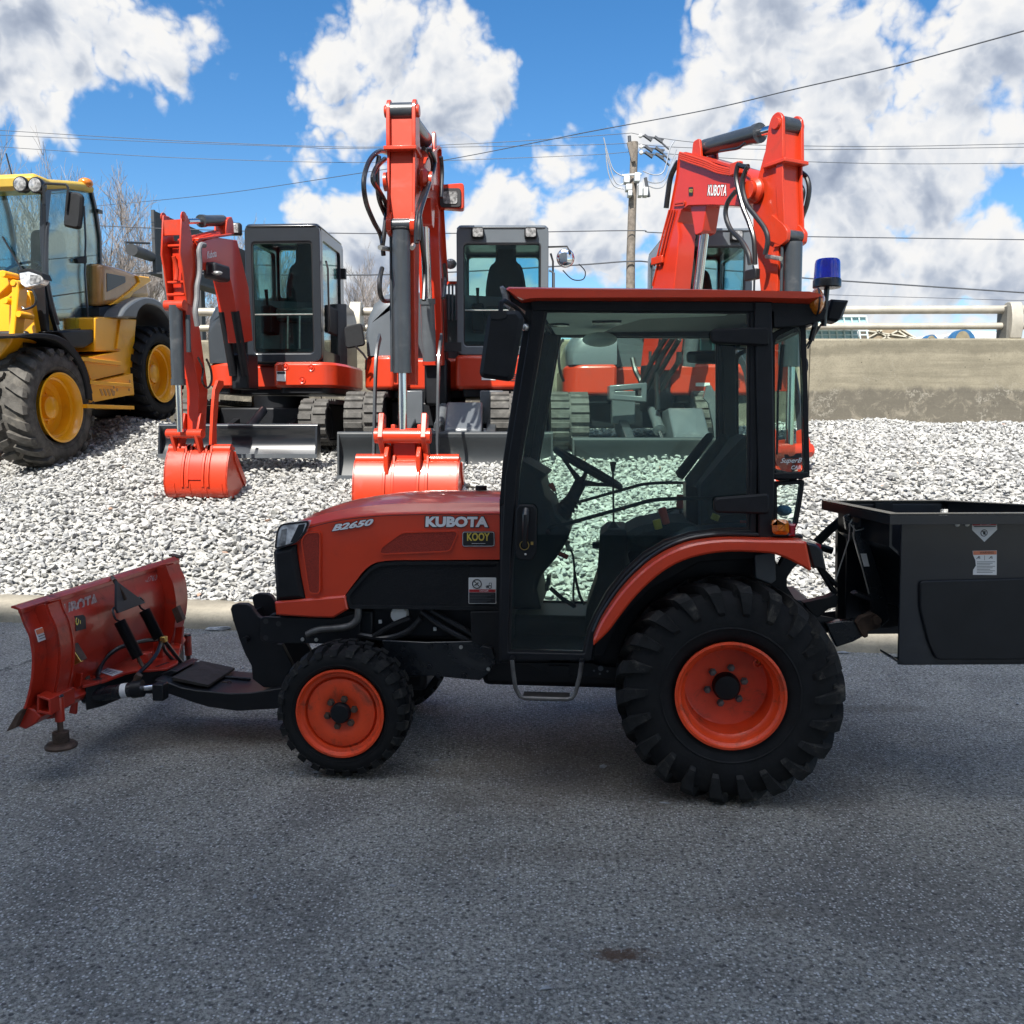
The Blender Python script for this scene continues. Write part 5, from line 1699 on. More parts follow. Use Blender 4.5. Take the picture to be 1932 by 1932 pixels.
# ------------------------------------------------------------------ snow plough on the nose
def build_plow():
    YN = -.78
    prof_px = ((158, 652), (172, 700), (205, 790), (243, 870), (262, 960), (274, 1060), (270, 1180), (262, 1260), (240, 1370), (215, 1460), (200, 1500))
    prof = [Vector((a, b)) for a, b in XZ(TF, 'A', YN, *prof_px)]
    prof = crom(prof, 3)
    x0, z0 = prof[0]
    yf, zf = TF.yz(*K('A', (1522, 208))[0], x0)
    print('plow far y', yf, 'z', zf, z0)
    YFAR = yf
    t = thing('snow_plow', 'orange snow plough blade with springs and skid feet at the nose of the tractor', 'snow plow', tuple(TF.M @ Vector((x0, 0, 0))), TYAW)
    th = .010

    def sheet(mb, pr, ya, yb, off0, off1, n=2):
        """curved band following the blade profile, set off behind (+x) it"""
        nm = []
        for i, p in enumerate(pr):
            d = (pr[min(i + 1, len(pr) - 1)] - pr[max(i - 1, 0)]).normalized()
            nm.append(Vector((-d.y, d.x)))
        loop = [p + q * off0 for p, q in zip(pr, nm)] + [p + q * off1 for p, q in zip(pr, nm)][::-1]
        mb.prism([tuple(v) for v in loop], ya, yb)
        return nm
    mb = MB(TF)
    nm = sheet(mb, prof, YN, YFAR, 0, th)
    bl = mb.build('blade', M['plow'], t, smooth=60)
    # rolled top lip, end lips
    top = prof[0]
    lip = [tuple(top + Vector(q)) for q in ((-.030, .016), (-.012, .018), (.016, .004), (.018, -.016), (.004, -.016), (.000, .000), (-.030, .008))]
    MB(TF).prism(lip, YN - .005, YFAR + .005).build('top_lip', M['plow'], bl, bevel=.002)
    e = [tuple(top + Vector(q)) for q in ((-.05, .030), (.012, .016), (.014, .008), (-.05, .020))]
    MB(TF).prism(e, YFAR + .006, YFAR + .06).build('rubber_deflector', M['rust'], bl)
    # cutting edge and worn bottom
    low = XZ(TF, 'A', YN, (200, 1500), (215, 1505), (145, 1665), (62, 1700), (150, 1545))
    MB(TF).prism(low, YN - .01, YFAR + .01).build('cutting_edge', M['rust'], bl, bevel=.003)
    lo2 = XZ(TF, 'A', YN + .02, (205, 1480), (300, 1520), (350, 1575), (300, 1640), (215, 1685), (150, 1660))
    MB(TF).prism(lo2, YN + .02, YFAR - .02).build('bottom_channel', M['plow'], bl, bevel=.006)
    # end wing faces (outer bands) and vertical ribs
    W_ = YFAR - YN
    xr_ = x0 + .08
    ry = [TF.yz(*K('A', q)[0], xr_)[0] for q in ((415, 560), (545, 525), (1440, 262), (1530, 240))]
    print('ribs', ry)
    for (a, b, o) in ((ry[0], ry[0] + .012, .062), (ry[1] - .012, ry[1], .075), (ry[2], ry[2] + .012, .075), (ry[3] - .012, ry[3], .062)):
        mb = MB(TF)
        sheet(mb, prof[1:], a, b, th * .5, o)
        mb.build('rib', M['plow'], t, smooth=0)
    for (a, b) in ((ry[0] + .010, ry[1] - .010), (ry[2] + .010, ry[3] - .010)):
        mb = MB(TF)
        sheet(mb, prof[2:], a, b, .062, .070)
        mb.build('rib_cover', M['plow'], t, smooth=60)
    zmid = prof[len(prof) // 2]
    # lettering on the back, dealer mark, stickers: set on the curved skin

    def on_skin(z, y, k=.012):
        i = min(range(len(prof)), key=lambda j: abs(prof[j].y - z))
        p = prof[i] + nm[i] * k
        return p.x
    def skin_z(px, py):
        x = x0 + .03
        for _ in range(4):
            y, z = TF.yz(*K('A', (px, py))[0], x)
            x = on_skin(z, y)
        return Vector((x, y, z))
    q = [skin_z(500, 738), skin_z(858, 612), skin_z(478, 622)]
    MB(TF).text('KUBOTA', q, bold=.05).build('lettering', M['faded'], t)
    q = [skin_z(1235, 418), skin_z(1352, 395), skin_z(1240, 370)]
    MB(TF).text('B2763', q, bold=.0, shear=.2).build('model_lettering', M['faded'], t)
    def patch(name, m, pts, k=.014, root=t):
        P_ = [skin_z(*p) for p in pts]
        v = [p + Vector((.002, 0, 0)) for p in P_]
        return MB(TF).loft([[p - Vector((.003, 0, 0)) for p in P_], v]).build(name, m, root)
    s = patch('dealer_sticker', M['ink'], ((640, 705), (715, 695), (735, 715), (740, 815), (655, 835)))
    MB(TF).text('OY', [skin_z(645, 790) + Vector((.004, 0, 0)), skin_z(700, 770) + Vector((.004, 0, 0)), skin_z(645, 715) + Vector((.004, 0, 0))], bold=.03).build('sticker_text', M['gold'], s)

    def patch2(name, m, y0, y1, za, zb, k, root, dz=0):
        xa, xb = on_skin(za, 0, k), on_skin(zb, 0, k)
        return MB(TF).loft([[Vector((xa, y0, za)), Vector((xa, y1, za + dz)), Vector((xb, y1, zb + dz)), Vector((xb, y0, zb))],
                            [Vector((xa + .002, y0, za)), Vector((xa + .002, y1, za + dz)), Vector((xb + .002, y1, zb + dz)), Vector((xb + .002, y0, zb))]]).build(name, m, root)
    a, b = skin_z(362, 800), skin_z(395, 905)
    s = patch2('warning_sticker', M['sticker'], YN + .035, YN + .12, a.z, b.z, .0125, t)
    patch2('orange_band', M['stickerorange'], YN + .038, YN + .117, a.z - .003, a.z - .022, .0150, s)
    for k in range(6):
        z = a.z - .030 - k * .011
        if z > b.z + .006:
            patch2('print_line', M['ink'], YN + .042, YN + .112 - .015 * (k % 2), z, z - .0022, .0150, s)
    # latch clips
    for (yy, q4) in ((YN + .30, ((578, 985), (640, 940), (735, 1085), (665, 1120))),):
        P_ = XZ(TF, 'A', yy, *q4)
        MB(TF).prism(P_, yy - .03, yy - .012, 'y', .003).build('clip_plate', M['brass'], t)
        P_ = XZ(TF, 'A', yy, (620, 965), (650, 940), (735, 1080), (712, 1092))
        MB(TF).prism(P_, yy - .028, yy + .02).build('clip_plate', M['rust'], t, bevel=.003)
    yy = YFAR - .28
    P_ = XZ(TF, 'A', yy, (1500, 640), (1548, 612), (1600, 730), (1545, 760))
    MB(TF).prism(P_, yy - .03, yy + .01).build('clip_plate', M['rust'], t, bevel=.003)
    # triangle plate and springs
    xs = x0 + .12
    tri = [Vector((xs, *TF.yz(*K('A', q)[0], xs))) for q in ((985, 400), (1240, 590), (1000, 682), (985, 640))]
    MB(TF).loft([[p for p in tri], [p + Vector((.012, 0, 0)) for p in tri]]).build('spring_plate', M['slate'], t, bevel=.003)
    MB(TF).tube([Vector((x0 + .01, *TF.yz(*K('A', (968, 372))[0], x0 + .01))), Vector((xs, *TF.yz(*K('A', (990, 400))[0], xs))), Vector((xs + .015, *TF.yz(*K('A', (1080, 560))[0], xs + .015)))], .010, 8).build('chain_link', M['rust'], t)

    def spring(p0, p1, xA, xB, r=.030):
        a = Vector((xA, *TF.yz(*K('A', p0)[0], xA)))
        b = TF.p3(*K('A', p1)[0], a.y)
        n = 34
        pts = [a.lerp(b, i / (2 * n)) for i in range(2 * n + 1)]
        rr = [r if i % 2 else r * .84 for i in range(2 * n + 1)]
        o = MB(TF).tube(pts, rr, 14).build('spring', M['hose'], t, smooth=20)
        d = (a - b).normalized()
        MB(TF).tube([a, a + d * .02 + Vector((.0, -.02, .0)), a + d * .055 + Vector((0, -.012, 0)), a + d * .07 + Vector((0, .012, 0)), a + d * .045 + Vector((0, .03, 0))], .0055, 8, smooth=4).build('spring_hook', M['hose'], o)
        MB(TF).tube([b, b - d * .05], .009, 8).build('spring_rod', M['rust'], o)
        return a, b
    a1, b1 = spring((1030, 750), (1190, 1062), xs + .02, 0)
    a2, b2 = spring((1245, 655), (1370, 900), xs + .02, 0)
    # quadrant plate at the bottom (horizontal)
    zq = TF.xz(*K('A', (712, 1300))[0], -.42)[1]
    qp = [TF.xy(px, py, zq) for px, py in K('A', (690, 1200), (760, 1185), (860, 1160), (1000, 1100), (1140, 1070), (1330, 1000), (1500, 890), (1590, 885), (1600, 905), (1560, 950), (1530, 1110), (1440, 1155), (1280, 1170), (1180, 1172), (1080, 1195), (900, 1262), (712, 1308))]
    MB(TF).prism(qp, zq - .012, zq, 'z').build('pivot_plate', M['plow'], t, bevel=.002)
    mb = MB(TF)
    for k in range(5):
        c = TF.xy(*K('A', (1355 + k * 22, 1140 - k * 8))[0], zq)
        mb.lathe([(.011, zq + .0006), (0, zq + .0008)], c, 'z', 10)
    for q, r in (((1500, 890), .022), ((1490, 925), .022), ((840, 1250), .022)):
        c = TF.xy(*K('A', q)[0], zq)
        mb.lathe([(r, zq + .0006), (0, zq + .0008)], c, 'z', 14)
    mb.build('plate_hole', M['ink'], t)
    c = TF.xy(*K('A', (742, 1245))[0], zq)
    MB(TF).lathe([(.02, zq), (.02, zq + .012), (.0, zq + .014)], c, 'z', 6).build('plate_bolt', M['rust'], t, smooth=0)
    ls = [TF.xy(px, py, zq + .001) for px, py in K('A', (862, 1190), (918, 1152), (1062, 1185), (970, 1225))]
    o = MB(TF).prism(ls, zq + .0005, zq + .002, 'z').build('plate_label', M['sticker'], t)
    for f in (.25, .45, .65):
        A_, B_, C_, D_ = [Vector(v) for v in ls]
        p, q2 = A_.lerp(B_, f), D_.lerp(C_, f)
        MB(TF).prism([tuple(p.lerp(q2, .1)), tuple(p.lerp(q2, .85)), tuple(p.lerp(q2, .85) + (B_ - A_) * .06), tuple(p.lerp(q2, .1) + (B_ - A_) * .06)], zq + .002, zq + .003, 'z').build('print_line', M['ink'], o)
    # box of the plate down to the frame, uprights
    yy = -.42
    MB(TF).prism(XZ(TF, 'A', yy, (655, 1190), (722, 1195), (708, 1300), (688, 1310), (668, 1545), (608, 1535), (640, 1400)), yy - .015, yy).build('side_upright', M['plow'], t, bevel=.002)
    MB(TF).prism(inset(qp, .012), zq - .125, zq - .0125, 'z').build('angle_frame', M['black'], t, bevel=.004)
    MB(TF).prism(XZ(TF, 'A', .42, (1530, 800), (1590, 790), (1570, 1000), (1545, 1060), (1500, 1060)), .40, .42).build('side_upright', M['plow'], t)
    p = TF.p3(*K('A', (1245, 1060))[0], -.05)
    MB(TF).box(p, (.06, .05, .05)).build('spring_anchor', M['plow'], t, bevel=.006)
    p = TF.p3(*K('A', (1380, 1000))[0], .12)
    MB(TF).box(p, (.05, .05, .12)).build('spring_anchor', M['plow'], t, bevel=.006)
    # hydraulic ram
    ya = -.36
    a, b, c = TF.p3(*K('A', (720, 1398))[0], ya), TF.p3(*K('A', (1222, 1330))[0], ya + .04), TF.p3(*K('A', (1350, 1312))[0], ya + .05)
    cy = MB(TF).tube([a, b], .034, 18).build('angle_cylinder', M['blackgloss'], t)
    MB(TF).tube([a.lerp(b, .84), b + (b - a).normalized() * .006], .041, 18).build('cylinder_gland', M['black'], cy)
    MB(TF).tube([b, c], .014, 12).build('cylinder_rod', M['chrome'], cy)
    MB(TF).tube([a.lerp(b, .66), a.lerp(b, .76)], .0355, 18).build('cylinder_label', M['sticker'], cy)
    p = TF.p3(*K('A', (1370, 1335))[0], ya + .05)
    MB(TF).bb(p.x - .02, p.x + .035, p.y - .03, p.y + .03, p.z - .05, p.z + .03).build('rod_clevis', M['black'], cy, bevel=.006)
    # hoses
    for pts, r, y0, y1 in ((((845, 1250), (850, 1190), (905, 1080), (1010, 990), (1120, 950), (1250, 918), (1400, 905)), .011, -.30, .02),
                           (((1165, 1240), (1200, 1195), (1290, 1110), (1350, 1030), (1380, 960), (1400, 910)), .010, -.30, .02),
                           (((1410, 910), (1450, 960), (1510, 1040), (1560, 1100), (1600, 1150)), .010, .02, .10),
                           (((1400, 930), (1420, 1000), (1500, 1090), (1560, 1130)), .009, .02, .10)):
        n = len(pts)
        MB(TF).tube([TF.p3(*K('A', q)[0], y0 + (y1 - y0) * i / (n - 1)) for i, q in enumerate(pts)], r, 8, smooth=5).build('hydraulic_hose', M['hose'], t)
    MB(TF).box(TF.p3(*K('A', (1412, 905))[0], .0), (.03, .03, .03)).build('hose_fitting', M['brass'], t, bevel=.004)
    p = TF.p3(*K('A', (1168, 1235))[0], -.31)
    MB(TF).tube([p + Vector((-.01, 0, -.04)), p + Vector((.02, 0, .015))], .016, 8).build('hose_fitting', M['rust'], t)
    # push frame back to the tractor
    side = XZ(TF, 't1', -.20, (965, 1010), (1040, 1022), (1130, 1058), (1225, 1076), (1440, 1096), (1560, 1092), (1760, 1062), (1760, 1185), (1710, 1192), (1480, 1206), (1300, 1180), (1200, 1150), (1060, 1100), (1000, 1112), (960, 1100))
    MB(TF).prism(side, -.21, .16).build('push_frame', M['black'], t, bevel=.005)
    zt = [XZ(TF, 't1', -.20, q)[0] for q in ((1060, 1030), (1225, 1072), (1350, 1088))]
    MB(TF).loft([[Vector((zt[0][0], -.18, zt[0][1] + .004)), Vector((zt[0][0], .14, zt[0][1] + .004)), Vector((zt[0][0], .14, zt[0][1] + .02)), Vector((zt[0][0], -.18, zt[0][1] + .02))],
                 [Vector((zt[1][0] + .05, -.18, zt[1][1] + .004)), Vector((zt[1][0] + .05, .14, zt[1][1] + .004)), Vector((zt[1][0] + .05, .14, zt[1][1] + .016)), Vector((zt[1][0] + .05, -.18, zt[1][1] + .016))]]).build('cover_plate', M['worn'], t)
    MB(TF).prism(XZ(TF, 't1', -.05, (985, 990), (1020, 962), (1110, 930), (1150, 940), (1040, 1005)), -.12, .12).build('hitch_plate', M['black'], t, bevel=.004)
    zl = XZ(TF, 't1', -.1, (1500, 1085))[0]
    MB(TF).box((zl[0], -.13, zl[1] + .014), (.14, .07, .003), (0, R(-3), 0)).build('plate_label', M['sticker'], t)
    ch = [TF.p3(*q, -.05) for q in K('t1', (1290, 1045), (1320, 1038), (1350, 1050), (1385, 1036), (1410, 1042), (1435, 1030))]
    mb = MB(TF)
    for i in range(len(ch) * 3 - 3):
        p = ch[i // 3].lerp(ch[i // 3 + 1], (i % 3) / 3)
        mb.torus(p, .010, .003, (1, .2, 0), (0, (i % 2), 1 - (i % 2) + .2), 10, 5)
    mb.build('safety_chain', M['rust'], t)
    # mast with hook, near and far plates
    for yy in (-.17, .10):
        hk = XZ(TF, 't1', -.17, (1435, 575), (1445, 550), (1475, 540), (1535, 541), (1565, 560), (1582, 590), (1610, 622), (1650, 640), (1690, 606), (1722, 600), (1722, 790), (1755, 795), (1822, 925), (1745, 1065), (1640, 1062), (1572, 1010), (1566, 930), (1540, 880), (1528, 862), (1492, 770), (1450, 640))
        MB(TF).prism(hk, yy, yy + .035).build('mast_plate', M['black'], t, bevel=.004)
    MB(TF).prism(XZ(TF, 't1', -.14, (1450, 640), (1520, 620), (1600, 900), (1560, 900)), -.14, .12).build('mast_web', M['black'], t)
    p = TF.p3(*K('t1', (1535, 760))[0], -.18)
    MB(TF).cyl(p + Vector((0, -.03, 0)), p + Vector((0, .06, 0)), .014).build('lock_pin', M['black'], t)
    MB(TF).tube([TF.p3(*q, .02) for q in K('t1', (1262, 962), (1300, 980), (1420, 1000), (1560, 1010))], .007, 6).build('release_rod', M['black'], t)
    # skid feet
    def skid(px, pys, yy, sc=1.0):
        (ptop, pbt, prod, pd0, pd1) = pys
        xc = TF.xz(*K('A', (px, ptop))[0], yy)[0]
        Z = lambda py: TF.xz(*K('A', (px, py))[0], yy)[1]
        o = MB(TF).lathe([(0, Z(ptop)), (.018, Z(ptop)), (.0205, Z(ptop) - .006), (.0205, Z(pbt)), (0, Z(pbt))], (xc, yy), 'z', 18).build('skid_foot', M['plow'], t)
        MB(TF).lathe([(.0125, Z(pbt)), (.0125, Z(prod))], (xc, yy), 'z', 14).build('foot_rod', M['rust'], o)
        mb = MB(TF)
        pr = [(.030, Z(prod))]
        n = 6
        z0_, z1_ = Z(prod), Z(pd0)
        for i in range(n):
            z = z0_ + (z1_ - z0_) * i / n
            pr += [(.0345, z - .001), (.0345, z + (z1_ - z0_) / n * .8), (.0325, z + (z1_ - z0_) / n * .9)]
        mb.lathe(pr, (xc, yy), 'z', 22, caps=(True, False))
        mb.lathe([(.03, z1_), (.058, z1_ - .004), (.068, z1_ - .014), (.066, z1_ - .024), (.05, z1_ - .027), (0, z1_ - .027)], (xc, yy), 'z', 28)
        mb.build('foot_disc', M['rust'], o)
        MB(TF).lathe([(.020, Z(ptop)), (.021, Z(ptop) + .004), (.014, Z(ptop) + .010), (0, Z(ptop) + .011)], (xc, yy), 'z', 16).build('foot_pin', M['hose'], o)
        return xc
    xc = skid(507, (1400, 1610, 1700, 1790, 1850), YN + .10)
    bx = XZ(TF, 'A', YN + .02, (318, 1385), (432, 1425), (440, 1560), (312, 1540))
    o = MB(TF).ring(bx, inset(bx, .010), YN + .02, YN + .20).build('skid_bracket', M['plow'], t, bevel=.002)
    MB(TF).prism(XZ(TF, 'A', YN + .2, (318, 1385), (440, 1350), (560, 1400), (540, 1560), (440, 1570), (312, 1540)), YN + .16, YN + .20).build('bracket_plate', M['plow'], o)
    skid(1618, (875, 1040, 1105, 1125, 1160), YFAR - .06)


# ------------------------------------------------------------------ salt spreader hopper on the rear linkage
def build_hopper():
    W0 = TF.M @ TF.p3(*K('G', (1640, 165))[0], -.62)
    HF = Frame(W0.x, W0.y, 0, R(2.0))
    YN = 0.0
    n0 = HF.p3(*K('G', (1640, 165))[0], YN)
    zt = HF.xz(*K('G', (1540, 140))[0], YN - .02)[1]
    zb = HF.xz(*K('t5', (1100, 1450))[0], YN)[1]
    xl = n0.x
    fl = HF.xy(*K('t5', (510, 262))[0], zt)
    nl = HF.xy(*K('t5', (980, 358))[0], zt)
    fr = HF.xy(*K('t5', (1290, 243))[0], zt)
    print('hopper corners', nl, fl, fr, 'zt', zt, 'zb', zb)
    L = 1.05
    t = thing('salt_spreader', 'open dark grey steel spreader hopper hanging behind the tractor, cut by the right edge', 'spreader', tuple(HF.M @ Vector((xl + .4, 0, 0))), R(2.0))
    yfar = fl[1]
    xr = xl + L
    # near and far end plates
    ep = XZ(HF, 't5', YN, (1042, 365), (1900, 365), (1900, 1450), (1050, 1445))
    ep = [(xl, zt - .012), (xr, zt - .012), (xr, zb), (xl + .01, zb)]
    MB(HF).prism(ep, YN, YN + .012).build('end_plate', M['hopper'], t, bevel=.002)
    xf = fr[0] - .04
    ef = [(xl, zt - .012), (xf, zt - .012), (xf - .1, zb), (xl + .01, zb)]
    MB(HF).prism(ef, yfar - .012, yfar).build('end_plate', M['hopper'], t, bevel=.002)
    # raised guard panel on the near end
    gp = rnd(XZ(HF, 't5', YN - .04, (1200, 862), (1230, 848), (2300, 820), (2300, 1425), (1320, 1428), (1262, 1300), (1200, 1050)), .02, 3)
    MB(HF).prism(gp, YN - .014, YN - .002, 'y', .004).build('drive_guard', M['black'], t, bevel=.002)
    # front wall: vertical strip then slopes inwards to the trough; same at the back
    x_out = nl[0] + .02
    zk = HF.xz(*K('t5', (1040, 590))[0], YN + .02)[1]
    for (xa, xb_, xi, nm) in ((x_out, x_out + .010, xl + .38, 'front_wall'), (xr + .04, xr + .03, xr - .38, 'rear_wall')):
        yk0, yk1 = YN + .012, yfar - .012
        mb = MB(HF)
        sg = 1 if xi > xa else -1
        w1 = [(xa, zt), (xa + .004 * sg, zk), (xi, zb + .12), (xi + .01 * sg, zb + .13), (xa + .014 * sg, zk + .004), (xa + .010 * sg, zt)]
        if nm == 'rear_wall':
            dx = xf - xr
            mb.loft([[Vector((a, yk0, b)) for a, b in w1], [Vector((a + dx * (1 if a > xi + .1 else .45), yk1, b)) for a, b in w1]])
        else:
            mb.prism(w1, yk0, yk1)
        mb.build(nm, M['hopper'], t, smooth=0)
    MB(HF).bb(xl + .36, xf - .02, YN + .012, yfar - .012, zb + .06, zb + .125).build('trough', M['black'], t)
    # rim: folded flange all round
    fo = .035
    xo0, xo1 = nl[0] - .012, xr + .06
    rim_out = [(xo0, nl[1]), (xo1, nl[1]), (fr[0], yfar + .03), (fl[0] - .02, yfar + .03)]
    rim_in = [(xo0 + .045, nl[1] + .045), (xo1 - .045, nl[1] + .045), (fr[0] - .045, yfar - .012), (fl[0] + .03, yfar - .012)]
    MB(HF).ring(rim_out, rim_in, zt - .003, zt + .003, 'z').build('rim', M['blackgloss'], t)
    z1 = zt - .040
    MB(HF).ring(rim_out, inset(rim_out, .004), z1, zt - .0035, 'z').build('rim_flange', M['hopper'], t, bevel=.001)
    # inside lug
    lug = [HF.yz(px, py, xl + .3) for px, py in K('t5', (880, 292), (900, 250), (935, 250), (945, 300))]
    MB(HF).bb(xl + .12, xl + .2, yfar - .03, yfar - .02, zt - .05, zt - .005).build('lifting_lug', M['black'], t)
    MB(HF).bb(xo0 + .5, xo1 - .1, (YN + yfar) / 2 - .02, (YN + yfar) / 2 + .02, zt - .06, zt - .03).build('cross_bar', M['black'], t, bevel=.004)
    # skid flange at the bottom corner
    sk = [HF.p3(*q, YN + .0) for q in K('t5', (965, 1395), (985, 1412), (1010, 1432), (1060, 1452))]
    mb = MB(HF)
    mb.loft([[p + Vector((0, 0, 0)), p + Vector((0, .10, 0)), p + Vector((0, .10, .008)), p + Vector((0, 0, .008))] for p in sk] +
            [[Vector((xr, YN, zb - .004)), Vector((xr, YN + .1, zb - .004)), Vector((xr, YN + .1, zb + .004)), Vector((xr, YN, zb + .004))]])
    mb.build('bottom_flange', M['hopper'], t)
    # bolts
    for q in ((1445, 428), (1516, 427)):
        p = HF.p3(*K('t5', q)[0], YN)
        MB(HF).lathe([(.010, YN), (.010, YN - .004), (0, YN - .006)], (p.x, p.z), 'y', 12).build('bolt', M['steel'], t)
    # stickers
    o = MB(HF).prism(XZ(HF, 't5', YN, (1554, 412), (1733, 410), (1735, 468), (1643, 556), (1554, 470)), YN - .0015, YN).build('warning_sticker', M['sticker'], t)
    MB(HF).prism(XZ(HF, 't5', YN, (1556, 413), (1731, 411), (1731, 436), (1556, 438)), YN - .0022, YN - .001).build('red_band', M['stickerred'], o)

    def q3(y, bl, br, tl):
        return [Vector((a, y, b)) for a, b in XZ(HF, 't5', y, bl, br, tl)]
    MB(HF).text('DANGER', q3(YN - .0026, (1615, 433), (1690, 432), (1615, 417))).build('sticker_text', M['whiteletter'], o)
    MB(HF).prism(XZ(HF, 't5', YN, (1565, 441), (1725, 440), (1725, 447), (1565, 448)), YN - .0022, YN - .001).build('print_line', M['ink'], o)
    c = HF.p3(*K('t5', (1642, 492))[0], YN - .002)
    r = .0135 * .95
    mb = MB(HF).torus(c, r, .0014, (1, 0, 0), (0, 0, 1), 28, 5)
    mb.tube([c + Vector((-r * .7, 0, r * .7)), c + Vector((r * .7, 0, -r * .7))], .0013, 5)
    mb.ball(c + Vector((.001, 0, -.002)), (.005, .0006, .005), 10, 6)
    for k in range(4):
        mb.tube([c + Vector((-.003 + .002 * k, 0, 0)), c + Vector((-.004 + .0035 * k, 0, .009 - .001 * abs(k - 1)))], .001, 5)
    mb.build('hand_pictogram', M['ink'], o)
    o = MB(HF).prism(XZ(HF, 't5', YN, (1558, 622), (1733, 619), (1732, 797), (1560, 795), (1562, 760), (1582, 730), (1578, 690), (1560, 650)), YN - .0015, YN).build('warning_sticker', M['sticker'], t)
    MB(HF).prism(XZ(HF, 't5', YN, (1560, 623), (1731, 621), (1731, 648), (1562, 651)), YN - .0022, YN - .001).build('orange_band', M['stickerorange'], o)
    MB(HF).text('WARNING', q3(YN - .0026, (1610, 644), (1712, 642), (1610, 627))).build('sticker_text', M['ink'], o)
    mb = MB(HF)
    for k in range(8):
        y = 700 + k * 11
        mb.prism(XZ(HF, 't5', YN, (1588, y), (1720 - 18 * (k % 3), y - 1), (1720 - 18 * (k % 3), y + 2), (1588, y + 3)), YN - .0022, YN - .001)
    mb.prism(XZ(HF, 't5', YN, (1643, 655), (1645, 655), (1645, 690), (1643, 690)), YN - .0022, YN - .001)
    for px in (1605, 1695):
        c = HF.p3(*K('t5', (px, 668))[0], YN - .002)
        mb.torus(c, .0035, .0011, (1, 0, 0), (0, 0, 1), 16, 5)
        mb.tube([c + Vector((-.010, 0, -.006)), c + Vector((-.003, 0, -.001)), c + Vector((.005, 0, -.005))], .0012, 5)
    mb.build('print_lines', M['ink'], o)
    # A-frame mast, pins and hitch frame
    af = XZ(TF, 'G', -.32, (1060, 300), (1040, 170), (1100, 130), (1190, 140), (1240, 220), (1290, 420), (1400, 760), (1485, 1060), (1500, 1210), (1410, 1290), (1330, 1180), (1310, 1000), (1240, 720), (1180, 520), (1130, 330))
    MB(TF).prism(af, -.345, -.31).build('hitch_mast', M['blackgloss'], t, bevel=.004)
    MB(TF).prism(XZ(TF, 'G', .05, (960, 230), (1040, 150), (1120, 150), (1180, 300), (1100, 700), (1060, 1180), (960, 1220), (955, 700)), .0, .05).build('hitch_mast', M['black'], t, bevel=.004)
    MB(TF).prism(XZ(TF, 'G', -.30, (1340, 1170), (1500, 1060), (1640, 1140), (1640, 1260), (1500, 1290), (1400, 1290)), -.34, .30).build('hitch_frame', M['black'], t, bevel=.006)
    MB(TF).prism(XZ(TF, 'G', -.32, (1130, 960), (1180, 930), (1640, 1110), (1640, 1160)), -.34, -.28).build('cross_brace', M['black'], t, bevel=.004)
    MB(TF).prism(XZ(TF, 'G', -.36, (1150, 1240), (1200, 1180), (1320, 1140), (1400, 1180), (1410, 1290), (1280, 1340), (1285, 1385), (1240, 1400), (1200, 1340)), -.385, -.35).build('link_end', M['rust'], t, bevel=.006)
    p = TF.p3(*K('G', (1370, 1220))[0], -.38)
    MB(TF).cyl(p + Vector((0, -.03, 0)), p + Vector((0, .1, 0)), .018).build('hitch_pin', M['rust'], t)
    p = TF.p3(*K('G', (1160, 190))[0], -.36)
    MB(TF).cyl(p + Vector((0, -.03, 0)), p + Vector((0, .1, 0)), .014).build('hitch_pin', M['rust'], t)
    hx = [TF.p3(*q, -.37) for q in K('G', (1110, 240), (1150, 175), (1225, 155), (1278, 225), (1250, 295), (1170, 315), (1115, 250))]
    MB(TF).tube(hx, .0028, 6).build('retaining_ring', M['steel'], t)
    MB(TF).tube([TF.p3(*q, -.37) for q in K('G', (1105, 240), (1108, 300), (1100, 400), (1040, 590), (960, 830))], .0032, 6).build('pull_cord', M['steel'], t)
    MB(TF).tube([TF.p3(*q, -.37) for q in K('G', (1148, 260), (1150, 380), (1190, 520), (1250, 740), (1305, 960))], .0032, 6).build('pull_cord', M['steel'], t)
    MB(TF).prism(XZ(TF, 'G', -.346, (1216, 548), (1278, 550), (1308, 678), (1252, 680)), -.3475, -.3455).build('serial_plate', M['sticker'], t)

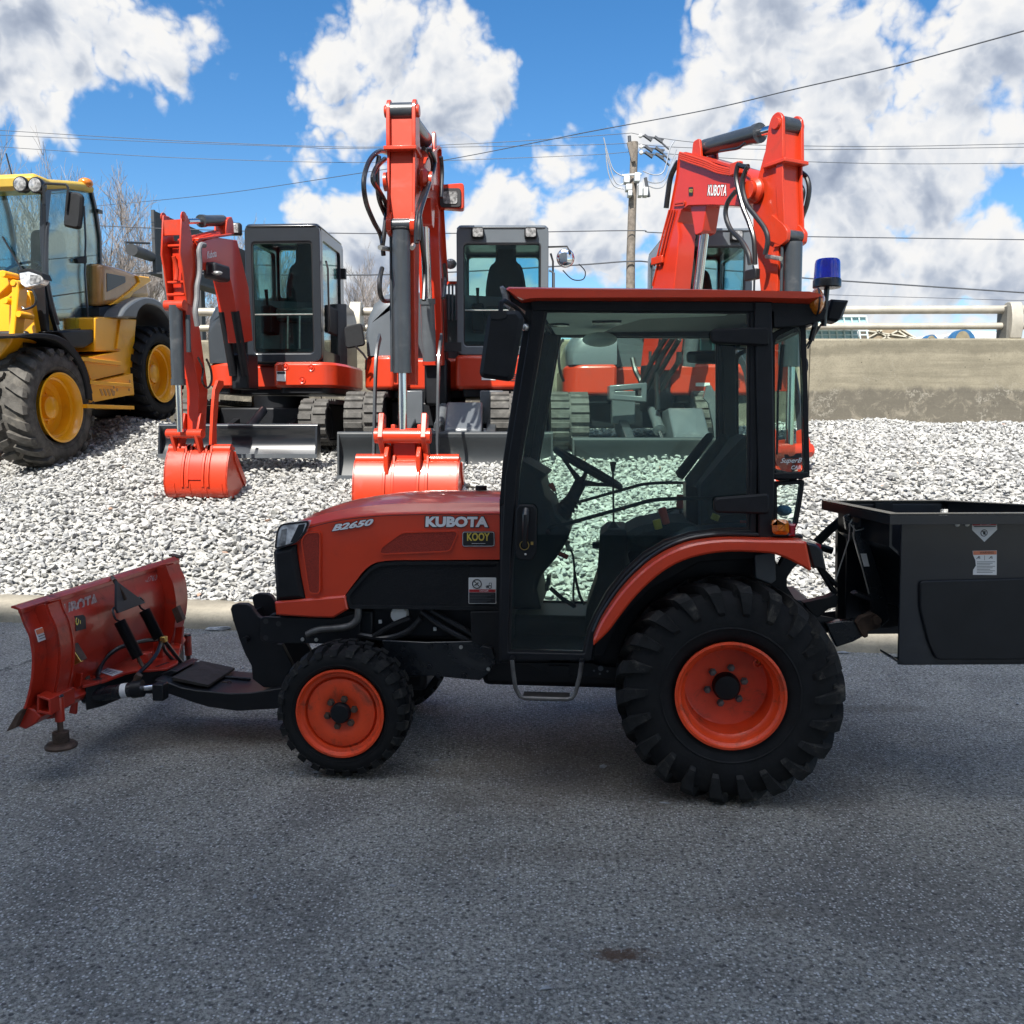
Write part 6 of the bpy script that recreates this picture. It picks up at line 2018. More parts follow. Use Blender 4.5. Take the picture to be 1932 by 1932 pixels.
# ------------------------------------------------------------------ excavators
def rail_track(F, root, x0, x1, yf, yb, h, z0, name='track'):
    "rubber crawler track, its loop in the y-z plane"
    r = h / 2
    zc = z0 + r
    n = 10
    loop = [(yf + r - r * math.sin(PI * k / n), zc + r * math.cos(PI * k / n)) for k in range(n + 1)] + \
           [(yb - r + r * math.sin(PI * k / n), zc - r * math.cos(PI * k / n)) for k in range(n + 1)]
    loop = [(yf + r, z0 + h), *loop[1:n], (yf + r, z0), (yb - r, z0), *loop[n + 2:-1], (yb - r, z0 + h)]
    t = MB(F).ring(loop, inset(loop, .035), x0, x1, 'x').build(name, M['track'], root, smooth=40)
    # grousers: two staggered rows of bars
    per = []
    L = [Vector(p) for p in loop]
    dist = 0
    seg = []
    for i in range(len(L)):
        a, b = L[i], L[(i + 1) % len(L)]
        seg.append((dist, a, b))
        dist += (b - a).length
    nb = int(dist / .105)
    mb = MB(F)
    c = Vector((sum(p.x for p in L) / len(L), zc))
    for k in range(nb):
        for row in (0, 1):
            d = dist * (k + .5 * row) / nb
            for s0, a, b in seg[::-1]:
                if d >= s0:
                    break
            e = (b - a).normalized()
            p = a + e * (d - s0)
            nrm = Vector((-e.y, e.x))
            if nrm.dot(p - Vector((min(max(p.x, yf + r), yb - r), zc))) < 0:
                nrm = -nrm
            xa, xb = (x0, (x0 + x1) / 2 - .012) if row == 0 else ((x0 + x1) / 2 + .012, x1)
            q = [p - e * .036 - nrm * .004, p + e * .036 - nrm * .004, p + e * .026 + nrm * .022, p - e * .026 + nrm * .022]
            mb.prism([tuple(v) for v in q], xa, xb, 'x')
    mb.build('grousers', M['track'], t, smooth=0)
    MB(F).prism([tuple(p) for p in inset([tuple(v) for v in L], .05)], x0 + .05, x1 - .05, 'x').build('track_frame', M['black'], root)
    for yy in (yf + r, yb - r):
        MB(F).lathe([(r - .06, x0 + .03), (r - .05, x0 + .02), (r - .05, x1 - .02), (r - .06, x1 - .03)], (yy, zc), 'x', 20, caps=(True, True)).build('idler', M['black'], root)
    return t


def pole_cyl(mbF, root, name, a, b, r, rod_from=.55, rod_r=None, m='grey', eye=True):
    a, b = Vector(a), Vector(b)
    rod_r = rod_r or r * .5
    mid = a.lerp(b, rod_from)
    o = MB(mbF).tube([a, mid], r, 18).build(name, M[m], root)
    MB(mbF).tube([mid - (mid - a).normalized() * .05, mid + (mid - a).normalized() * .008], r * 1.12, 18).build('gland', M[m], o)
    MB(mbF).tube([mid, b], rod_r, 14).build('rod', M['chrome'], o)
    return o


def exc_cab(F, root, x0, x1, yf, yb, z0, z1, mt, glass, lights=(), bar=None, lowbar=True, side=1):
    """cab: x0..x1, front at yf (towards the camera), back at yb"""
    r = .05
    w = x1 - x0
    cab = root
    front = rnd([(x0, z0), (x0, z1 - .0), (x1, z1), (x1, z0)], .09, 4)
    fin = rnd([(x0 + .075, z0 + .10), (x0 + .075, z1 - .20), (x1 - .085, z1 - .20), (x1 - .085, z0 + .10)], .05, 4)
    c = MB(F).ring(front, fin, yf, yf + .07).build('cab_frame', M[mt], cab, bevel=.012)
    MB(F).prism(fin, yf + .02, yf + .026).build('windscreen', M['glass2'], c, smooth=0)
    MB(F).ring(fin, inset(fin, .014), yf + .012, yf + .035).build('window_seal', M['hose'], c)
    H_ = z1 - z0
    rear = rnd([(x0 + .07, z0 + H_ * .56), (x0 + .07, z1 - .09), (x1 - .07, z1 - .09), (x1 - .07, z0 + H_ * .56)], .05, 4)
    ro = rnd([(x0, z0), (x0, z1), (x1, z1), (x1, z0)], .09, 4)
    ro = front
    MB(F).ring(ro, rear, yb - .06, yb).build('rear_frame', M[mt], c)
    MB(F).prism(rear, yb - .035, yb - .03).build('rear_window', M['glass2'], c, smooth=0)
    for s, x in ((-1, x0), (1, x1)):
        so = [(yf + .07, z0), (yf + .07, z1 - .04), (yb - .06, z1 - .04), (yb - .06, z0)]
        si = rnd([(yf + .13, z0 + .14), (yf + .13, z1 - .16), (yb - .16, z1 - .16), (yb - .16, z0 + .14)], .06, 4)
        so2 = rnd(so, .002, 4)
        MB(F).ring(so2, si, x, x - s * .05, 'x').build('side_door' if s == side else 'side_frame', M[mt], c, bevel=.006)
        MB(F).prism(si, x - s * .02, x - s * .025, 'x').build('side_glass', M['glass2'], c, smooth=0)
    MB(F).prism(rnd([(x0 + .0, yf - .015), (x1 - .0, yf - .015), (x1 - .0, yb), (x0 + .0, yb)], .08, 4), z1 - .055, z1 + .0, 'z', .025).build('roof', M[mt], c, bevel=.012)
    MB(F).bb(x0 + .14, x1 - .14, yf + .10, yb - .15, z1 - .003, z1 + .012).build('roof_panel', M['blackgloss'], c, bevel=.01)
    MB(F).bb(x0 + .02, x1 - .02, yf + .05, yb - .05, z0 - .02, z0 + .06).build('cab_floor', M['black'], c)
    if lowbar:
        zb = z0 + (z1 - z0) * .35
        MB(F).tube([(x0 + .06, yf + .03, zb), (x1 - .07, yf + .03, zb)], .011, 8).build('window_bar', M['steel'], c)
    # seat and controls
    xm = (x0 + x1) / 2 + .03
    sz = z0 + (z1 - z0) * .30
    ym = yf + (yb - yf) * .62
    st = MB(F).prism(rnd([(xm - .25, sz + .05), (xm + .25, sz + .05), (xm + .25, sz + .20), (xm - .25, sz + .20)], .05, 4), ym - .30, ym + .22, 'y', .03).build('operator_seat', M['seat'], c)
    bk = crom([(xm - .24, sz + .15), (xm - .25, sz + .45), (xm - .20, sz + .72), (xm - .13, sz + .80), (xm - .12, sz + .98), (xm - .08, sz + 1.03), (xm + .08, sz + 1.03), (xm + .12, sz + .98), (xm + .13, sz + .80), (xm + .20, sz + .72), (xm + .25, sz + .45), (xm + .24, sz + .15)], 3)
    MB(F).prism([tuple(p) for p in bk], ym + .14, ym + .30, 'y', .03).build('seat_back', M['seat'], st)
    for s in (-1, 1):
        MB(F).bb(xm + s * .33 - .07, xm + s * .33 + .07, ym - .38, ym + .10, sz - .1, sz + .22).build('control_console', M['plastic'], st, bevel=.02)
        o = MB(F).tube([(xm + s * .33, ym - .32, sz + .2), (xm + s * .33, ym - .36, sz + .40)], [.012, .022], 10).build('joystick', M['plastic'], st)
    for s in (-1, 1):
        MB(F).tube([(xm + s * .07, yf + .25, z0 + .05), (xm + s * .07, yf + .30, z0 + .55)], .011, 8).build('travel_lever', M['steel'], st)
        MB(F).box((xm + s * .07, yf + .24, z0 + .06), (.11, .2, .02)).build('pedal', M['hose'], st)
    MB(F).bb(x0 + .06, x1 - .06, yf + .10, yf + .16, z0, z0 + .16).build('front_kick_panel', M['plastic'], st)
    for lx in lights:
        L = MB(F).prism(rnd([(lx - .07, z1 - .155), (lx + .07, z1 - .155), (lx + .07, z1 - .035), (lx - .07, z1 - .035)], .03, 4), yf - .08, yf - .0, 'y', .01).build('work_light', M['plastic'], c)
        MB(F).prism(rnd([(lx - .055, z1 - .142), (lx + .055, z1 - .142), (lx + .055, z1 - .048), (lx - .055, z1 - .048)], .025, 4), yf - .084, yf - .075).build('light_lens', M['lens'], L)
    # grab handle on the door edge
    MB(F).tube([(x1 + .03, yf + .16, z0 + .35), (x1 + .055, yf + .14, z0 + .42), (x1 + .055, yf + .13, z0 + 1.05), (x1 + .03, yf + .15, z0 + 1.14)], .012, 8).build('grab_handle', M['hose'], c)
    for zz in (z0 + .35, z1 - .45):
        MB(F).bb(x1, x1 + .05, yb - .13, yb - .05, zz, zz + .12).build('door_hinge', M['plastic'], c)
    return c


def link(BF, pts, hds, th, root, name, m, bev=.006, y0=None, chamf=0.0):
    """a welded box link whose centre line and half depths are given in the plane of the boom"""
    P_ = [Vector(p) for p in pts]
    up, dn = [], []
    for i, p in enumerate(P_):
        d = (P_[min(i + 1, len(P_) - 1)] - P_[max(i - 1, 0)]).normalized()
        n = Vector((-d.y, d.x))
        up.append(tuple(p + n * hds[i]))
        dn.append(tuple(p - n * hds[i]))
    a = -th / 2 if y0 is None else y0
    return MB(BF).prism(up + dn[::-1], a, a + th, 'y', chamf).build(name, M[m], root, bevel=bev)


def bucket(F, root, xc, w, yfwd, ztop, h, name='bucket', m='orange', depth=1.0):
    "shell seen from its back, mouth towards the machine; yfwd is the foremost y (negative is towards the camera)"
    k = h
    pr = [(.42, .02), (.12, .0), (-.06, .12), (-.10, .40), (-.02, .74), (.14, 1.0), (.30, 1.0)]
    pr = [(yfwd + (a + .10) * k * depth, ztop - h + b * h) for a, b in pr]
    pc = [tuple(v) for v in crom(pr, 4)]
    o = MB(F)
    inn = inset(pc + [(pr[-1][0] + k * .3, pr[-1][1] - .4 * h), (pr[0][0] + k * .2, pr[0][1] + .2 * h)], .012)[:len(pc)]
    o.prism(pc + inn[::-1], xc - w / 2, xc + w / 2, 'x')
    b = o.build(name, M[m], root, smooth=50, bevel=.0)
    lip = (pr[0][0] + .42 * k * depth, pr[0][1] + .22 * h)
    side = pc + [(pr[-1][0] + .1 * k, pr[-1][1] - .10 * h), lip]
    for s in (-1, 1):
        x = xc + s * w / 2
        MB(F).prism(side, x, x - s * .02, 'x').build('side_plate', M[m], b, bevel=.003)
        cut = [(pr[-1][0] + .02 * k, pr[-1][1] - .02 * h), (pr[-1][0] + .14 * k, pr[-1][1] - .12 * h), (lip[0] + .03, lip[1] + .04), (lip[0], lip[1] - .02), (pr[-1][0] + .0 * k, pr[-1][1] - .2 * h)]
        MB(F).prism(cut, x, x + s * .015, 'x').build('side_cutter', M[m], b, bevel=.003)
    nt = 4 if w < .8 else 5
    for i in range(nt):
        x = xc - w / 2 + w * (i + .5) / nt
        MB(F).prism([(lip[0] - .08, lip[1] - .05), (lip[0] + .10, lip[1] + .0), (lip[0] + .10, lip[1] + .012), (lip[0] - .06, lip[1] + .0)], x - .03, x + .03, 'x').build('tooth', M['grey'], b)
        # wear strips over the shell
        ws = [(a - .006, c) for a, c in pc[4:12]]
        ws2 = [(a + .002, c) for a, c in pc[4:12]][::-1]
        MB(F).prism(ws + ws2, x - .03, x + .03, 'x').build('wear_strip', M[m], b)
    MB(F).prism([(pr[-1][0] - .14 * k, pr[-1][1] + .0), (pr[-1][0] - .06 * k, pr[-1][1] + .03), (pr[-1][0] + .08 * k, pr[-1][1] + .03), (pr[-1][0] + .1 * k, pr[-1][1])], xc - w / 2, xc + w / 2, 'x').build('top_bar', M[m], b, bevel=.006)
    for s in (-1, 1):
        MB(F).tube([(xc + s * w * .49, pr[-1][0] - .06 * k, pr[-1][1] + .01), (xc + s * w * .22, pr[-1][0] - .06 * k, pr[-1][1] + .01)], .055 * k / .5, 14).build('top_tube', M[m], b)
        for xx in (.20, .12):
            gus = [(pr[-1][0] - .16 * k, pr[-1][1] + .10 * k), (pr[-1][0] + .02, pr[-1][1] + .14 * k), (pr[-1][0] + .05, pr[-1][1] - .05)] + [(a - .03 * k, c) for a, c in pc[10:20][::-1]]
            MB(F).prism(gus, xc + s * w * xx - .012, xc + s * w * xx + .012, 'x').build('gusset', M[m], b, bevel=.003)
    rec = [(a - .012, c) for a, c in pc[12:21]] + [(a, c) for a, c in pc[12:21]][::-1]
    MB(F).prism(rec, xc - w * .11, xc + w * .11, 'x').build('wear_plate', M['orange_dark'], b)
    return b


def blade_px(F, root, pl, pr_, pt, pb, yb, m='blade'):
    x0, z1 = F.xz(pl, pt, yb)
    x1, _ = F.xz(pr_, pt, yb)
    z0 = F.xz((pl + pr_) / 2, pb, yb)[1]
    h = z1 - z0
    pr = [(yb + .03, z1), (yb - .02, z1 - .02), (yb + .035, z1 - .35 * h), (yb + .035, z1 - .62 * h), (yb - .03, z0 + .02), (yb - .06, z0)]
    pc = [tuple(v) for v in crom(pr, 4)]
    back = [(a + .025, b) for a, b in pc][::-1]
    b = MB(F).prism(pc + back, x0, x1, 'x').build('dozer_blade', M[m], root, smooth=40)
    MB(F).tube([(x0, yb + .01, z1 - .01), (x1, yb + .01, z1 - .01)], .032, 12).build('top_pipe', M[m], b)
    for x in (x0, x1 - .02):
        MB(F).prism([(yb - .07, z0), (yb - .03, z1), (yb + .09, z1 + .01), (yb + .09, z0)], x, x + .02, 'x').build('end_plate', M[m], b)
    MB(F).bb(x0, x1, yb - .075, yb - .035, z0 - .01, z0 + .10 * h).build('cutting_strip', M['greylight'], b)
    return x0, x1, z0, z1


def hosebundle(BF, root, c, lists, r, yo, m='hose', name='hydraulic_hose'):
    for k, pl in enumerate(lists):
        n = len(pl)
        pts = [BF.p3(*K(c, q)[0], yo[k] if isinstance(yo, (list, tuple)) else yo) for q in pl]
        MB(BF).tube(pts, r, 9, smooth=6).build(name, M[m], root)


def build_exc_small():
    yaw = R(-3)
    X, Y = -2.80, 11.2
    zg = 1.36
    F = Frame(X, Y, 0, yaw)
    t = thing('excavator', 'smaller orange mini excavator with black cab, beside the yellow loader', 'excavator', (X, Y, zg), yaw, 'excavators parked on the gravel')
    BUMPS.append((X, Y + .2, 1.3, zg - ground_z(X, Y)))
    # tracks
    xo0 = F.xz(*K('l2', (215, 1300))[0], -1.05)[0]
    xo1 = F.xz(*K('l2', (1105, 1350))[0], -1.05)[0]
    rail_track(F, t, xo0, xo0 + .30, -1.05, .95, .48, zg - .03)
    rail_track(F, t, xo1 - .30, xo1, -1.05, .95, .48, zg - .03)
    MB(F).bb(xo0 + .3, xo1 - .3, -.5, .5, zg + .16, zg + .38).build('car_body', M['black'], t, bevel=.02)
    MB(F).lathe([(.34, zg + .38), (.34, zg + .52)], (0, 0), 'z', 28, caps=(True, True)).build('slew_ring', M['black'], t)
    bx0, bx1, bz0, bz1 = blade_px(F, t, 301, 600, 803, 862, -1.52, 'cabdark')
    for s in (-1, 1):
        MB(F).tube([((bx0 + bx1) / 2 + s * .34, -1.46, bz0 + .16), ((bx0 + bx1) / 2 + s * .34, -.6, zg + .22)], .05, 4, sq=(1, 1)).build('blade_arm', M['black'], t)
    pole_cyl(F, t, 'blade_cylinder', ((bx0 + bx1) / 2, -.7, zg + .34), ((bx0 + bx1) / 2, -1.42, bz1 - .12), .05, .7, m='grey')
    # house: orange skirts
    z0, z1 = F.xz(*K('l2', (1000, 1168))[0], -.72)[1], F.xz(*K('l2', (1000, 1018))[0], -.72)[1]
    xc0, xr1 = F.xz(*K('l2', (800, 1018))[0], -.72)[0], F.xz(*K('l2', (1228, 1000))[0], -.3)[0]
    xl0, xl1 = F.xz(*K('l2', (388, 1050))[0], -.62)[0], F.xz(*K('l2', (563, 1050))[0], -.62)[0]
    plan = [(xc0, -.74), (xr1 - .15, -.74), (xr1 - .03, -.60), (xr1 + .02, -.2), (xr1 + .02, .55), (xr1 - .15, .78), (xl0 + .15, .78), (xl0, .5), (xl0, -.40), (xl0 + .06, -.58), (xl1, -.66), (xl1, -.30), (xc0, -.30)]
    MB(F).prism(rnd(plan, .06, 3), z0, z1, 'z', .03).build('body_skirt', M['orange'], t, bevel=.01)
    MB(F).prism(rnd(inset(plan, .06), .05, 3), z0 - .06, z0 + .02, 'z').build('belly_frame', M['black'], t)
    # rounded dark hood at the left
    hx0, hx1 = xl0 - .0, F.xz(*K('l2', (570, 800))[0], -.5)[0]
    ht = F.xz(*K('l2', (500, 655))[0], -.2)[1]
    secs = []
    for yy, k in ((-.60, .86), (-.55, .95), (-.3, 1.0), (.2, 1.0), (.6, .95), (.75, .8)):
        H = (ht - z1) * k
        secs.append([(hx0 + .03 + (1 - k) * .3, yy, z1)] + [(hx0 + .02 + (1 - k) * .3 + dx, yy, z1 + H * dz) for dx, dz in ((0, .45), (.03, .70), (.10, .88), (.22, .98), (.38, 1.0))] + [(xr1 - .1 if yy > .0 else hx1, yy, z1 + H), (xr1 - .1 if yy > .0 else hx1, yy, z1)])
    MB(F).loft(secs).build('engine_hood', M['grey'], t, smooth=50)
    # cab
    x0, ztop = F.xz(*K('l2', (626, 203))[0], -.70)
    x1 = F.xz(*K('l2', (1078, 600))[0], -.70)[0]
    exc_cab(F, t, x0, x1, -.70, .42, z1 + .0, ztop, 'cabdark', 'glass2')
    # decals on the skirt
    o = MB(F).prism(XZ(F, 'l2', -.745, (820, 1072), (872, 1072), (872, 1132), (820, 1130)), -.748, -.742).build('label_plate', M['sticker'], t)
    MB(F).prism(XZ(F, 'l2', -.748, (822, 1074), (870, 1074), (870, 1088), (822, 1088)), -.7495, -.747).build('label_header', M['ink'], o)
    for q in ((870, 1045), (1022, 1052), (970, 1125)):
        p = F.p3(*K('l2', q)[0], -.745)
        MB(F).lathe([(.038, -.748), (.022, -.742), (.012, -.752), (0, -.752)], (p.x, p.z), 'y', 18).build('tie_down_point', M['orange_dark'], t)
    # swing post
    ps = BF_small = Frame(-2.80, 10.42, 0, math.atan2(-.975, -.22))
    B = BF_small

    def b(c, q, y=0.0):
        return B.xz(*K(c, q)[0], y)
    foot = b('l2', (640, 900), .08)
    MB(B).bb(foot[0] - .22, foot[0] + .02, -.10, .10, foot[1] - .50, foot[1] - .12).build('swing_bracket', M['black'], t, bevel=.02)
    for dy in (-.07, .07):
        MB(B).tube([(foot[0] + .02, dy, foot[1] - .35), (foot[0] + .20, dy, foot[1] + .30)], .045, 12).build('lift_cylinder', M['black'], t)
    # boom: foot, knee, nose
    knee, nose = b('E', (1395, 800), .1), b('E', (1000, 830), .1)
    k2 = b('E', (1500, 1250), .1)
    link(B, [nose, ((nose[0] + knee[0]) / 2, (nose[1] + knee[1]) / 2 + .01), knee, k2, (foot[0] + .02, foot[1])], [.13, .16, .185, .17, .13], .20, t, 'boom', 'orange_dark')
    bm = link(B, [(nose[0] + .05, nose[1] + .15), (knee[0] + .02, knee[1] + .19)], [.012, .012], .23, t, 'boom_flange', 'orange')
    for k in range(3):
        yy = .02 + .035 * k
        pts = [B.p3(*K('E', q)[0], yy) for q in ((850 + 40 * k, 600 + 25 * k), (1000 + 20 * k, 560 + 25 * k), (1100 + 30 * k, 535 + 20 * k), (1230, 520 + 25 * k))]
        MB(B).tube(pts, .014, 8).build('hydraulic_line', M['orange'], t)
    a, c = B.p3(*K('E', (830, 395))[0], 0), B.p3(*K('E', (1270, 385))[0], 0)
    pole_cyl(B, t, 'arm_cylinder', c, a, .055, .62, m='grey')
    MB(B).prism([b('E', q, 0) for q in ((1230, 560), (1250, 380), (1280, 345), (1310, 345), (1330, 400), (1340, 560))], -.07, .07).build('cylinder_lug', M['orange'], t, bevel=.006)
    # lamp under the boom and one behind it
    p = B.p3(*K('E', (1200, 1030))[0], .13)
    L = MB(B).box(p, (.30, .14, .16)).build('boom_lamp', M['ink'], t, bevel=.03)
    MB(WF).ball(P(*K('E', (1200, 1040))[0], (B.M @ p).y - .15), (.055, .02, .022), 14, 8).build('lamp_lens', M['lens'], L)
    p = P(*K('E', (1425, 495))[0], 10.0)
    L = MB(WF).box(p, (.14, .08, .13)).build('work_lamp', M['hose'], t, bevel=.02)
    MB(WF).box(p + Vector((-.005, -.042, 0)), (.10, .006, .09)).build('lamp_lens', M['lens'], L, bevel=.01)
    # lettering on the boom flank
    p0, p1, p2 = B.p3(*K('E', (1080, 862))[0], .103), B.p3(*K('E', (1196, 835))[0], .103), B.p3(*K('E', (1076, 770))[0], .103)
    MB(B).text('Kubota', [p0, p1, p2], bold=.02, shear=.15).build('lettering', M['whiteletter'], t)
    # arm: two side plates with cross bars, box below
    top, mid, bot = b('E', (660, 315)), b('E', (735, 1440)), b('l2', (325, 1395))
    for s in (-1, 1):
        link(B, [(top[0] - .02, top[1]), (top[0] - .05, top[1] - .35), (mid[0] - .06, (top[1] + mid[1]) / 2 - .1), (mid[0] - .02, mid[1])], [.05, .13, .15, .06], .018, t, 'arm_plate', 'orange', y0=s * .095 - .009)
        p = top
        MB(B).lathe([(0, s * .10), (.045, s * .10), (.045, s * .11), (0, s * .115)], (top[0], top[1] - .02), 'y', 18).build('pin_boss', M['orange'], t)
    MB(B).bb(top[0] + .0, top[0] + .03, -.09, .09, top[1] - .19, top[1] - .05).build('arm_head_plate', M['orange'], t)
    for py in (700, 1155, 1310):
        c = b('E', (690, py))
        MB(B).tube([(c[0], -.09, c[1]), (c[0], .09, c[1])], .014, 8).build('cross_bar', M['orange'], t)
    link(B, [(mid[0] - .10, mid[1] + .6), (mid[0] - .10, mid[1] - .05), (bot[0] - .10, bot[1] + .35), (bot[0] - .06, bot[1] - .05)], [.09, .10, .085, .06], .13, t, 'arm', 'orange_dark')
    for dx in (-.03, .03):
        MB(B).tube([B.p3(*q, dx) for q in K('E', (660, 830), (700, 1000), (690, 1130))], .02, 8).build('hydraulic_line', M['orange'], t)
    # bucket cylinder in front of the arm
    a, c = B.p3(*K('l2', (250, 690))[0], 0), B.p3(*K('l2', (285, 1430))[0], 0)
    a.x += .08
    c.x += .10
    pole_cyl(B, t, 'bucket_cylinder', a, c, .062, .62, m='grey')
    MB(B).tube([Vector((a.x + .0, -.10, a.z)), Vector((a.x, .10, a.z))], .05, 14).build('cylinder_pin', M['orange'], t)
    MB(B).tube([B.p3(*q, .09) for q in K('l2', (295, 740), (300, 960))], .022, 10).build('grease_line', M['grey'], t)
    # grey sheathed hoses
    MB(B).tube([B.p3(*q, .14) for q in K('E', (1045, 695), (1000, 690), (975, 760), (985, 900), (980, 1060), (955, 1200), (950, 1350), (930, 1520), (955, 1700))], .026, 10, smooth=5).build('sheathed_hose', M['greyhose'], t)
    MB(B).tube([B.p3(*q, -.14) for q in K('E', (590, 730), (560, 800), (545, 950), (560, 1150), (590, 1280), (625, 1400))], .022, 10, smooth=5).build('sheathed_hose', M['greyhose'], t)
    MB(B).tube([B.p3(*q, .12) for q in K('l2', (355, 990), (385, 1060), (380, 1130), (410, 1170), (435, 1130), (430, 1060), (405, 1000))], .011, 8, smooth=5).build('hydraulic_hose', M['hose'], t)
    # curved guard / thumb plate behind the arm
    pts = [b('l2', q, .22) for q in ((470, 1125), (500, 1130), (502, 1155), (475, 1200), (460, 1400), (460, 1500), (430, 1505), (440, 1300), (450, 1180))]
    MB(B).prism(pts, .20, .23).build('thumb', M['orange'], t)
    # linkage and bucket
    lk = b('l2', (300, 1440))
    MB(B).tube([(lk[0] + .06, -.19, lk[1]), (lk[0] + .06, .19, lk[1])], .045, 14).build('link_pin', M['orange'], t)
    for s in (-1, 1):
        link(B, [(lk[0] + .06, lk[1]), (lk[0] - .02, lk[1] - .22), (lk[0] + .04, lk[1] - .38)], [.045, .04, .05], .03, t, 'bucket_link', 'orange', y0=s * .13 - .015)
        link(B, [(bot[0] - .02, bot[1] + .12), (bot[0] + .02, bot[1] - .05), (lk[0] + .0, lk[1] - .14)], [.03, .05, .05], .025, t, 'bucket_link', 'orange', y0=s * .085 - .0125)
    MB(B).bb(lk[0] - .05, lk[0] + .10, -.13, .13, lk[1] - .42, lk[1] - .36).build('quick_coupler', M['orange'], t, bevel=.01)
    U = Frame(*(B.M @ Vector((bot[0], 0, 0))).xy, 0, R(-5))
    Ub = -.14
    xb0, zb1 = U.xz(*K('l2', (162, 1540))[0], Ub)
    xb1 = U.xz(*K('l2', (535, 1540))[0], Ub)[0]
    zb0 = U.xz(*K('l2', (400, 1822))[0], Ub)[1]
    bucket(U, t, (xb0 + xb1) / 2, xb1 - xb0, Ub - .06, zb1, zb1 - zb0)
    gp = U.M @ Vector(((xb0 + xb1) / 2, Ub, 0))
    BUMPS.append((gp.x, gp.y + .1, .75, zb0 - ground_z(gp.x, gp.y)))
    # side mirror on a stalk at the right
    p = P(*K('l2', (1283, 865))[0], 10.4)
    mm = MB(WF).prism(rnd([(p.x - .11, p.z - .14), (p.x - .13, p.z + .10), (p.x + .07, p.z + .15), (p.x + .11, p.z - .10)], .04, 4), p.y, p.y + .05, 'y', .012).build('side_mirror', M['plastic'], t)
    MB(WF).tube([P(*K('l2', q)[0], 10.4) for q in ((1285, 925), (1330, 970), (1350, 1000))] + [P(*K('l2', (1345, 1060))[0], 10.5)], .013, 8).build('mirror_stalk', M['hose'], mm)


BIG = {}


def big_profile():
    "boom and arm shape of the larger machines, read off the right-hand one in its boom plane"
    B = Frame(1.60, 10.75, 0, math.atan2(-.885, .465))

    def b(*q):
        return [B.xz(px, py, -.11) for px, py in K('l4', *q)]
    BIG['B'] = B
    BIG['boom'] = b((560, 1760), (600, 1420), (640, 1235), (690, 1040), (740, 820), (790, 560), (805, 425), (850, 415), (960, 445), (1080, 480), (1180, 510), (1250, 560), (1290, 620), (1290, 690), (1240, 735), (1165, 748), (1000, 742), (860, 745), (815, 775), (790, 850), (800, 930), (790, 1060), (770, 1250), (745, 1430), (700, 1770))
    BIG['arm'] = b((1398, 240), (1430, 240), (1432, 300), (1430, 600), (1440, 800), (1442, 930), (1412, 1000), (1402, 1300), (1390, 1700), (1382, 1900), (1325, 1900), (1318, 1600), (1300, 1280), (1275, 1000), (1254, 880), (1252, 740), (1275, 600), (1320, 430), (1362, 300))
    BIG['pivot'] = b((1280, 655))[0]
    BIG['armtop'] = b((1408, 218))[0]
    BIG['cyl_a'], BIG['cyl_b'] = b((905, 375))[0], b((1388, 240))[0]
    BIG['lift_a'], BIG['lift_b'] = b((905, 880))[0], b((790, 1280))[0]
    BIG['pin'] = b((1408, 965))[0]
    return B


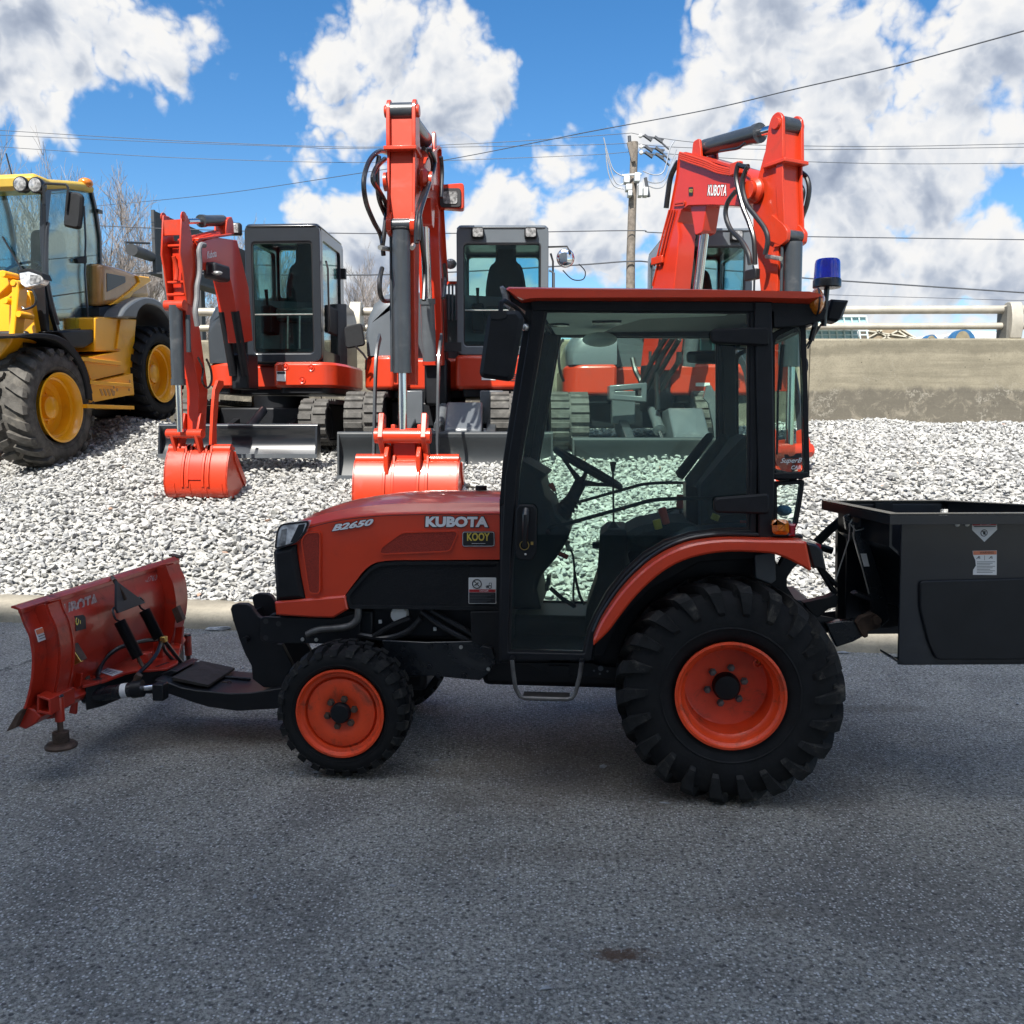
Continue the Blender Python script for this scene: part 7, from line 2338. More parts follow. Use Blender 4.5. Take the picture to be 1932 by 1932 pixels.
def big_boom(B, t, prof, kub=None, mirror=1):
    """boom, arm, cylinders in the plane frame B; local x is reach, z is world height"""
    bp = [tuple(p) for p in prof['boom']]
    MB(B).prism(bp, -.125, .105, 'y').build('boom', M['orange_dark'], t, bevel=.008)
    # top and bottom flanges stand proud
    top = prof['boom'][2:13]
    fl = [(a, b_ + .006) for a, b_ in top]
    MB(B).prism(fl + [(a, b_ - .02) for a, b_ in top][::-1], -.14, .14).build('boom_flange', M['orange'], t)
    ar = [tuple(p) for p in prof['arm']]
    MB(B).prism(ar, -.105, .105, 'y').build('arm', M['orange'], t, bevel=.006)
    # the front cover plates of the arm with raised side edges
    f = prof['arm'][2:7]
    for s in (-1, 1):
        e = [(a + .035, b_) for a, b_ in f] + [(a - .05, b_) for a, b_ in f][::-1]
        MB(B).prism(e, s * .128, s * .108).build('arm_edge', M['orange'], t, bevel=.003)
    pt = prof['armtop']
    for s in (-1, 1):
        hd = [(pt[0] - .15, pt[1] - .38), (pt[0] - .09, pt[1] - .02), (pt[0] - .05, pt[1] + .06), (pt[0] + .03, pt[1] + .08), (pt[0] + .09, pt[1] + .02), (pt[0] + .10, pt[1] - .2), (pt[0] + .11, pt[1] - .38)]
        MB(B).prism(rnd(hd, .04, 3), s * .135, s * .10).build('arm_head', M['orange'], t, bevel=.006)
        MB(B).lathe([(0, s * .16), (.05, s * .16), (.055, s * .15), (.055, s * .13)], (pt[0] + .02, pt[1] - .03), 'y', 20).build('pin_boss', M['orange'], t)
    MB(B).tube([(pt[0] + .02, -.10, pt[1] - .03), (pt[0] + .02, .10, pt[1] - .03)], .075, 20).build('head_roller', M['grey'], t)
    a0 = prof['arm'][2]
    MB(B).bb(pt[0] - .14, pt[0] + .15, -.15, .15, pt[1] - .40, pt[1] - .365).build('arm_cap_plate', M['orange'], t, bevel=.006)
    pv = prof['pivot']
    MB(B).tube([(pv[0], -.23, pv[1]), (pv[0], .23, pv[1])], .085, 22).build('arm_pivot', M['orange'], t)
    for s in (-1, 1):
        MB(B).lathe([(.12, s * .13), (.12, s * .16), (.09, s * .19), (.09, s * .2)], pv, 'y', 22).build('pivot_boss', M['orange'], t)
    a, c = prof['cyl_a'], prof['cyl_b']
    pole_cyl(B, t, 'arm_cylinder', (a[0], 0, a[1]), (c[0], 0, c[1]), .085, .72, .045, m='grey')
    for s in (-1, 1):
        MB(B).prism(rnd([(a[0] - .09, a[1] - .22), (a[0] - .05, a[1] + .06), (a[0] + .05, a[1] + .07), (a[0] + .10, a[1] - .22)], .03, 3), s * .12, s * .09).build('cylinder_lug', M['orange'], t, bevel=.004)
    a, c = prof['lift_a'], prof['lift_b']
    pole_cyl(B, t, 'lift_cylinder', (c[0] + .06, 0, c[1] - .8), (a[0], 0, a[1]), .075, .45, .05, m='greylight')
    MB(B).prism(rnd([(a[0] - .16, a[1] + .32), (a[0] + .16, a[1] + .34), (a[0] + .07, a[1] - .06), (a[0] - .05, a[1] - .07)], .03, 3), -.09, .09).build('lift_lug', M['orange_dark'], t, bevel=.01)


def big_arm_front(B, t, prof, zrod, zbot):
    pn = prof['pin']
    x = pn[0] + .085
    zt = pn[1] + .04
    MB(B).tube([(x, -.12, zt), (x, .12, zt)], .055, 16).build('cylinder_pin', M['grey'], t)
    for s in (-1, 1):
        MB(B).prism(rnd([(x - .16, zt + .22), (x + .0, zt + .10), (x + .06, zt + .03), (x + .05, zt - .06), (x - .03, zt - .09), (x - .18, zt - .02)], .02, 3), s * .13, s * .085).build('cylinder_ear', M['orange'], t, bevel=.004)
    cy = MB(B).tube([(x + .01, 0, zt - .06), (x + .02, 0, zrod)], .082, 22).build('bucket_cylinder', M['grey'], t)
    MB(B).tube([(x + .02, 0, zrod + .05), (x + .02, 0, zrod - .015)], .086, 22).build('gland', M['grey'], cy)
    MB(B).tube([(x + .02, 0, zrod), (x + .03, 0, zbot)], .040, 16).build('rod', M['chrome'], cy)
    MB(B).tube([(x + .03, -.055, zbot), (x + .03, .055, zbot)], .055, 16).build('rod_eye', M['grey'], cy)
    MB(B).tube([(x - .03, -.10, zt - .10), (x - .02, -.105, zrod)], .016, 8).build('cylinder_pipe', M['grey'], cy)
    return x


def big_house(F, t, zg, hoodx, skirtL, skirtR, cab, zs, glass='glass2', lights=True):
    z0, z1 = zs
    x0, x1, ztop = cab
    xl0, xl1 = skirtL
    xr0, xr1 = skirtR
    plan = [(xr0, -.95), (xr1 - .18, -.95), (xr1, -.75), (xr1 + .02, .7), (xr1 - .25, 1.05), (xl0 + .25, 1.05), (xl0 - .02, .7), (xl0, -.62), (xl0 + .12, -.82), (xl1, -.88), (xl1, -.42), (xr0, -.42)]
    MB(F).prism(rnd(plan, .08, 3), z0, z1, 'z', .03).build('body_skirt', M['orange'], t, bevel=.012)
    MB(F).prism(rnd(inset(plan, .08), .05, 3), z0 - .08, z0 + .02, 'z').build('belly_frame', M['black'], t)
    ht = hoodx
    secs = []
    for yy, k in ((-.80, .80), (-.74, .93), (-.45, 1.0), (.3, 1.0), (.8, .95), (1.0, .8)):
        H = (ht - z1) * k
        o = (1 - k) * .35
        xr = xl1 if yy < -.4 else xr1 - .15
        secs.append([(xl0 + .03 + o, yy, z1)] + [(xl0 + .02 + o + dx, yy, z1 + H * dz) for dx, dz in ((0, .35), (.03, .60), (.10, .82), (.22, .95), (.40, 1.0))] + [(xr, yy, z1 + H * (1.0 if yy < -.4 else 1.02)), (xr, yy, z1)])
    MB(F).loft(secs).build('engine_hood', M['cabgrey'], t, smooth=50)
    # vent grille between hood and cab
    mb = MB(F)
    for k in range(6):
        xx = x0 - .26 + k * .042
        mb.bb(xx, xx + .02, -.38, -.30, z1 + .45, ht + .10)
    mb.build('vent_grille', M['greylight'], t)
    MB(F).bb(x0 - .28, x0 - .02, -.36, -.26, ht + .09, ht + .13).build('hood_trim', M['orange'], t)
    exc_cab(F, t, x0, x1, -.92, .62, z1, ztop, 'cabgrey', glass, lights=(x0 + .24, x1 - .20) if lights else ())
    return z0, z1


def build_exc_big(which):
    B0 = big_profile()
    if which == 'mid':
        X, Y, yaw = -1.02, 11.35, R(0)
        zg = 1.30
        lab = 'larger orange excavator in the middle, its arm standing straight up behind the tractor hood'
    else:
        X, Y, yaw = 1.60, 11.45, R(0)
        zg = 1.30
        lab = 'orange excavator at the right, its lettered boom arching over the tractor cab roof'
    F = Frame(X, Y, 0, yaw)
    t = thing('excavator', lab, 'excavator', (X, Y, zg), yaw, 'excavators parked on the gravel')
    BUMPS.append((X, Y + .2, 1.4, zg - ground_z(X, Y)))
    if which == 'mid':
        xa = F.xz(*K('l3', (78, 1500))[0], -1.25)[0]
        xb = xa + 2.02
        zs = (F.xz(*K('l3', (230, 1415))[0], -.9)[1], F.xz(*K('l3', (230, 1256))[0], -.9)[1])
        sl = (F.xz(*K('l3', (157, 1300))[0], -.85)[0], F.xz(*K('l3', (312, 1300))[0], -.85)[0])
        sr = (F.xz(*K('l3', (595, 1380))[0], -.95)[0], F.xz(*K('l3', (1040, 1380))[0], -.95)[0])
        cab = (F.xz(*K('l3', (603, 900))[0], -.92)[0], F.xz(*K('l3', (1032, 900))[0], -.92)[0], F.xz(*K('l3', (800, 648))[0], -.92)[1])
        ht = F.xz(*K('l3', (260, 955))[0], -.5)[1]
        bl = (637, 1043, 818, 905)
    else:
        xa = F.xz(*K('F', (212, 700))[0], -1.25)[0]
        xb = xa + 2.02
        zs = (F.xz(*K('F', (440, 530))[0], -.9)[1], F.xz(*K('F', (440, 335))[0], -.9)[1])
        sl = (F.xz(*K('F', (298, 400))[0], -.85)[0], F.xz(*K('F', (690, 400))[0], -.85)[0] - .12)
        sr = (F.xz(*K('F', (948, 480))[0], -.95)[0], F.xz(1440, 730, -.95)[0])
        cab = (F.xz(1258, 600, -.92)[0], F.xz(1418, 600, -.92)[0], F.xz(1350, 430, -.92)[1])
        ht = F.xz(*K('F', (440, 110))[0], -.5)[1]
        bl = (1080, 1480, 829, 910)
    rail_track(F, t, xa, xa + .42, -1.30, 1.25, .62, zg - .03)
    rail_track(F, t, xb - .42, xb, -1.30, 1.25, .62, zg - .03)
    MB(F).bb(xa + .42, xb - .42, -.6, .6, zg + .2, zg + .5).build('car_body', M['black'], t, bevel=.02)
    MB(F).lathe([(.45, zg + .5), (.45, zg + .66)], (0, 0), 'z', 30, caps=(True, True)).build('slew_ring', M['black'], t)
    yb = -2.0
    bx0, bx1, bz0, bz1 = blade_px(F, t, *bl, yb)
    gx = F.M @ Vector(((bx0 + bx1) / 2, yb, 0))
    xm = (bx0 + bx1) / 2
    for s in (-1, 1):
        MB(F).prism([(yb + .05, bz0 + .10), (yb + .10, bz1 - .05), (-.5, zg + .45), (-.5, zg + .22)], xm + s * .45 - .05, xm + s * .45 + .05, 'x').build('blade_arm', M['grey'], t, bevel=.01)
        MB(F).bb(xm + s * .45 - .13, xm + s * .45 + .13, -1.05, -.9, zg + .25, zg + .62).build('arm_bracket', M['greylight'], t, bevel=.01)
    # gusset housing over the blade cylinder
    g = [(yb + .12, bz0 + .25), (yb + .18, bz1 + .05), (yb + .55, bz1 + .33), (yb + .95, bz1 + .30), (yb + .95, bz0 + .25)]
    MB(F).prism(g, xm - .02, xm + .36, 'x').build('cylinder_guard', M['greylight'], t, bevel=.02)
    pole_cyl(F, t, 'blade_cylinder', (xm - .1, -.7, zg + .5), (xm - .1, yb + .12, bz1 - .12), .06, .6, m='greylight')
    big_house(F, t, zg, ht, sl, sr, cab, zs)
    # skirt marks
    for k in range(4):
        MB(F).bb(sr[0] + .62, sr[0] + .80, -.955, -.949, zs[0] + .09 + k * .022, zs[0] + .10 + k * .022).build('vent_slot', M['ink'], t)
    MB(F).bb(sr[0] + .30, sr[0] + .46, -.956, -.949, zs[0] + .10, zs[0] + .14).build('reflector_strip', M['sticker'], t)
    o = MB(F).bb(cab[0] - .2, cab[0] + .05, -.93, -.925, zs[1] + .04, zs[1] + .14).build('caution_label', M['ink'], t)

    if which == 'mid':
        # same boom geometry, swung straight at the camera
        d = Vector((-.075, -.997))
        B = Frame(-.84, 10.75, 0, math.atan2(d.y, d.x))
        pv = BIG['armtop']
        # bring the arm head to where the photograph shows it
        zt = B.xz(*K('l3', (340, 95))[0], 0)[1]
        # reach at the head from the pixel height (depth fixed by the shared profile)
        head = B.M @ Vector((pv[0], 0, 0))
        ztop = P(757, 205, head.y).z
        dz = ztop - pv[1]
        pr = {k: ([(a, b_ + dz) for a, b_ in v] if isinstance(v, list) else (v[0], v[1] + dz)) for k, v in BIG.items() if k != 'B'}
    else:
        B, pr, dz = B0, {k: v for k, v in BIG.items() if k != 'B'}, 0
    armx = pr['arm']
    zl = min(b_ for a, b_ in armx)
    hx = B.M @ Vector((pr['pin'][0], 0, 0))
    if which == 'mid':
        zrod = P(760, 702, hx.y).z
        zbot = P(760, 822, hx.y).z
        zbk1, zbk0 = P(760, 870, hx.y - .1).z, P(760, 935, hx.y - .1).z
    else:
        zrod, zbot, zbk1, zbk0 = P(1480, 690, hx.y).z, P(1480, 850, hx.y).z, P(1500, 905, hx.y - .1).z, P(1500, 1000, hx.y - .1).z
    # arm ends at the lower pivot
    pr['arm'] = [(a, max(b_, zbot - .06)) for a, b_ in armx]
    big_boom(B, t, pr)
    xb_ = big_arm_front(B, t, pr, zrod, zbot)
    # swing post between body and boom foot
    ft = pr['boom'][0]
    fz = zs[1]
    fy = .5 * (pr['boom'][0][0] + pr['boom'][-1][0])
    MB(B).bb(fy - .22, fy + .10, -.13, .13, zs[0] - .18, max(zs[0] + .35, pr['boom'][0][1] + .05)).build('swing_bracket', M['black'], t, bevel=.03)
    for s in (-1, 1):
        MB(B).tube([(fy + .05, s * .08, zs[0] + .2), (fy + .28, s * .08, pr['boom'][0][1] + .9)], .035, 10).build('hose_pipe', M['hose'], t)
    # linkage and bucket
    lx = xb_ + .03
    bl_ = MB(B).tube([(lx, -.26, zbot), (lx, .26, zbot)], .07, 18).build('link_pin', M['orange'], t)
    for s in (-1, 1):
        link(B, [(lx - .05, zbot + .20), (lx, zbot), (lx - .1, zbot - .14), (lx - .12, zbk1 - .10)], [.05, .085, .06, .07], .05, t, 'bucket_link', 'orange', y0=s * .20 - .025)
        link(B, [(lx - .22, zbot + .10), (lx - .20, zbot - .12), (lx - .16, zbk1 - .06)], [.06, .07, .07], .04, t, 'bucket_link', 'orange', y0=s * .125 - .02)
        gd = crom([(lx - .45, zbot + .95), (lx - .28, zbot + .75), (lx - .18, zbot + .3), (lx - .12, zbot - .15), (lx - .10, zbk1 + .02)], 4)
        MB(B).tube([(a, s * .30, c) for a, c in gd], .03, 4, sq=(.5, 1.6)).build('guard_bar', M['grey'], t)
    MB(B).bb(lx - .24, lx - .06, -.11, .11, zbk1 - .06, zbot - .02).build('coupler_block', M['orange_dark'], t, bevel=.012)
    c = B.M @ Vector((lx - .12, 0, 0))
    U = Frame(c.x, c.y, 0, B.M.to_euler().z + PI / 2)
    if which == 'mid':
        xb0, xb1 = U.xz(669, 890, -.1)[0], U.xz(867, 890, -.1)[0]
    else:
        xb0, xb1 = -.46, .46
    gh = ground_z(c.x, c.y)
    hgt = max(.5, zbk1 - gh + .02)
    bucket(U, t, (xb0 + xb1) / 2, xb1 - xb0, -.22, zbk1, hgt)
    for s in (-1, 1):
        MB(U).prism([(-.16, zbk1 - .25), (-.20, zbk1 + .05), (-.10, zbk1 + .16), (.02, zbk1 + .12), (.06, zbk1 - .2)], s * .17, s * .13, 'x').build('bucket_ear', M['orange'], t, bevel=.006)
    # hoses
    if which == 'mid':
        hosebundle(B, t, 'l3', [((280, 312), (240, 305), (195, 350), (170, 440), (180, 540), (215, 630), (250, 700), (262, 790)),
                                ((268, 340), (228, 380), (212, 440), (245, 495), (275, 560), (268, 660), (258, 740)),
                                ((255, 850), (245, 900), (245, 960), (262, 1000), (300, 1000)),
                                ((240, 330), (232, 400), (240, 520), (270, 600))], .022, [-.22, -.17, -.17, -.20])
        hosebundle(B, t, 'l3', [((450, 290), (485, 335), (490, 400), (455, 480), (420, 590), (415, 735)),
                                ((480, 300), (500, 360), (470, 470), (430, 600), (425, 720)),
                                ((530, 330), (535, 400), (530, 520)),
                                ((430, 600), (440, 720), (455, 850), (450, 1000)),
                                ((545, 830), (550, 900), (540, 990))], .022, [.17, .21, .20, .17, .20])
        for yy, q in ((-.13, (300, 765)), (.15, (385, 755))):
            MB(B).tube([B.p3(*K('l3', (q[0] - 55 * (1 if yy < 0 else -.3), q[1] - 12))[0], yy), B.p3(*K('l3', (q[0] + 10, q[1]))[0], yy)], .022, 8).build('hose_fitting', M['steel'], t)
        # lamp on the boom, mirror at the left hood
        hd = pr['pivot']
        p = P(*K('l3', (572, 518))[0], 10.1)
        L = MB(WF).prism(rnd([(p.x - .12, p.z - .11), (p.x - .12, p.z + .13), (p.x + .15, p.z + .15), (p.x + .15, p.z - .13)], .04, 4), p.y, p.y + .12, 'y', .01).build('boom_lamp', M['orange'], t)
        MB(WF).prism(rnd([(p.x - .11, p.z - .11), (p.x - .11, p.z + .09), (p.x + .12, p.z + .09), (p.x + .12, p.z - .11)], .04, 4), p.y - .02, p.y + .01, 'y', .006).build('lamp_body', M['ink'], L)
        MB(WF).prism(rnd([(p.x - .070, p.z - .075), (p.x - .070, p.z + .055), (p.x + .080, p.z + .055), (p.x + .080, p.z - .075)], .03, 4), p.y - .028, p.y - .015).build('lamp_lens', M['lens'], L)
        # round convex mirror on the cab
        p = P(1067, 487, 10.35)
        mr = MB(WF).ball(p, (.10, .035, .105), 24, 14).build('round_mirror', M['mirrorglass'], t)
        MB(WF).tube([P(1034, 466, 10.35), P(1070, 465, 10.35), P(1077, 478, 10.30)], .010, 8).build('mirror_arm', M['hose'], mr)
        MB(WF).tube([P(1062, 510, 10.4), P(1080, 527, 10.4), P(1100, 527, 10.4), P(1104, 512, 10.4), P(1092, 498, 10.4)], .006, 6, smooth=5).build('mirror_cable', M['hose'], mr)
        MB(WF).tube([P(1036, 510, 10.4), P(1045, 515, 10.4), P(1045, 560, 10.4)], .012, 6).build('door_rail', M['greylight'], t)
        p = P(*K('l3', (575, 830))[0], 10.9)
        MB(WF).ball(p, (.07, .04, .06), 14, 8).build('far_lamp', M['lens'], t)
    else:
        hosebundle(B, t, 'l4', [((1160, 495), (1150, 560), (1165, 650), (1195, 760), (1235, 860), (1262, 960), (1268, 1110)),
                                ((1225, 500), (1205, 540), (1190, 620), (1215, 730), (1280, 820), (1330, 890), (1348, 960), (1332, 1050)),
                                ((1148, 655), (1100, 720), (1085, 800), (1115, 890), (1180, 960), (1225, 1040), (1238, 1110)),
                                ((1160, 488), (1195, 500), (1225, 500))], .024, [-.26, -.26, -.26, -.24])
        hosebundle(B, t, 'l4', [((1550, 535), (1590, 570), (1605, 640), (1590, 740), (1555, 840), (1545, 950), (1548, 1040)),
                                ((1548, 615), (1568, 660), (1556, 730), (1545, 770))], .024, [.20, .20])
        hosebundle(B, t, 'l4', [((790, 470), (745, 560), (725, 680), (715, 760))], .03, -.10)
        hosebundle(B, t, 'l4', [((1050, 405), (1110, 395), (1165, 385), (1205, 355))], .014, -.10)
        for k in range(4):
            pts = [B.p3(*q, -.155) for q in K('l4', (800, 415 + 12 * k), (870, 435 + 14 * k), (960, 465 + 14 * k), (1040, 500 + 13 * k), (1125, 520 + 11 * k))]
            MB(B).tube(pts, .013, 8, smooth=3).build('hydraulic_line', M['orange'], t)
        for k in range(3):
            pts = [B.p3(*q, -.145) for q in K('l4', (735 + 16 * k, 770), (700 + 16 * k, 900), (660 + 17 * k, 1060), (640 + 17 * k, 1120))]
            MB(B).tube(pts, .011, 8).build('hydraulic_line', M['orange'], t)
        MB(B).box(B.p3(*K('l4', (660, 1085))[0], -.15), (.2, .03, .08)).build('line_clamp', M['orange'], t, bevel=.006)
        MB(B).box(B.p3(*K('l4', (1150, 515))[0], -.16), (.14, .06, .12)).build('valve_block', M['orange'], t, bevel=.01)
        MB(B).box(B.p3(*K('l4', (1250, 1175))[0], -.24), (.16, .06, .10)).build('valve_block', M['hose'], t, bevel=.01)
        MB(B).tube([B.p3(*q, -.16) for q in K('l4', (1340, 1060), (1430, 1075))], .022, 8).build('hose_fitting', M['steel'], t)
        MB(B).ring(rnd([B.xz(*q, -.13) for q in K('l4', (768, 725), (835, 715), (830, 745), (765, 750))], .02, 3), inset(rnd([B.xz(*q, -.13) for q in K('l4', (768, 725), (835, 715), (830, 745), (765, 750))], .02, 3), .016), -.14, -.125).build('line_bracket', M['orange'], t)
        y = -.1265
        q3 = [B.p3(*q, y) for q in K('l4', (968, 686), (1092, 688), (975, 610))]
        MB(B).text('KUBOTA', q3, bold=.05).build('lettering', M['ink'], t)
        q3 = [B.p3(*q, y - .002) for q in K('l4', (972, 682), (1088, 684), (979, 614))]
        MB(B).text('KUBOTA', q3, bold=.015).build('lettering', M['whiteletter'], t)
        o = MB(B).prism(rnd([B.xz(*q, y) for q in K('l4', (855, 630), (883, 628), (882, 682), (856, 684))], .01, 2), y - .003, y).build('dealer_sticker', M['ink'], t)
        MB(B).text('KOOY', [B.p3(*q, y - .004) for q in K('l4', (858, 662), (880, 662), (858, 640))], bold=.0).build('sticker_text', M['gold'], o)
        hosebundle(B, t, 'F', [((760, 500), (800, 400), (860, 280), (930, 170)), ((800, 510), (850, 400), (900, 290), (975, 170)), ((840, 480), (870, 420), (940, 300), (1010, 180)),
                               ((720, 300), (740, 380), (770, 440), (790, 520)), ((900, 180), (880, 300), (870, 420), (875, 620)), ((1010, 260), (1000, 330), (940, 420), (900, 500))], .030, [-.30, -.26, -.22, -.2, -.24, -.2])
        # left mirror and loose hose in front of the hood seen through the tractor cab
        p = P(*K('F', (262, 320))[0], 10.2)
        MB(WF).tube([P(*K('F', (290, 180))[0], 10.2), P(*K('F', (262, 230))[0], 10.2), P(*K('F', (265, 360))[0], 10.2), P(*K('F', (290, 440))[0], 10.3)], .016, 8, smooth=4).build('mirror_stalk', M['hose'], t)
        a, c = P(*K('F', (570, 470))[0], 10.0), P(*K('F', (800, 575))[0], 10.0)
        MB(WF).ring([(a.x, a.z), (c.x, a.z + .03), (c.x, c.z), (a.x, c.z + .03)], inset([(a.x, a.z), (c.x, a.z + .03), (c.x, c.z), (a.x, c.z + .03)], .06), 9.9, 10.15).build('swing_frame', M['greylight'], t, bevel=.012)
        g = [P(*q, 9.75) for q in K('F', (1180, 470), (1205, 468), (1222, 500), (1255, 700), (1250, 800), (1228, 800), (1215, 700), (1190, 580), (1158, 545))]
        MB(WF).prism([(v.x, v.z) for v in g], 9.72, 9.78).build('rock_guard', M['greylight'], t)


def dry():
    pass

# ------------------------------------------------------------------ yellow wheel loader at the left edge
def build_loader():
    q0 = P(*K('l1', (365, 1490))[0], 10.1)
    yaw = R(-8)
    F = Frame(q0.x, q0.y, 0, yaw)
    t = thing('wheel_loader', 'yellow wheel loader with large chunky tyres, cut by the left edge', 'wheel loader', (q0.x, q0.y, q0.z - .66), yaw)

    def s(x, *pts, c='l1'):
        return [F.yz(px, py, x) for px, py in K(c, *pts)]

    def f(y, *pts, c='l1'):
        return [F.xz(px, py, y) for px, py in K(c, *pts)]
    # wheels: axis along local x
    fy, fz = s(0, (365, 1490))[0]
    fb = s(-.1, (200, 1845))[0][1]
    ry, rz = s(0, (962, 1290))[0]
    W_ = .50

    def wheel_x(cy, cz, Rr, Ri, xo, sgn, m):
        # build with a turned frame so that its y axis is our x axis
        G = MB(F.M @ Matrix.Translation((xo, cy, 0)) @ Matrix.Rotation(PI / 2 * 1, 4, 'Z'))
        rim = MB(G.M)
        # in G: local y = -x of F when rotated +90: near face is y=0, going +y into the machine
        rim.lathe([(Ri * .92, .02), (Ri, .0), (Ri, -.006), (Ri * .95, -.008), (Ri * .92, .012), (Ri * .88, .03), (Ri * .86, .09), (Ri * .80, .10), (Ri * .78, .20), (Ri * .60, .215), (Ri * .50, .19), (Ri * .33, .185), (Ri * .32, .12), (Ri * .26, .105), (0, .105)], (0, cz), 'y', 56)
        w = rim.build('wheel', M['yellow'], t, smooth=40)
        ty = MB(G.M)
        tyre(ty, 0, cz, 0.0, W_, Rr, Ri, 22, .045, .045, 'loader')
        ty.build('tyre', M['rubberworn'] if m else M['rubber'], w, smooth=38)
        for k in range(8):
            a = 2 * PI * k / 8
            MB(G.M).lathe([(.018, .19), (.018, .165), (0, .16)], (Ri * .42 * math.cos(a), cz + Ri * .42 * math.sin(a)), 'y', 6).build('wheel_nut', M['yellow'], w)
        return w
    Ri_f = (s(0, (365, 1283))[0][1] - s(0, (365, 1697))[0][1]) / 2
    Rf = .655
    wheel_x(fy, fz, Rf, Ri_f, 0.0, 1, True)
    Rb = .62
    Ri_r = (s(0, (962, 1118))[0][1] - s(0, (962, 1458))[0][1]) / 2
    wheel_x(ry, rz, Rb, Ri_r, 0.0, 1, False)
    # far side wheels
    wheel_x(fy, fz, Rf, Ri_f, -1.55, 1, True)
    wheel_x(ry, rz, Rb, Ri_r, -1.55, 1, False)
    w1, w2 = F.M @ Vector((-.25, fy, 0)), F.M @ Vector((-.25, ry, 0))
    BUMPS.append((w1.x, w1.y, .7, fz - Rf - ground_z(w1.x, w1.y) + .02))
    BUMPS.append((w2.x - .3, w2.y, 1.1, rz - Rb - ground_z(w2.x, w2.y) + .02))
    MB(F).bb(-1.6, -.3, fy - .14, fy + .14, fz - .14, fz + .16).build('front_axle', M['yellow'], t, bevel=.03)
    MB(F).bb(-1.6, -.3, ry - .14, ry + .14, rz - .14, rz + .14).build('rear_axle', M['yellow'], t, bevel=.03)
    # front mudguard
    arc = s(.02, (78, 1068), (180, 1052), (300, 1056), (380, 1085), (440, 1140), (495, 1225), (530, 1330), (546, 1450))
    arc2 = s(.02, (515, 1440), (500, 1340), (465, 1240), (410, 1160), (350, 1110), (290, 1085), (180, 1075), (85, 1082))
    MB(F).prism([tuple(p) for p in crom(arc, 3)] + [tuple(p) for p in crom(arc2, 3)], -.52, .03, 'x', .01).build('mudguard', M['plastic'], t)
    arc = s(.02, (704, 955), (735, 905), (790, 862), (850, 840), (910, 850), (965, 885), (1005, 945), (1025, 1000), (1030, 1062))
    arc2 = s(.02, (1018, 1062), (1005, 1000), (980, 950), (940, 905), (890, 885), (850, 885), (815, 915), (800, 960))
    MB(F).prism([tuple(p) for p in crom(arc, 3)] + [tuple(p) for p in crom(arc2, 3)], -.55, .04, 'x', .015).build('mudguard', M['greylight'], t)
    # body: side tank and steps
    MB(F).prism(s(-.10, (590, 955), (808, 968), (800, 1050), (790, 1280), (795, 1425), (740, 1300), (712, 1262), (700, 1160), (560, 1160), (560, 960)), -.9, -.10, 'x').build('side_body', M['yellow'], t, bevel=.015)
    MB(F).prism(s(-.09, (706, 970), (728, 972), (705, 1145), (684, 1143)), -.10, -.075, 'x').build('body_rib', M['yellow'], t, bevel=.004)

    def step(p4, name='step', d0=-.34, d1=-.02):
        z = F.yz(*K('l1', p4[0])[0], d1)[1]
        a, b = [F.yz(*K('l1', q)[0], d1)[0] for q in p4]
        return MB(F).bb(d0, d1, a, b, z - .045, z).build(name, M['yellow'], t, bevel=.006)
    MB(F).prism(s(-.06, (492, 1200), (716, 1158), (735, 1285), (540, 1330)), -.5, -.06, 'x').build('step_riser', M['yellow'], t)
    step(((486, 1192), (716, 1160)))
    MB(F).prism(s(.00, (540, 1345), (782, 1290), (792, 1412), (520, 1465)), -.5, -.0, 'x').build('step_riser', M['yellow'], t)
    step(((536, 1330), (782, 1290)), d1=.04)
    step(((515, 1470), (792, 1418)), d1=.06)
    mb = MB(F)
    for (x, y, r) in ((672, 1370, 6), (690, 1355, 6), (675, 1400, 6), (692, 1385, 6), (765, 1335, 7), (768, 1360, 7), (762, 1385, 7), (778, 1355, 5)):
        p = F.yz(*K('l1', (x, y))[0], .001)
        mb.lathe([(.02, .002), (0, .003)], p, 'x', 12)
    for k in range(4):
        p = s(.001, (585 + k * 22, 1380), (598 + k * 22, 1382), (612 + k * 22, 1418), (600 + k * 22, 1422))
        mb.prism(p, .0, .004, 'x')
    mb.build('step_hole', M['bronze'], t)
    MB(F).prism(s(-.12, (345, 1040), (594, 1026), (580, 1090), (500, 1140), (430, 1140)), -1.3, -.12, 'x').build('cab_base', M['black'], t, bevel=.02)
    # hood
    xh = -.18
    side = s(xh, (600, 640), (660, 650), (735, 672), (810, 700), (872, 725), (885, 790), (892, 845), (800, 850), (740, 880), (600, 892))
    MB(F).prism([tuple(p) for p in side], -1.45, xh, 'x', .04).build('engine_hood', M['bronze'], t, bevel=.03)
    MB(F).prism(s(xh, (628, 697), (738, 717), (740, 752), (630, 808)), xh - .01, xh + .006, 'x').build('hood_grille', M['hose'], t, bevel=.004)
    MB(F).prism(s(xh, (800, 712), (870, 720), (882, 745), (780, 812), (740, 870), (640, 885), (700, 845), (770, 792), (812, 752)), xh - .02, xh + .03, 'x', .01).build('hood_ridge', M['yellow'], t)
    MB(F).prism(s(xh, (590, 900), (720, 880), (720, 945), (590, 952)), -1.3, xh - .01, 'x').build('rear_frame', M['cabdark'], t)
    # cab: side door (plane x = xs) and front screen (plane y = yfc)
    xs = -.28
    do = s(xs, (262, 205), (400, 196), (552, 212), (580, 330), (602, 480), (606, 640), (594, 850), (560, 1032), (460, 1045), (345, 1058), (300, 900), (270, 700), (256, 450))
    di = s(xs, (305, 215), (400, 206), (542, 222), (568, 340), (590, 490), (594, 640), (578, 850), (545, 1010), (460, 1025), (358, 1034), (318, 900), (288, 700), (282, 450))
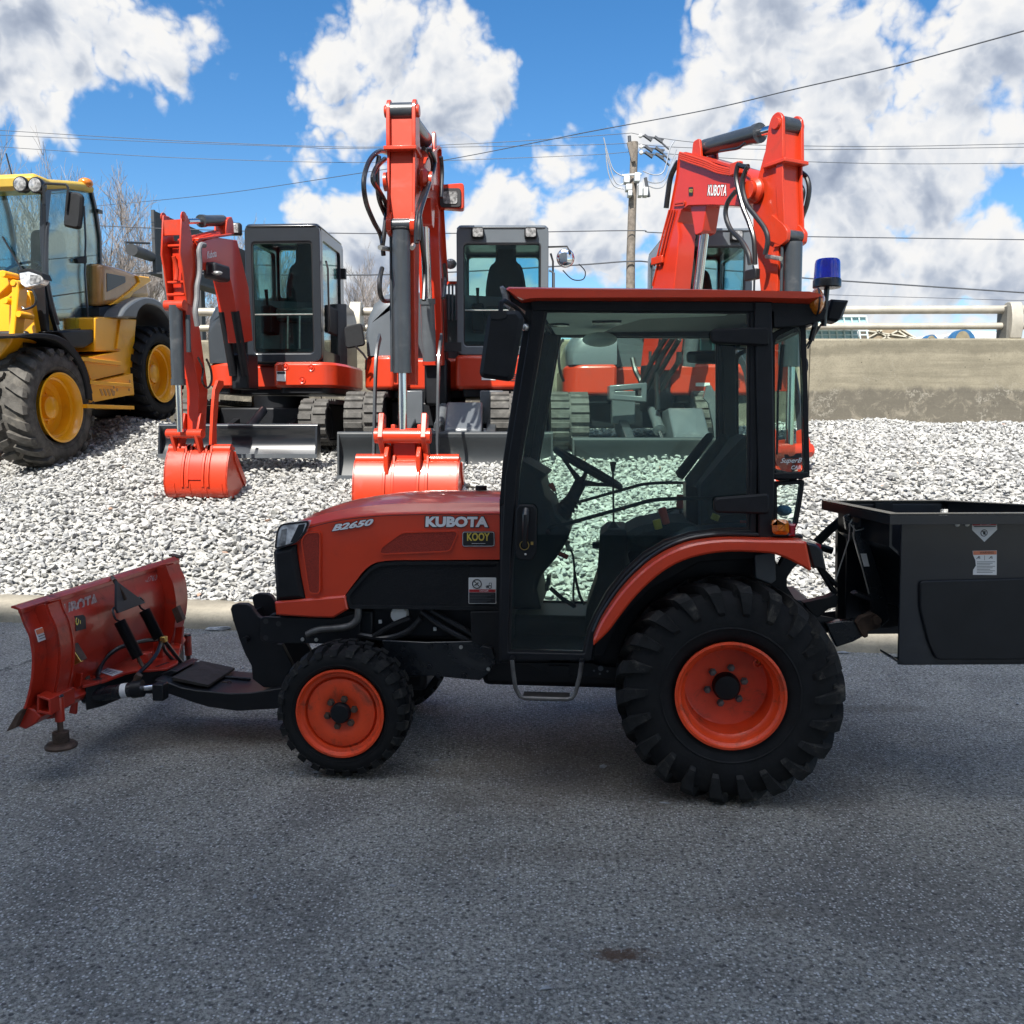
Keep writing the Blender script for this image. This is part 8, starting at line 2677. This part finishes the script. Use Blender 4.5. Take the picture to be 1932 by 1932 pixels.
    for x in (xs, -1.42):
        d = MB(F).ring(do, di, x, x - .05, 'x').build('cab_door', M['cabdark'], t, bevel=.008)
        MB(F).prism(di, x - .02, x - .026, 'x').build('door_glass', M['glass2'], d, smooth=0)
        if x == xs:
            MB(F).tube([(x + .012, *p) for p in s(xs, (490, 300), (500, 500), (495, 700), (515, 960))], .012, 6).build('glass_divider', M['cabdark'], d)
            MB(F).prism(s(xs, (440, 612), (480, 598), (500, 598), (500, 640), (450, 638)), x - .02, x + .03, 'x').build('door_handle', M['plastic'], d, bevel=.006)
            for q in ((585, 335), (585, 655)):
                p = s(xs, q)[0]
                MB(F).bb(x - .01, x + .03, p[0] - .06, p[0] + .03, p[1] - .02, p[1] + .02).build('hinge', M['hose'], d)
            MB(F).tube([(x + .03, *p) for p in s(xs, (270, 400), (262, 480), (262, 700), (290, 860), (330, 1000))], .02, 8, smooth=4).build('front_pillar', M['cabdark'], d)
    # windscreen in front
    ya = F.yz(*K('l1', (258, 450))[0], xs)[0]
    yt = F.yz(*K('l1', (258, 205))[0], xs)[0]
    zt = F.yz(*K('l1', (258, 205))[0], xs)[1]
    zl = F.yz(*K('l1', (270, 720))[0], xs)[1]
    x0_, x1_ = -1.42, xs
    MB(F).loft([[(x0_, ya, zl), (x1_, ya, zl), (x1_, ya + .006, zl), (x0_, ya + .006, zl)], [(x0_, yt, zt), (x1_, yt, zt), (x1_, yt + .006, zt), (x0_, yt + .006, zt)]]).build('windscreen', M['glass2'], t, smooth=0)
    MB(F).tube([(x1_, yt, zt), (x1_, ya, zl)], .03, 8).build('screen_pillar', M['cabdark'], t)
    MB(F).tube([(x0_, yt, zt), (x0_, ya, zl)], .03, 8).build('screen_pillar', M['cabdark'], t)
    zb = F.yz(*K('l1', (345, 1050))[0], xs)[1]
    MB(F).bb(x0_, x1_ - .02, ya, ya + .05, zb, zl).build('front_bulkhead', M['black'], t)
    yr = F.yz(*K('l1', (600, 600))[0], xs)[0]
    MB(F).bb(x0_ + .1, x1_ - .1, yr - .06, yr - .03, zb, zl + .05).build('rear_bulkhead', M['black'], t)
    MB(F).bb(x0_, x1_ - .01, yr - .10, yr - .04, zl + .0, zl + .06).build('rear_rail', M['cabdark'], t)
    MB(F).bb(x0_, x1_ - .01, ya, yr - .05, zb - .02, zb + .02).build('cab_floor', M['black'], t)
    # roof
    rf = s(xs + .06, (250, 205), (262, 160), (300, 142), (420, 150), (500, 158), (545, 168), (563, 190), (565, 222), (520, 212), (400, 196))
    yr0 = rf[0][0] - .12
    rz0, rz1 = rf[0][1], rf[2][1]
    MB(F).prism([(yr0, rz0 + .01), (yr0 - .02, rz1 - .05), (yr0 + .04, rz1)] + [tuple(p) for p in rf[2:]] + [tuple(rf[0])], x0_ - .06, xs + .06, 'x', .03).build('roof', M['yellowroof'], t, bevel=.01)
    # seat, wheel and column inside
    xm = -.85
    zse = zb + .55
    st = MB(F).bb(xm - .25, xm + .25, yr - .65, yr - .15, zse - .1, zse + .08).build('operator_seat', M['seat'], t, bevel=.04)
    MB(F).prism(rnd([(xm - .24, zse), (xm + .24, zse), (xm + .20, zse + .75), (xm - .20, zse + .75)], .08, 4), yr - .25, yr - .12, 'y', .03).build('seat_back', M['seat'], st)
    MB(F).bb(xm + .18, xm + .40, ya + .35, yr - .3, zb, zse + .05).build('side_console', M['knobred'], t, bevel=.04)
    MB(F).torus((xm, ya + .42, zl + .18), .19, .016, (1, 0, 0), (0, .85, .5), 30, 8).build('steering_wheel', M['hose'], t)
    MB(F).tube([(xm, ya + .42, zl + .18), (xm, ya + .2, zb + .3)], .05, 10).build('steering_column', M['plastic'], t)
    MB(F).tube([(xs - .25, ya - .02, zl + .05), (xs - .5, ya + .0, zl + .45)], .012, 6).build('wiper', M['hose'], t)
    # roof lamps, beacon, aerial
    for q in ((116, 170), (205, 175)):
        p = F.p3(*K('l1', q)[0], yr0 - .06)
        L = MB(F).lathe([(0, p.y), (.080, p.y), (.088, p.y + .02), (.075, p.y + .10), (.03, p.y + .12)], (p.x, p.z), 'y', 24).build('roof_lamp', M['hose'], t)
        MB(F).lathe([(0, p.y - .008), (.06, p.y - .004), (.076, p.y + .002)], (p.x, p.z), 'y', 24).build('lamp_glass', M['lens'], L)
    p = F.p3(*K('l1', (505, 150))[0], yr - .3)
    MB(F).ball(p + Vector((0, 0, -.03)), (.085, .085, .06), 18, 10).build('beacon', M['amber'], t)
    p = F.p3(*K('l1', (75, 135))[0], yr0 + .3)
    MB(F).tube([p, F.p3(*K('l1', (36, -10))[0], yr0 + .3)], .008, 6).build('aerial', M['hose'], t)
    # mirror on its loop bracket
    ym = ya - .25
    mp = rnd(f(ym, (385, 212), (460, 218), (482, 240), (476, 350), (466, 428), (440, 434), (372, 418), (370, 390)), .03, 4)
    o = MB(F).prism(mp, ym, ym + .07, 'y', .02).build('mirror', M['plastic'], t)
    MB(F).tube([F.p3(*q, ym - .02) for q in K('l1', (258, 290), (258, 180), (270, 168), (390, 174), (402, 190), (400, 240), (390, 330))], .013, 8).build('mirror_bracket', M['hose'], o)
    # headlight
    yh = ya - .45
    hp = rnd(f(yh, (110, 690), (170, 680), (240, 706), (255, 735), (235, 765), (150, 785), (118, 760)), .02, 4)
    o = MB(F).prism(hp, yh, yh + .12, 'y', .01).build('headlight', M['reflector'], t)
    MB(F).prism(f(yh, (105, 680), (170, 668), (250, 700), (262, 735), (240, 706), (170, 682), (112, 692)), yh - .01, yh + .13).build('headlight_shell', M['plastic'], o)
    MB(F).prism(rnd(f(yh, (178, 704), (238, 712), (246, 738), (230, 756), (176, 764)), .015, 3), yh - .005, yh + .01).build('lens', M['lens'], o)
    # front frame, lift tower
    y1 = fy + .15
    MB(F).prism(f(y1, (-60, 740), (30, 725), (100, 735), (112, 790), (170, 800), (212, 1045), (200, 1130), (110, 1130), (-60, 1140)), y1, y1 + .35, 'y').build('front_frame', M['yellow'], t, bevel=.012)
    y2 = fy - .15
    MB(F).prism(f(y2, (-80, 700), (10, 678), (40, 690), (52, 730), (105, 740), (90, 780), (60, 760), (0, 820), (-80, 860)), y2, y2 + .14, 'y').build('lift_lever', M['yellow'], t, bevel=.012)
    MB(F).prism(f(y2 - .1, (70, 745), (98, 738), (110, 800), (90, 1000), (80, 1150), (40, 1130), (60, 960)), y2 - .1, y2 + .05, 'y').build('lift_post', M['yellow'], t, bevel=.012)
    MB(F).prism(f(y2 - .3, (-80, 1120), (60, 1045), (78, 1060), (60, 1110), (0, 1190), (-80, 1250)), y2 - .3, y2 - .1, 'y').build('lift_arm', M['yellow'], t, bevel=.02)
    for q in ((22, 702), (113, 940), (80, 755), (130, 1083), (35, 860)):
        p = F.p3(*K('l1', q)[0], y2 - .1)
        MB(F).lathe([(0, y2 - .115), (.030, y2 - .115), (.036, y2 - .105), (.036, y2 + .1)], (p.x, p.z), 'y', 18).build('pin', M['yellow'], t)
    MB(F).tube([F.p3(*q, y2 - .12) for q in K('l1', (190, 790), (212, 850), (200, 890), (150, 910), (130, 895))], .012, 6, smooth=4).build('cable', M['hose'], t)
    MB(F).bb(-1.3, -.45, fy + .1, ry - .1, fz - .1, zb).build('chassis', M['black'], t, bevel=.03)

# ------------------------------------------------------------------ small loose things
def loose_stones():
    rs = random.Random(5)
    protos = stone_protos(8, 21)
    spots = [((418, 1190), .115, .35, 'flat grey slab of stone lying at the foot of the kerb by the plough mast', (1.0, .38, .26)),
             ((1590, 1233), .050, 0, 'flat pale stone chip by the kerb just left of the hopper', (1.0, .5, .3)),
             ((1674, 1232), .016, 0, 'tiny pale pebble at the kerb beside the hopper', (1, .8, .6)),
             ((1497, 1286), .014, 0, 'small chip on the asphalt right behind the big rear tyre', (1, .8, .6)), ((1028, 1866), .022, 0, 'pale pebble on the asphalt near the bottom edge', (1, .8, .6)),
             ((742, 1672), .012, 0, 'tiny chip on the asphalt at the left, below the plough skid foot', (1, .8, .6)), ((298, 1608), .014, 0, 'tiny chip on the asphalt in the far left below the plough', (1, .6, .4)), ((598, 1459), .022, 0, 'chipped stone under the front edge of the near front tyre', (1.2, .6, .5)),
             ((822, 1290 + 145), .014, 0, 'flat chip on the asphalt between front tyre and cab step', (1.4, .7, .4)), ((1077, 1366), .014, 0, 'pale chip on the asphalt below the cab step', (1.4, .7, .3)), ((1254, 1515), .015, 0, 'pale chip just in front of the rear tyre', (1.4, .7, .4)),
             ((1540, 1508), .012, 0, 'tiny chip on the asphalt just right below the rear tyre', (1, .7, .5)), ((460, 1730), .010, 0, 'tiny dark chip on the asphalt in the lower left', (1, .7, .5)), ((1640, 1840), .011, 0, 'tiny chip on the asphalt in the lower right', (1, .7, .5)), ((880, 1620), .010, 0, 'tiny chip on the asphalt in the middle below the tractor', (1, .7, .5))]
    names = ['small pebble alone on open asphalt']
    for (px, py), s, rot, lab, sc in spots:
        x, y = WF.xy(px, py, 0)
        v, f = protos[rs.randrange(8)]
        mb = MB(WF)
        Rm = Matrix.Rotation(rs.uniform(-.3, .3) - .1, 3, 'Z')
        hz = min(p[2] for p in v) * s * sc[2]
        mb.add([Vector((x, y, -hz * .85)) + Rm @ Vector((p[0] * s * sc[0], p[1] * s * sc[1], p[2] * s * sc[2])) for p in v], [tuple(int(i) for i in q) for q in f])
        o = mb.build('loose_stone', M['stone1'], None, smooth=0)
        tag(o, lab or 'small stone chip lying alone on the open asphalt', 'stone', 'loose stones on the asphalt')



def grit():
    "sand and small chips lying loose on the asphalt, thicker along the kerb"
    rs = np.random.RandomState(9)
    protos = stone_protos(12, 31)
    VV, FF = [], []
    o = 0
    for k in range(5200):
        if k < 3000:
            b = -abs(rs.exponential(.16)) - .01
            a = rs.uniform(-5, 6.5)
            p = KF.M @ Vector((a, b, 0))
        else:
            y = rs.uniform(1.4, 7.2)
            p = Vector((rs.uniform(-.62, .62) * y, y, 0))
            q = KF.I @ p
            if q.y > -.02:
                continue
        v, f = protos[rs.randint(12)]
        s_ = rs.uniform(.0016, .0052) * (1 + (rs.rand() < .06) * rs.uniform(.5, 2.2))
        Rm = np.array(Matrix.Rotation(rs.uniform(0, 6.28), 3, 'Z') @ Matrix.Rotation(rs.normal(0, .3), 3, 'X'))
        VV.append((v * s_) @ Rm.T + np.array([p.x, p.y, s_ * .35]))
        FF.append(f + o)
        o += len(v)
    V, Fc = np.concatenate(VV), np.concatenate(FF)
    me = bpy.data.meshes.new('road_grit')
    me.from_pydata(V.tolist(), [], Fc.tolist())
    me.shade_flat()
    me.materials.append(M['stone1'])
    ob = bpy.data.objects.new('road_grit', me)
    COL.objects.link(ob)
    ob['kind'] = 'stuff'
    ob['label'] = 'grit and tiny chips scattered over the asphalt and along the kerb'


M['stone1'] = mat('loose_stone_grey', (.30, .31, .32), .85, var=.3, vs=30, bump=.6, bs=80)

# ------------------------------------------------------------------ build
build_far()
build_wall()
build_showroom()
build_tractor()
build_plow()
build_hopper()
build_loader()
build_exc_small()
build_exc_big('mid')
build_exc_big('right')
loose_stones()
grit()
build_ground()
build_stones()
